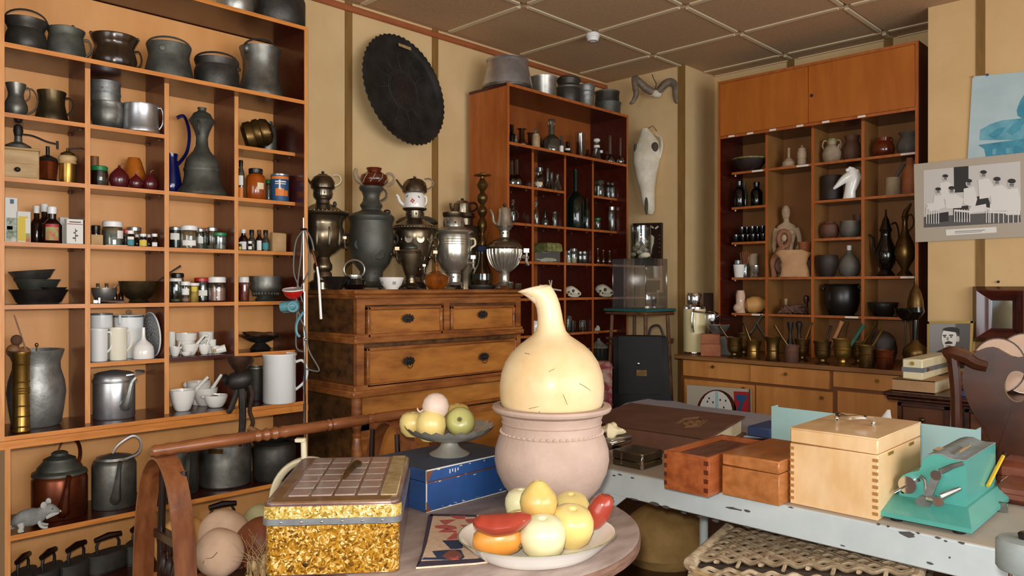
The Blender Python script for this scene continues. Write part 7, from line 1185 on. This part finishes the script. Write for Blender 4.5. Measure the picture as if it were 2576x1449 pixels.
# kilim
z0=zt2+.0005; kz_=zt2+.0055
kp=lambda pts,i,m,n='pattern':(n,prz([onZ(1020+a/4.2933,1180+b_/4.2933,kz_) for a,b_ in pts],kz_-.0002,kz_+.0005*i),m)
base=[(115,1065),(175,900),(215,690),(250,500),(800,500),(1000,560),(900,1000),(760,1018)]
T('kilim','small woven rug piece with red and navy motifs under the fruit platter','rug',(0,0,0),[('field',prz([onZ(1020+a/4.2933,1180+b_/4.2933,kz_) for a,b_ in base],z0,kz_),'kilim_base'),kp([(115,1065),(175,900),(250,500),(300,500),(235,800),(170,1000)],1,'kilim_edge','border'),kp([(115,1065),(150,1005),(760,975),(898,958),(900,1000),(760,1018)],1,'kilim_edge','border'),kp([(270,488),(770,500),(770,522),(262,512)],1,'kilim_edge','border'),
 kp([(480,512),(650,512),(640,545),(560,548),(510,530)],2,'kilim_red'),kp([(370,560),(545,550),(500,575),(440,608),(400,590)],2,'kilim_red'),kp([(640,550),(760,540),(760,600),(680,590)],2,'kilim_red'),kp([(315,620),(430,608),(540,625),(560,650),(500,662),(330,645)],2,'kilim_red'),kp([(590,612),(760,606),(760,640),(640,640)],2,'kilim_red'),kp([(345,690),(440,650),(560,680),(540,692)],2,'kilim_red'),kp([(590,665),(740,650),(700,680),(600,690)],2,'kilim_red'),kp([(440,770),(530,695),(600,700),(620,750),(500,770)],2,'kilim_red'),
 kp([(400,780),(620,770),(620,860),(560,870),(490,870),(440,820)],2,'kilim_navy'),kp([(290,895),(480,880),(600,880),(640,960),(600,985),(180,985),(200,965),(340,965)],2,'kilim_navy'),kp([(395,950),(470,890),(530,880),(600,920),(620,950),(580,985),(470,990)],3,'kilim_brown'),kp([(470,965),(520,970),(580,950),(570,985),(500,990)],4,'kilim_red')],rz=0)
# blue chest
def blue_chips():
    g=random.Random(11); o=[]
    for i in range(26):
        e=(0,0,1,2)[i%4]; x=g.uniform(X0_+.01,X1_-.06); z=(zt2+g.uniform(0,.012)) if e==0 else (dv_+g.uniform(-.008,.004)) if e==1 else (zb1-g.uniform(0,.01)); w=g.uniform(.002,.009); h=g.uniform(.0008,.0022)
        o.append(mv(pr([(w*math.cos(a*PI/3)*g.uniform(.6,1.2),h*math.sin(a*PI/3)*g.uniform(.6,1.2)) for a in range(6)],.0012),x,yf-.0007,z))
    return J(*o)
b=axb(1068,0,0,zt2,None,pr_=0) if 0 else None
fa=onZ(1068,1290,zt2); fb=onZ(1284,1236,zt2); yf=(fa.y+fb.y)/2; zb1=onY(1065,1187,yf).z
bk=onZ(1206,1099,zb1); X0_,X1_=fa.x,1.985; Yb_=bk.y
dv_=zb1-.042
T('blue_chest','old blue painted wooden chest with dark lid on the round table','chest',(0,0,0),[('body',bx(X0_,X1_,yf,Yb_,zt2,dv_-.001,.002),'blue_paint'),('lid',bx(X0_,X1_,yf,Yb_,dv_+.001,zb1,.003),'blue_paint'),('lid_top',bx(X0_+.001,X1_-.001,yf+.002,Yb_-.002,zb1-.002,zb1+.001),'blue_top'),('worn_edge',bx(X0_,X1_,yf-.0008,yf+.002,zb1-.003,zb1+.0012),'paint_chip'),('worn_edge',bx(X0_,X1_,yf-.0008,yf+.002,zt2,zt2+.003),'paint_chip'),('worn_edge',bx(X0_,X1_,yf-.0008,yf+.002,dv_-.001,dv_+.002),'bare_wood'),('worn_edge',bx(X0_-.0008,X0_+.003,yf-.0008,yf+.002,zt2+.01,zb1),'paint_chip'),('worn_corner',prz([(0,0),(1,0),(1,1)],0,1) if 0 else mv(rt(pr([(0,0),(.02,0),(.012,.012),(.004,.03),(0,.034)],.002),'Z',0),X0_-.0005,yf-.0009,zt2+.002),'bare_wood'),('worn_corner',mv(pr([(0,0),(.032,0),(.02,-.012),(.012,-.03),(0,-.034)],.002),X0_-.0005,yf-.0009,zb1-.004),'bare_wood')]+[('paint_chips',blue_chips(),'paint_chip')]+[('chalk_mark',bx(X0_+.1+i*.012,X0_+.104+i*.012,yf-.0008,yf+.001,zb1-.026+(i%2)*.004,zb1-.012),'paint_chip') for i in range(4)],rz=0)
# pot and gourd
pp=atD(1388,1265,2.62); pz=zt2
T('clay_pot','large pale ridged clay pot holding the gourd','pot',(pp.x,pp.y,pz),[('body',Lb([(78,0),(96,12),(122,42),(138,76),(144,106),(142,134),(134,160),(127,174),(124,190),(124,206),(130,222),(147,230),(150,236),(148,242),(138,243)],7,56),'terracotta_pale'),('ridge',Lb([(125,170),(129,173),(125.5,176)],2,56),'terracotta_pale'),('notched_band',J(*[mv(el(4,3,3.4,8,6),127.5*math.cos(i*2*PI/52),127.5*math.sin(i*2*PI/52),177) for i in range(52)]),'terracotta_pale'),('ridge',Lb([(124,197),(126.5,200),(124,203)],1.5,56),'terracotta_pale')],k=K(pp.x,pp.y))
def rings(S,n=32,cap0=True):
    V=[];F=[]
    for cx_,cy_,cz_,rx,ry,ta,tb2 in S:
        M=Matrix.Rotation(R_(-ta),3,'Y')@Matrix.Rotation(R_(tb2),3,'X')
        for i in range(n): p=M@Vector((rx*math.cos(2*PI*i/n),ry*math.sin(2*PI*i/n),0)); V.append((cx_+p.x,cy_+p.y,cz_+p.z))
    for s in range(len(S)-1):
        for i in range(n): j=(i+1)%n; F.append((s*n+i,s*n+j,s*n+n+j,s*n+n+i))
    if cap0: F.append(tuple(reversed(range(n))))
    return V,F
G=[(0,0,160,50,50,0,0),(0,0,172,80,80,0,0),(0,0,195,104,104,0,0),(0,0,225,121,121,0,0),(0,0,258,130,130,0,0),(0,0,290,131.5,131.5,0,0),(0,0,322,127,127,0,0),(0,0,350,117,117,0,0),(0,0,374,101,101,0,0),(0,0,392,82,82,0,0),(-1,0,405,64,64,0,0),(-2,0,416,48,48,0,0),(-2,0,428,38,38,0,0),(-3,0,445,33,33,2,0),(-5,0,468,31,31,5,0),(-9,0,490,30,30,11,0),(-16,0,508,30,30,19,0),(-25,0,521,31,29,24,0),(-36,-1,530,35,28,20,5),(-47,-2,534,39.5,27,13,9),(-46,-2,532.5,36,24,13,9)]
Gi=[(-46,-2,532.6,36.2,24.2,13,9),(-34,0,520,28,23,18,4),(-18,0,502,25,25,17,0),(-8,0,478,24,24,8,0)]
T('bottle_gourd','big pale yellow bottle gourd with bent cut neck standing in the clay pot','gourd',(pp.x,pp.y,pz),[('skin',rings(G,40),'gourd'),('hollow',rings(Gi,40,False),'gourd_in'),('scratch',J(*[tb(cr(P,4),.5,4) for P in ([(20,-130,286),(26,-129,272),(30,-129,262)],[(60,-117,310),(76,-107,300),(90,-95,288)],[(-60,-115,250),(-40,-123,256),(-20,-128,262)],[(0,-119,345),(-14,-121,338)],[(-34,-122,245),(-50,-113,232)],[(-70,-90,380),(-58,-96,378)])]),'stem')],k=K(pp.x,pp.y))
# compote with fruit
zb=zb1+.001; cp_=onZ(1131,1143,zb); ck=K(cp_.x,cp_.y)
def flute(prof,n=96,amp=(0,0,0,1,3,6)):
    V=[];F=[]
    for s,(r,h) in enumerate(prof):
        for i in range(n):
            a=2*PI*i/n; w=math.sin(a*24); V.append(((r+amp[s]*.5*w)*math.cos(a),(r+amp[s]*.5*w)*math.sin(a),h+amp[s]*.6*w))
    for s in range(len(prof)-1):
        for i in range(n): j=(i+1)%n; F.append((s*n+i,s*n+j,s*n+n+j,s*n+n+i))
    F.append(tuple(reversed(range(n)))); return V,F
fp=[(16,36),(40,38),(70,43),(90,52),(103,60),(112,70)]; fi=[(r-1,h+1.6) for r,h in fp]
T('fruit_stand','silver pedestal fruit stand with scalloped pleated rim on the blue chest','fruit stand',(cp_.x,cp_.y,zb),[('foot',Lc([(50,0),(51,2),(46,5),(34,11),(24,20),(20,30),(22,36)],36),'stand_metal'),('dish',J(flute(fp),flute(fi)),'stand_metal')],k=ck)
def fruit(name,lab,px,py,zc,r,m,shape=None,parts=(),cat=None,tilt=(0,0),base=None,rz=RZ):
    p=onZ(px,py,zc); k=K(p.x,p.y)
    m_=shape or Lc([(r*.25,-r*.80),(r*.3,-r*.86),(r*.6,-r*.83),(r*.9,-r*.5),(r,0),(r*.97,r*.35),(r*.78,r*.7),(r*.45,r*.86),(r*.2,r*.84),(r*.08,r*.72)],24)
    ps=[('flesh',m_,m)]+list(parts)
    ps=[(n,rt(rt(q,'X',tilt[0]),'Y',tilt[1]),mm) for n,q,mm in ps]
    T(name,lab,cat or name,tuple(p),ps if len(ps)>1 else [('',ps[0][1],m)],rz,k=k)
stem=lambda r,h=.95:('stalk',tb([(0,0,r*.7),(r*.05,0,r*h)],[r*.05,r*.04],6),'stem')
dz=zb1+ck*77
fruit('apple','yellow apple at the left of the fruit stand',1040,1068,dz-.008,35,'apple_y')
fruit('apple','tall pale yellow apple at the front of the fruit stand',1084,1072,dz-.004,37,'apple_y',Lc([(10,-36),(24,-36),(34,-22),(38,0),(36,18),(26,34),(12,40),(4,37)],24))
fruit('apple','greenish apple with its calyx facing out, right of the fruit stand',1158,1062,dz,37,'apple_g',tilt=(68,0),parts=[('calyx',mv(el(5,5,4,10,6),0,0,29),'stem')])
fruit('apple','orange-yellow apple at the back of the fruit stand',1150,1046,dz+.01,34,'apple_red')
fruit('garlic','round pale garlic bulb on top of the fruit stand heap',1096,1023,dz+.062,34,'garlic',Lc([(4,-32),(20,-29),(31,-14),(34,2),(29,18),(18,29),(7,33)],24),[('root_tail',tb(cr([(-30,0,-8),(-38,0,-14),(-44,0,-10),(-46,0,-4)]),[3,1.4],6),'garlic')])
# platter and fruit
pl=T('platter','oval white porcelain platter heaped with fruit','platter',(1.56,1.427,zt2),[('body',sc(Lb([(.158,0),(.166,.004),(.184,.018),(.205,.038),(.2205,.052),(.2265,.056)],.006,64),1,.845,1),'white_porcelain'),('rim_line',sc(tb([(.2245*math.cos(i*PI/32),.2245*math.sin(i*PI/32),.0565) for i in range(64)],.0013,6,True),1,.845,1),'fill_olive')],rz=R_(-22.4))
zp=zt2+.012
fruit('apple','big pale apple at the front centre of the platter',1366,1351,zp+.054,58,'apple_pale',tilt=(10,0))
fruit('apple','yellow apple with a dimpled top, right of the platter',1438,1324,zp+.054,56,'apple_y',tilt=(14,5))
fruit('apple','yellow apple at the back right of the platter',1438,1280,zp+.052,45,'apple_y',tilt=(10,0))
fruit('pear','tall yellow and orange quince on top of the platter',1355,1262,zp+.125,48,'apple_red',Lc([(8,-44),(28,-42),(43,-26),(48,-2),(44,16),(32,32),(20,46),(9,52),(3,50)],24),cat='fruit')
fruit('apple','pale greenish apple at the back left of the platter',1312,1268,zp+.075,42,'apple_pale')
fruit('apple','yellow apple hidden under the left pepper',1308,1326,zp+.05,44,'apple_y')
fruit('orange','oblong orange with green navel at the left of the platter',1254,1358,zp+.042,54,'orange_fruit',mv(rt(Lc([(3,-66),(22,-60),(38,-38),(43,-8),(42,18),(35,44),(20,61),(6,66)],24),'Y',82),0,0,0),[('navel',mv(el(6,5,6,10,6),54,-22,-8),'stem')])
fruit('pepper','flattened glossy red pepper lying over the orange',1264,1312,zp+.105,70,'pepper_red',mv(tb(cr([(-72,0,4),(-58,-2,-2),(-20,-6,-8),(20,-6,-4),(52,-2,6),(72,0,12)]),[8,30,42,40,28,8],16,sec=[(math.cos(a)*1.0,math.sin(a)*(.55-.12*math.cos(2*a))) for a in [i*PI/8 for i in range(16)]]),0,0,0),cat='pepper')
fruit('pepper','long glossy red pepper standing at the right end of the platter',1505,1291,zp+.075,40,'pepper_red',tb(cr([(-24,0,-40),(-16,0,-26),(0,0,0),(14,0,26),(20,0,42),(21,0,46)]),[8,22,30,27,18,6],16),cat='pepper')
fruit('egg','small white egg-shaped fruit behind the front apple',1346,1301,zp+.07,18,'garlic',el(22,18,16),cat='fruit')
# ================================================================ CRADLE WITH GOURDS
CY=2.575; xa,xc=.965,1.935; zr=.962
cr_=D.objects.new('cradle',None); COL.objects.link(cr_); tag(cr_,'old wooden cradle with turned top rail and bentwood hoops','cradle')
def turned(x0,x1,prof,y,z,m,n=16,name='rail'):
    return mk(name,mv(rt(L([(0,0)]+[(r,(t)*(x1-x0)) for t,r in prof]+[(0,x1-x0)],n),'Y',90),x0,y,z),m,cr_)
turned(xa-.02,xc+.12,[(0,.014),(.01,.02),(.03,.017),(.05,.021),(.08,.019),(.1,.021),(.2,.0215),(.31,.021),(.32,.017),(.335,.023),(.35,.017),(.365,.024),(.38,.017),(.395,.024),(.41,.018),(.425,.023),(.44,.021),(.58,.022),(.59,.018),(.6,.023),(.61,.018),(.62,.022),(.75,.021),(.76,.017),(.77,.022),(.79,.018),(.8,.021),(.93,.02),(1,.016)],CY,zr,'cradle_rail',18,'top_rail')
def hoop(x,w,nm='hoop'):
    P=[(x,CY-.20,.05),(x,CY-.19,.40),(x,CY-.165,.68),(x,CY-.12,.84),(x,CY-.06,.915),(x,CY,.938),(x,CY+.06,.915),(x,CY+.12,.84),(x,CY+.165,.68),(x,CY+.19,.40),(x,CY+.20,.05)]
    return mk(nm,tb(cr(P,5),w,4,sec=[(-.16,-1),(.16,-1),(.16,1),(-.16,1)]),'cradle_wood',cr_)
def hoop2(x,w):
    P=[(CY-.20,.05),(CY-.19,.40),(CY-.165,.68),(CY-.12,.84),(CY-.06,.915),(CY,.938),(CY+.06,.915),(CY+.12,.84),(CY+.165,.68),(CY+.19,.40),(CY+.20,.05)]
    C_=cr([(0,a,b_) for a,b_ in P],5); V=[];F=[]; n=len(C_)
    for i,p in enumerate(C_):
        t=(C_[min(n-1,i+1)]-C_[max(0,i-1)]).normalized(); nn=Vector((0,-t.z,t.y)); 
        for s,o in((-1,-.004),(1,-.004),(1,.004),(-1,.004)): q=p+nn*o; V.append((x+s*w,q.y,q.z))
    for i in range(n-1):
        for k_ in range(4): j=(k_+1)%4; F.append((i*4+k_,i*4+j,i*4+4+j,i*4+4+k_))
    F+=[(0,1,2,3),(n*4-4,n*4-3,n*4-2,n*4-1)]
    return mk('hoop',(V,F),'cradle_wood',cr_)
hoop2(xa+.02,.034); hoop2(xc-.02,.034)
for x in(xa+.05,xc-.06):
    for s in(-1,1):
        mk('post',tb([(x,CY+s*.10,.05),(x,CY+s*.10,.62),(x,CY+s*.10,.665)],[.016,.014,.018],10),'black_wood',cr_)
        mk('upper_post',tb([(x,CY+s*.10,.66),(x,CY+s*.085,.9)],[.013,.011],10),'black_wood',cr_)
    mk('cross_bar',bx(x-.018,x+.018,CY-.125,CY+.125,.640,.672,.004),'black_wood',cr_); mk('lower_bar',bx(x-.018,x+.018,CY-.14,CY+.14,.40,.425,.004),'black_wood',cr_)
    for i in range(4):
        y=CY-.075+i*.05
        mk('spindle',mv(L([(.012,.425),(.009,.44),(.015,.46),(.017,.485),(.009,.505),(.008,.51),(.014,.52),(.017,.545),(.011,.57),(.007,.59),(.010,.60),(.014,.602),(.008,.606),(.011,.625),(.012,.64)],12),x,y,0),'black_wood',cr_)
for s in(-1,1): mk('side_rail',tb([(xa,CY+s*.185,.43),(xc,CY+s*.185,.43)],.02,10),'cradle_wood',cr_)
mk('bed_board',bx(xa+.08,xc-.08,CY-.16,CY+.16,.415,.435),'dark_wood',cr_)
for x in(xa+.02,xc-.02): mk('rocker',tb(cr([(x,CY-.26,.05),(x,CY-.12,.012),(x,CY,.0125),(x,CY+.12,.012),(x,CY+.26,.05)]),.0125,8),'cradle_wood',cr_)
def gourd(lab,px,py,d,r,m,rzz=1,nz=.05,sd=1,parts=()):
    p=atD(px,py,d); k=K(p.x,p.y); T('round_gourd',lab,'gourd',tuple(p),[('shell',el(r,r*.95,r*rzz,24,16,nz,sd),m)]+list(parts) if parts else [('',el(r,r*.95,r*rzz,24,16,nz,sd),m)],k=k)
gourd('cracked pale pinkish round gourd at the front of the cradle',552,1392,2.60,60,'gourd_pale',1.02,.03,4,[('crack',tb(cr([(-20,-54,-8),(-12,-55,4),(4,-58,8),(16,-56,20)]),.9,5),'stem')])
gourd('pale grey-pink pointed gourd behind the front one',562,1342,2.86,62,'gourd_pale',.95,.03,8,[('tip',mv(rt(Lc([(16,0),(6,16),(1,26)],12),'Y',100),54,0,-8),'gourd_pale')])
gourd('yellow-tan round gourd behind the cradle spindles',462,1372,2.92,70,'gourd_yellow',1.0,.03,5)
gourd('brown round gourd beside the gold box',652,1370,2.80,60,'gourd_brown',1.1,.03,9)
gourd('greenish cream gourd half hidden by the gold box',655,1320,3.0,46,'gourd_green',1.1,.02,2)
pw=atD(668,1425,2.5)
T('wheat_stalks','spray of dry bearded wheat beside the gold box','wheat',tuple(pw),[('',J(*[tb(cr([(random.uniform(-.03,.03),random.uniform(-.03,.03),-.16),(random.uniform(-.06,.02),random.uniform(-.03,.03),0),(random.uniform(-.10,.03),random.uniform(-.05,.05),random.uniform(-.02,.11))]),[.0011,.0005],4) for i in range(46)],*[mv(el(.008,.006,.018,6,6),random.uniform(-.06,.0),random.uniform(-.03,.03),random.uniform(-.05,.02)) for i in range(12)]),'straw')])['kind']='stuff'
# cream enamel ring pan with hook behind the gold box
pe=atD(776,1258,2.74); ke=K(pe.x,pe.y)
T('enamel_pan','cream enamel ring pan with upright spout standing behind the gold box','pan',tuple(pe),[('ring',rt(rt(tb([(98*math.cos(2*PI*i/40),98*math.sin(2*PI*i/40),0) for i in range(40)],12,10,True,sec=[(math.cos(a)*.75,math.sin(a)*1.25) for a in [i*PI/5 for i in range(10)]]),'X',80),'Z',-12),'enamel_cream'),('spout',tb([(-6,-16,92),(-8,-16,150)],[8,7],12),'enamel_cream'),('spout_mouth',mv(bx(-26,0,-10,8,148,158,2),-2,-16,0),'enamel_cream')],k=ke)
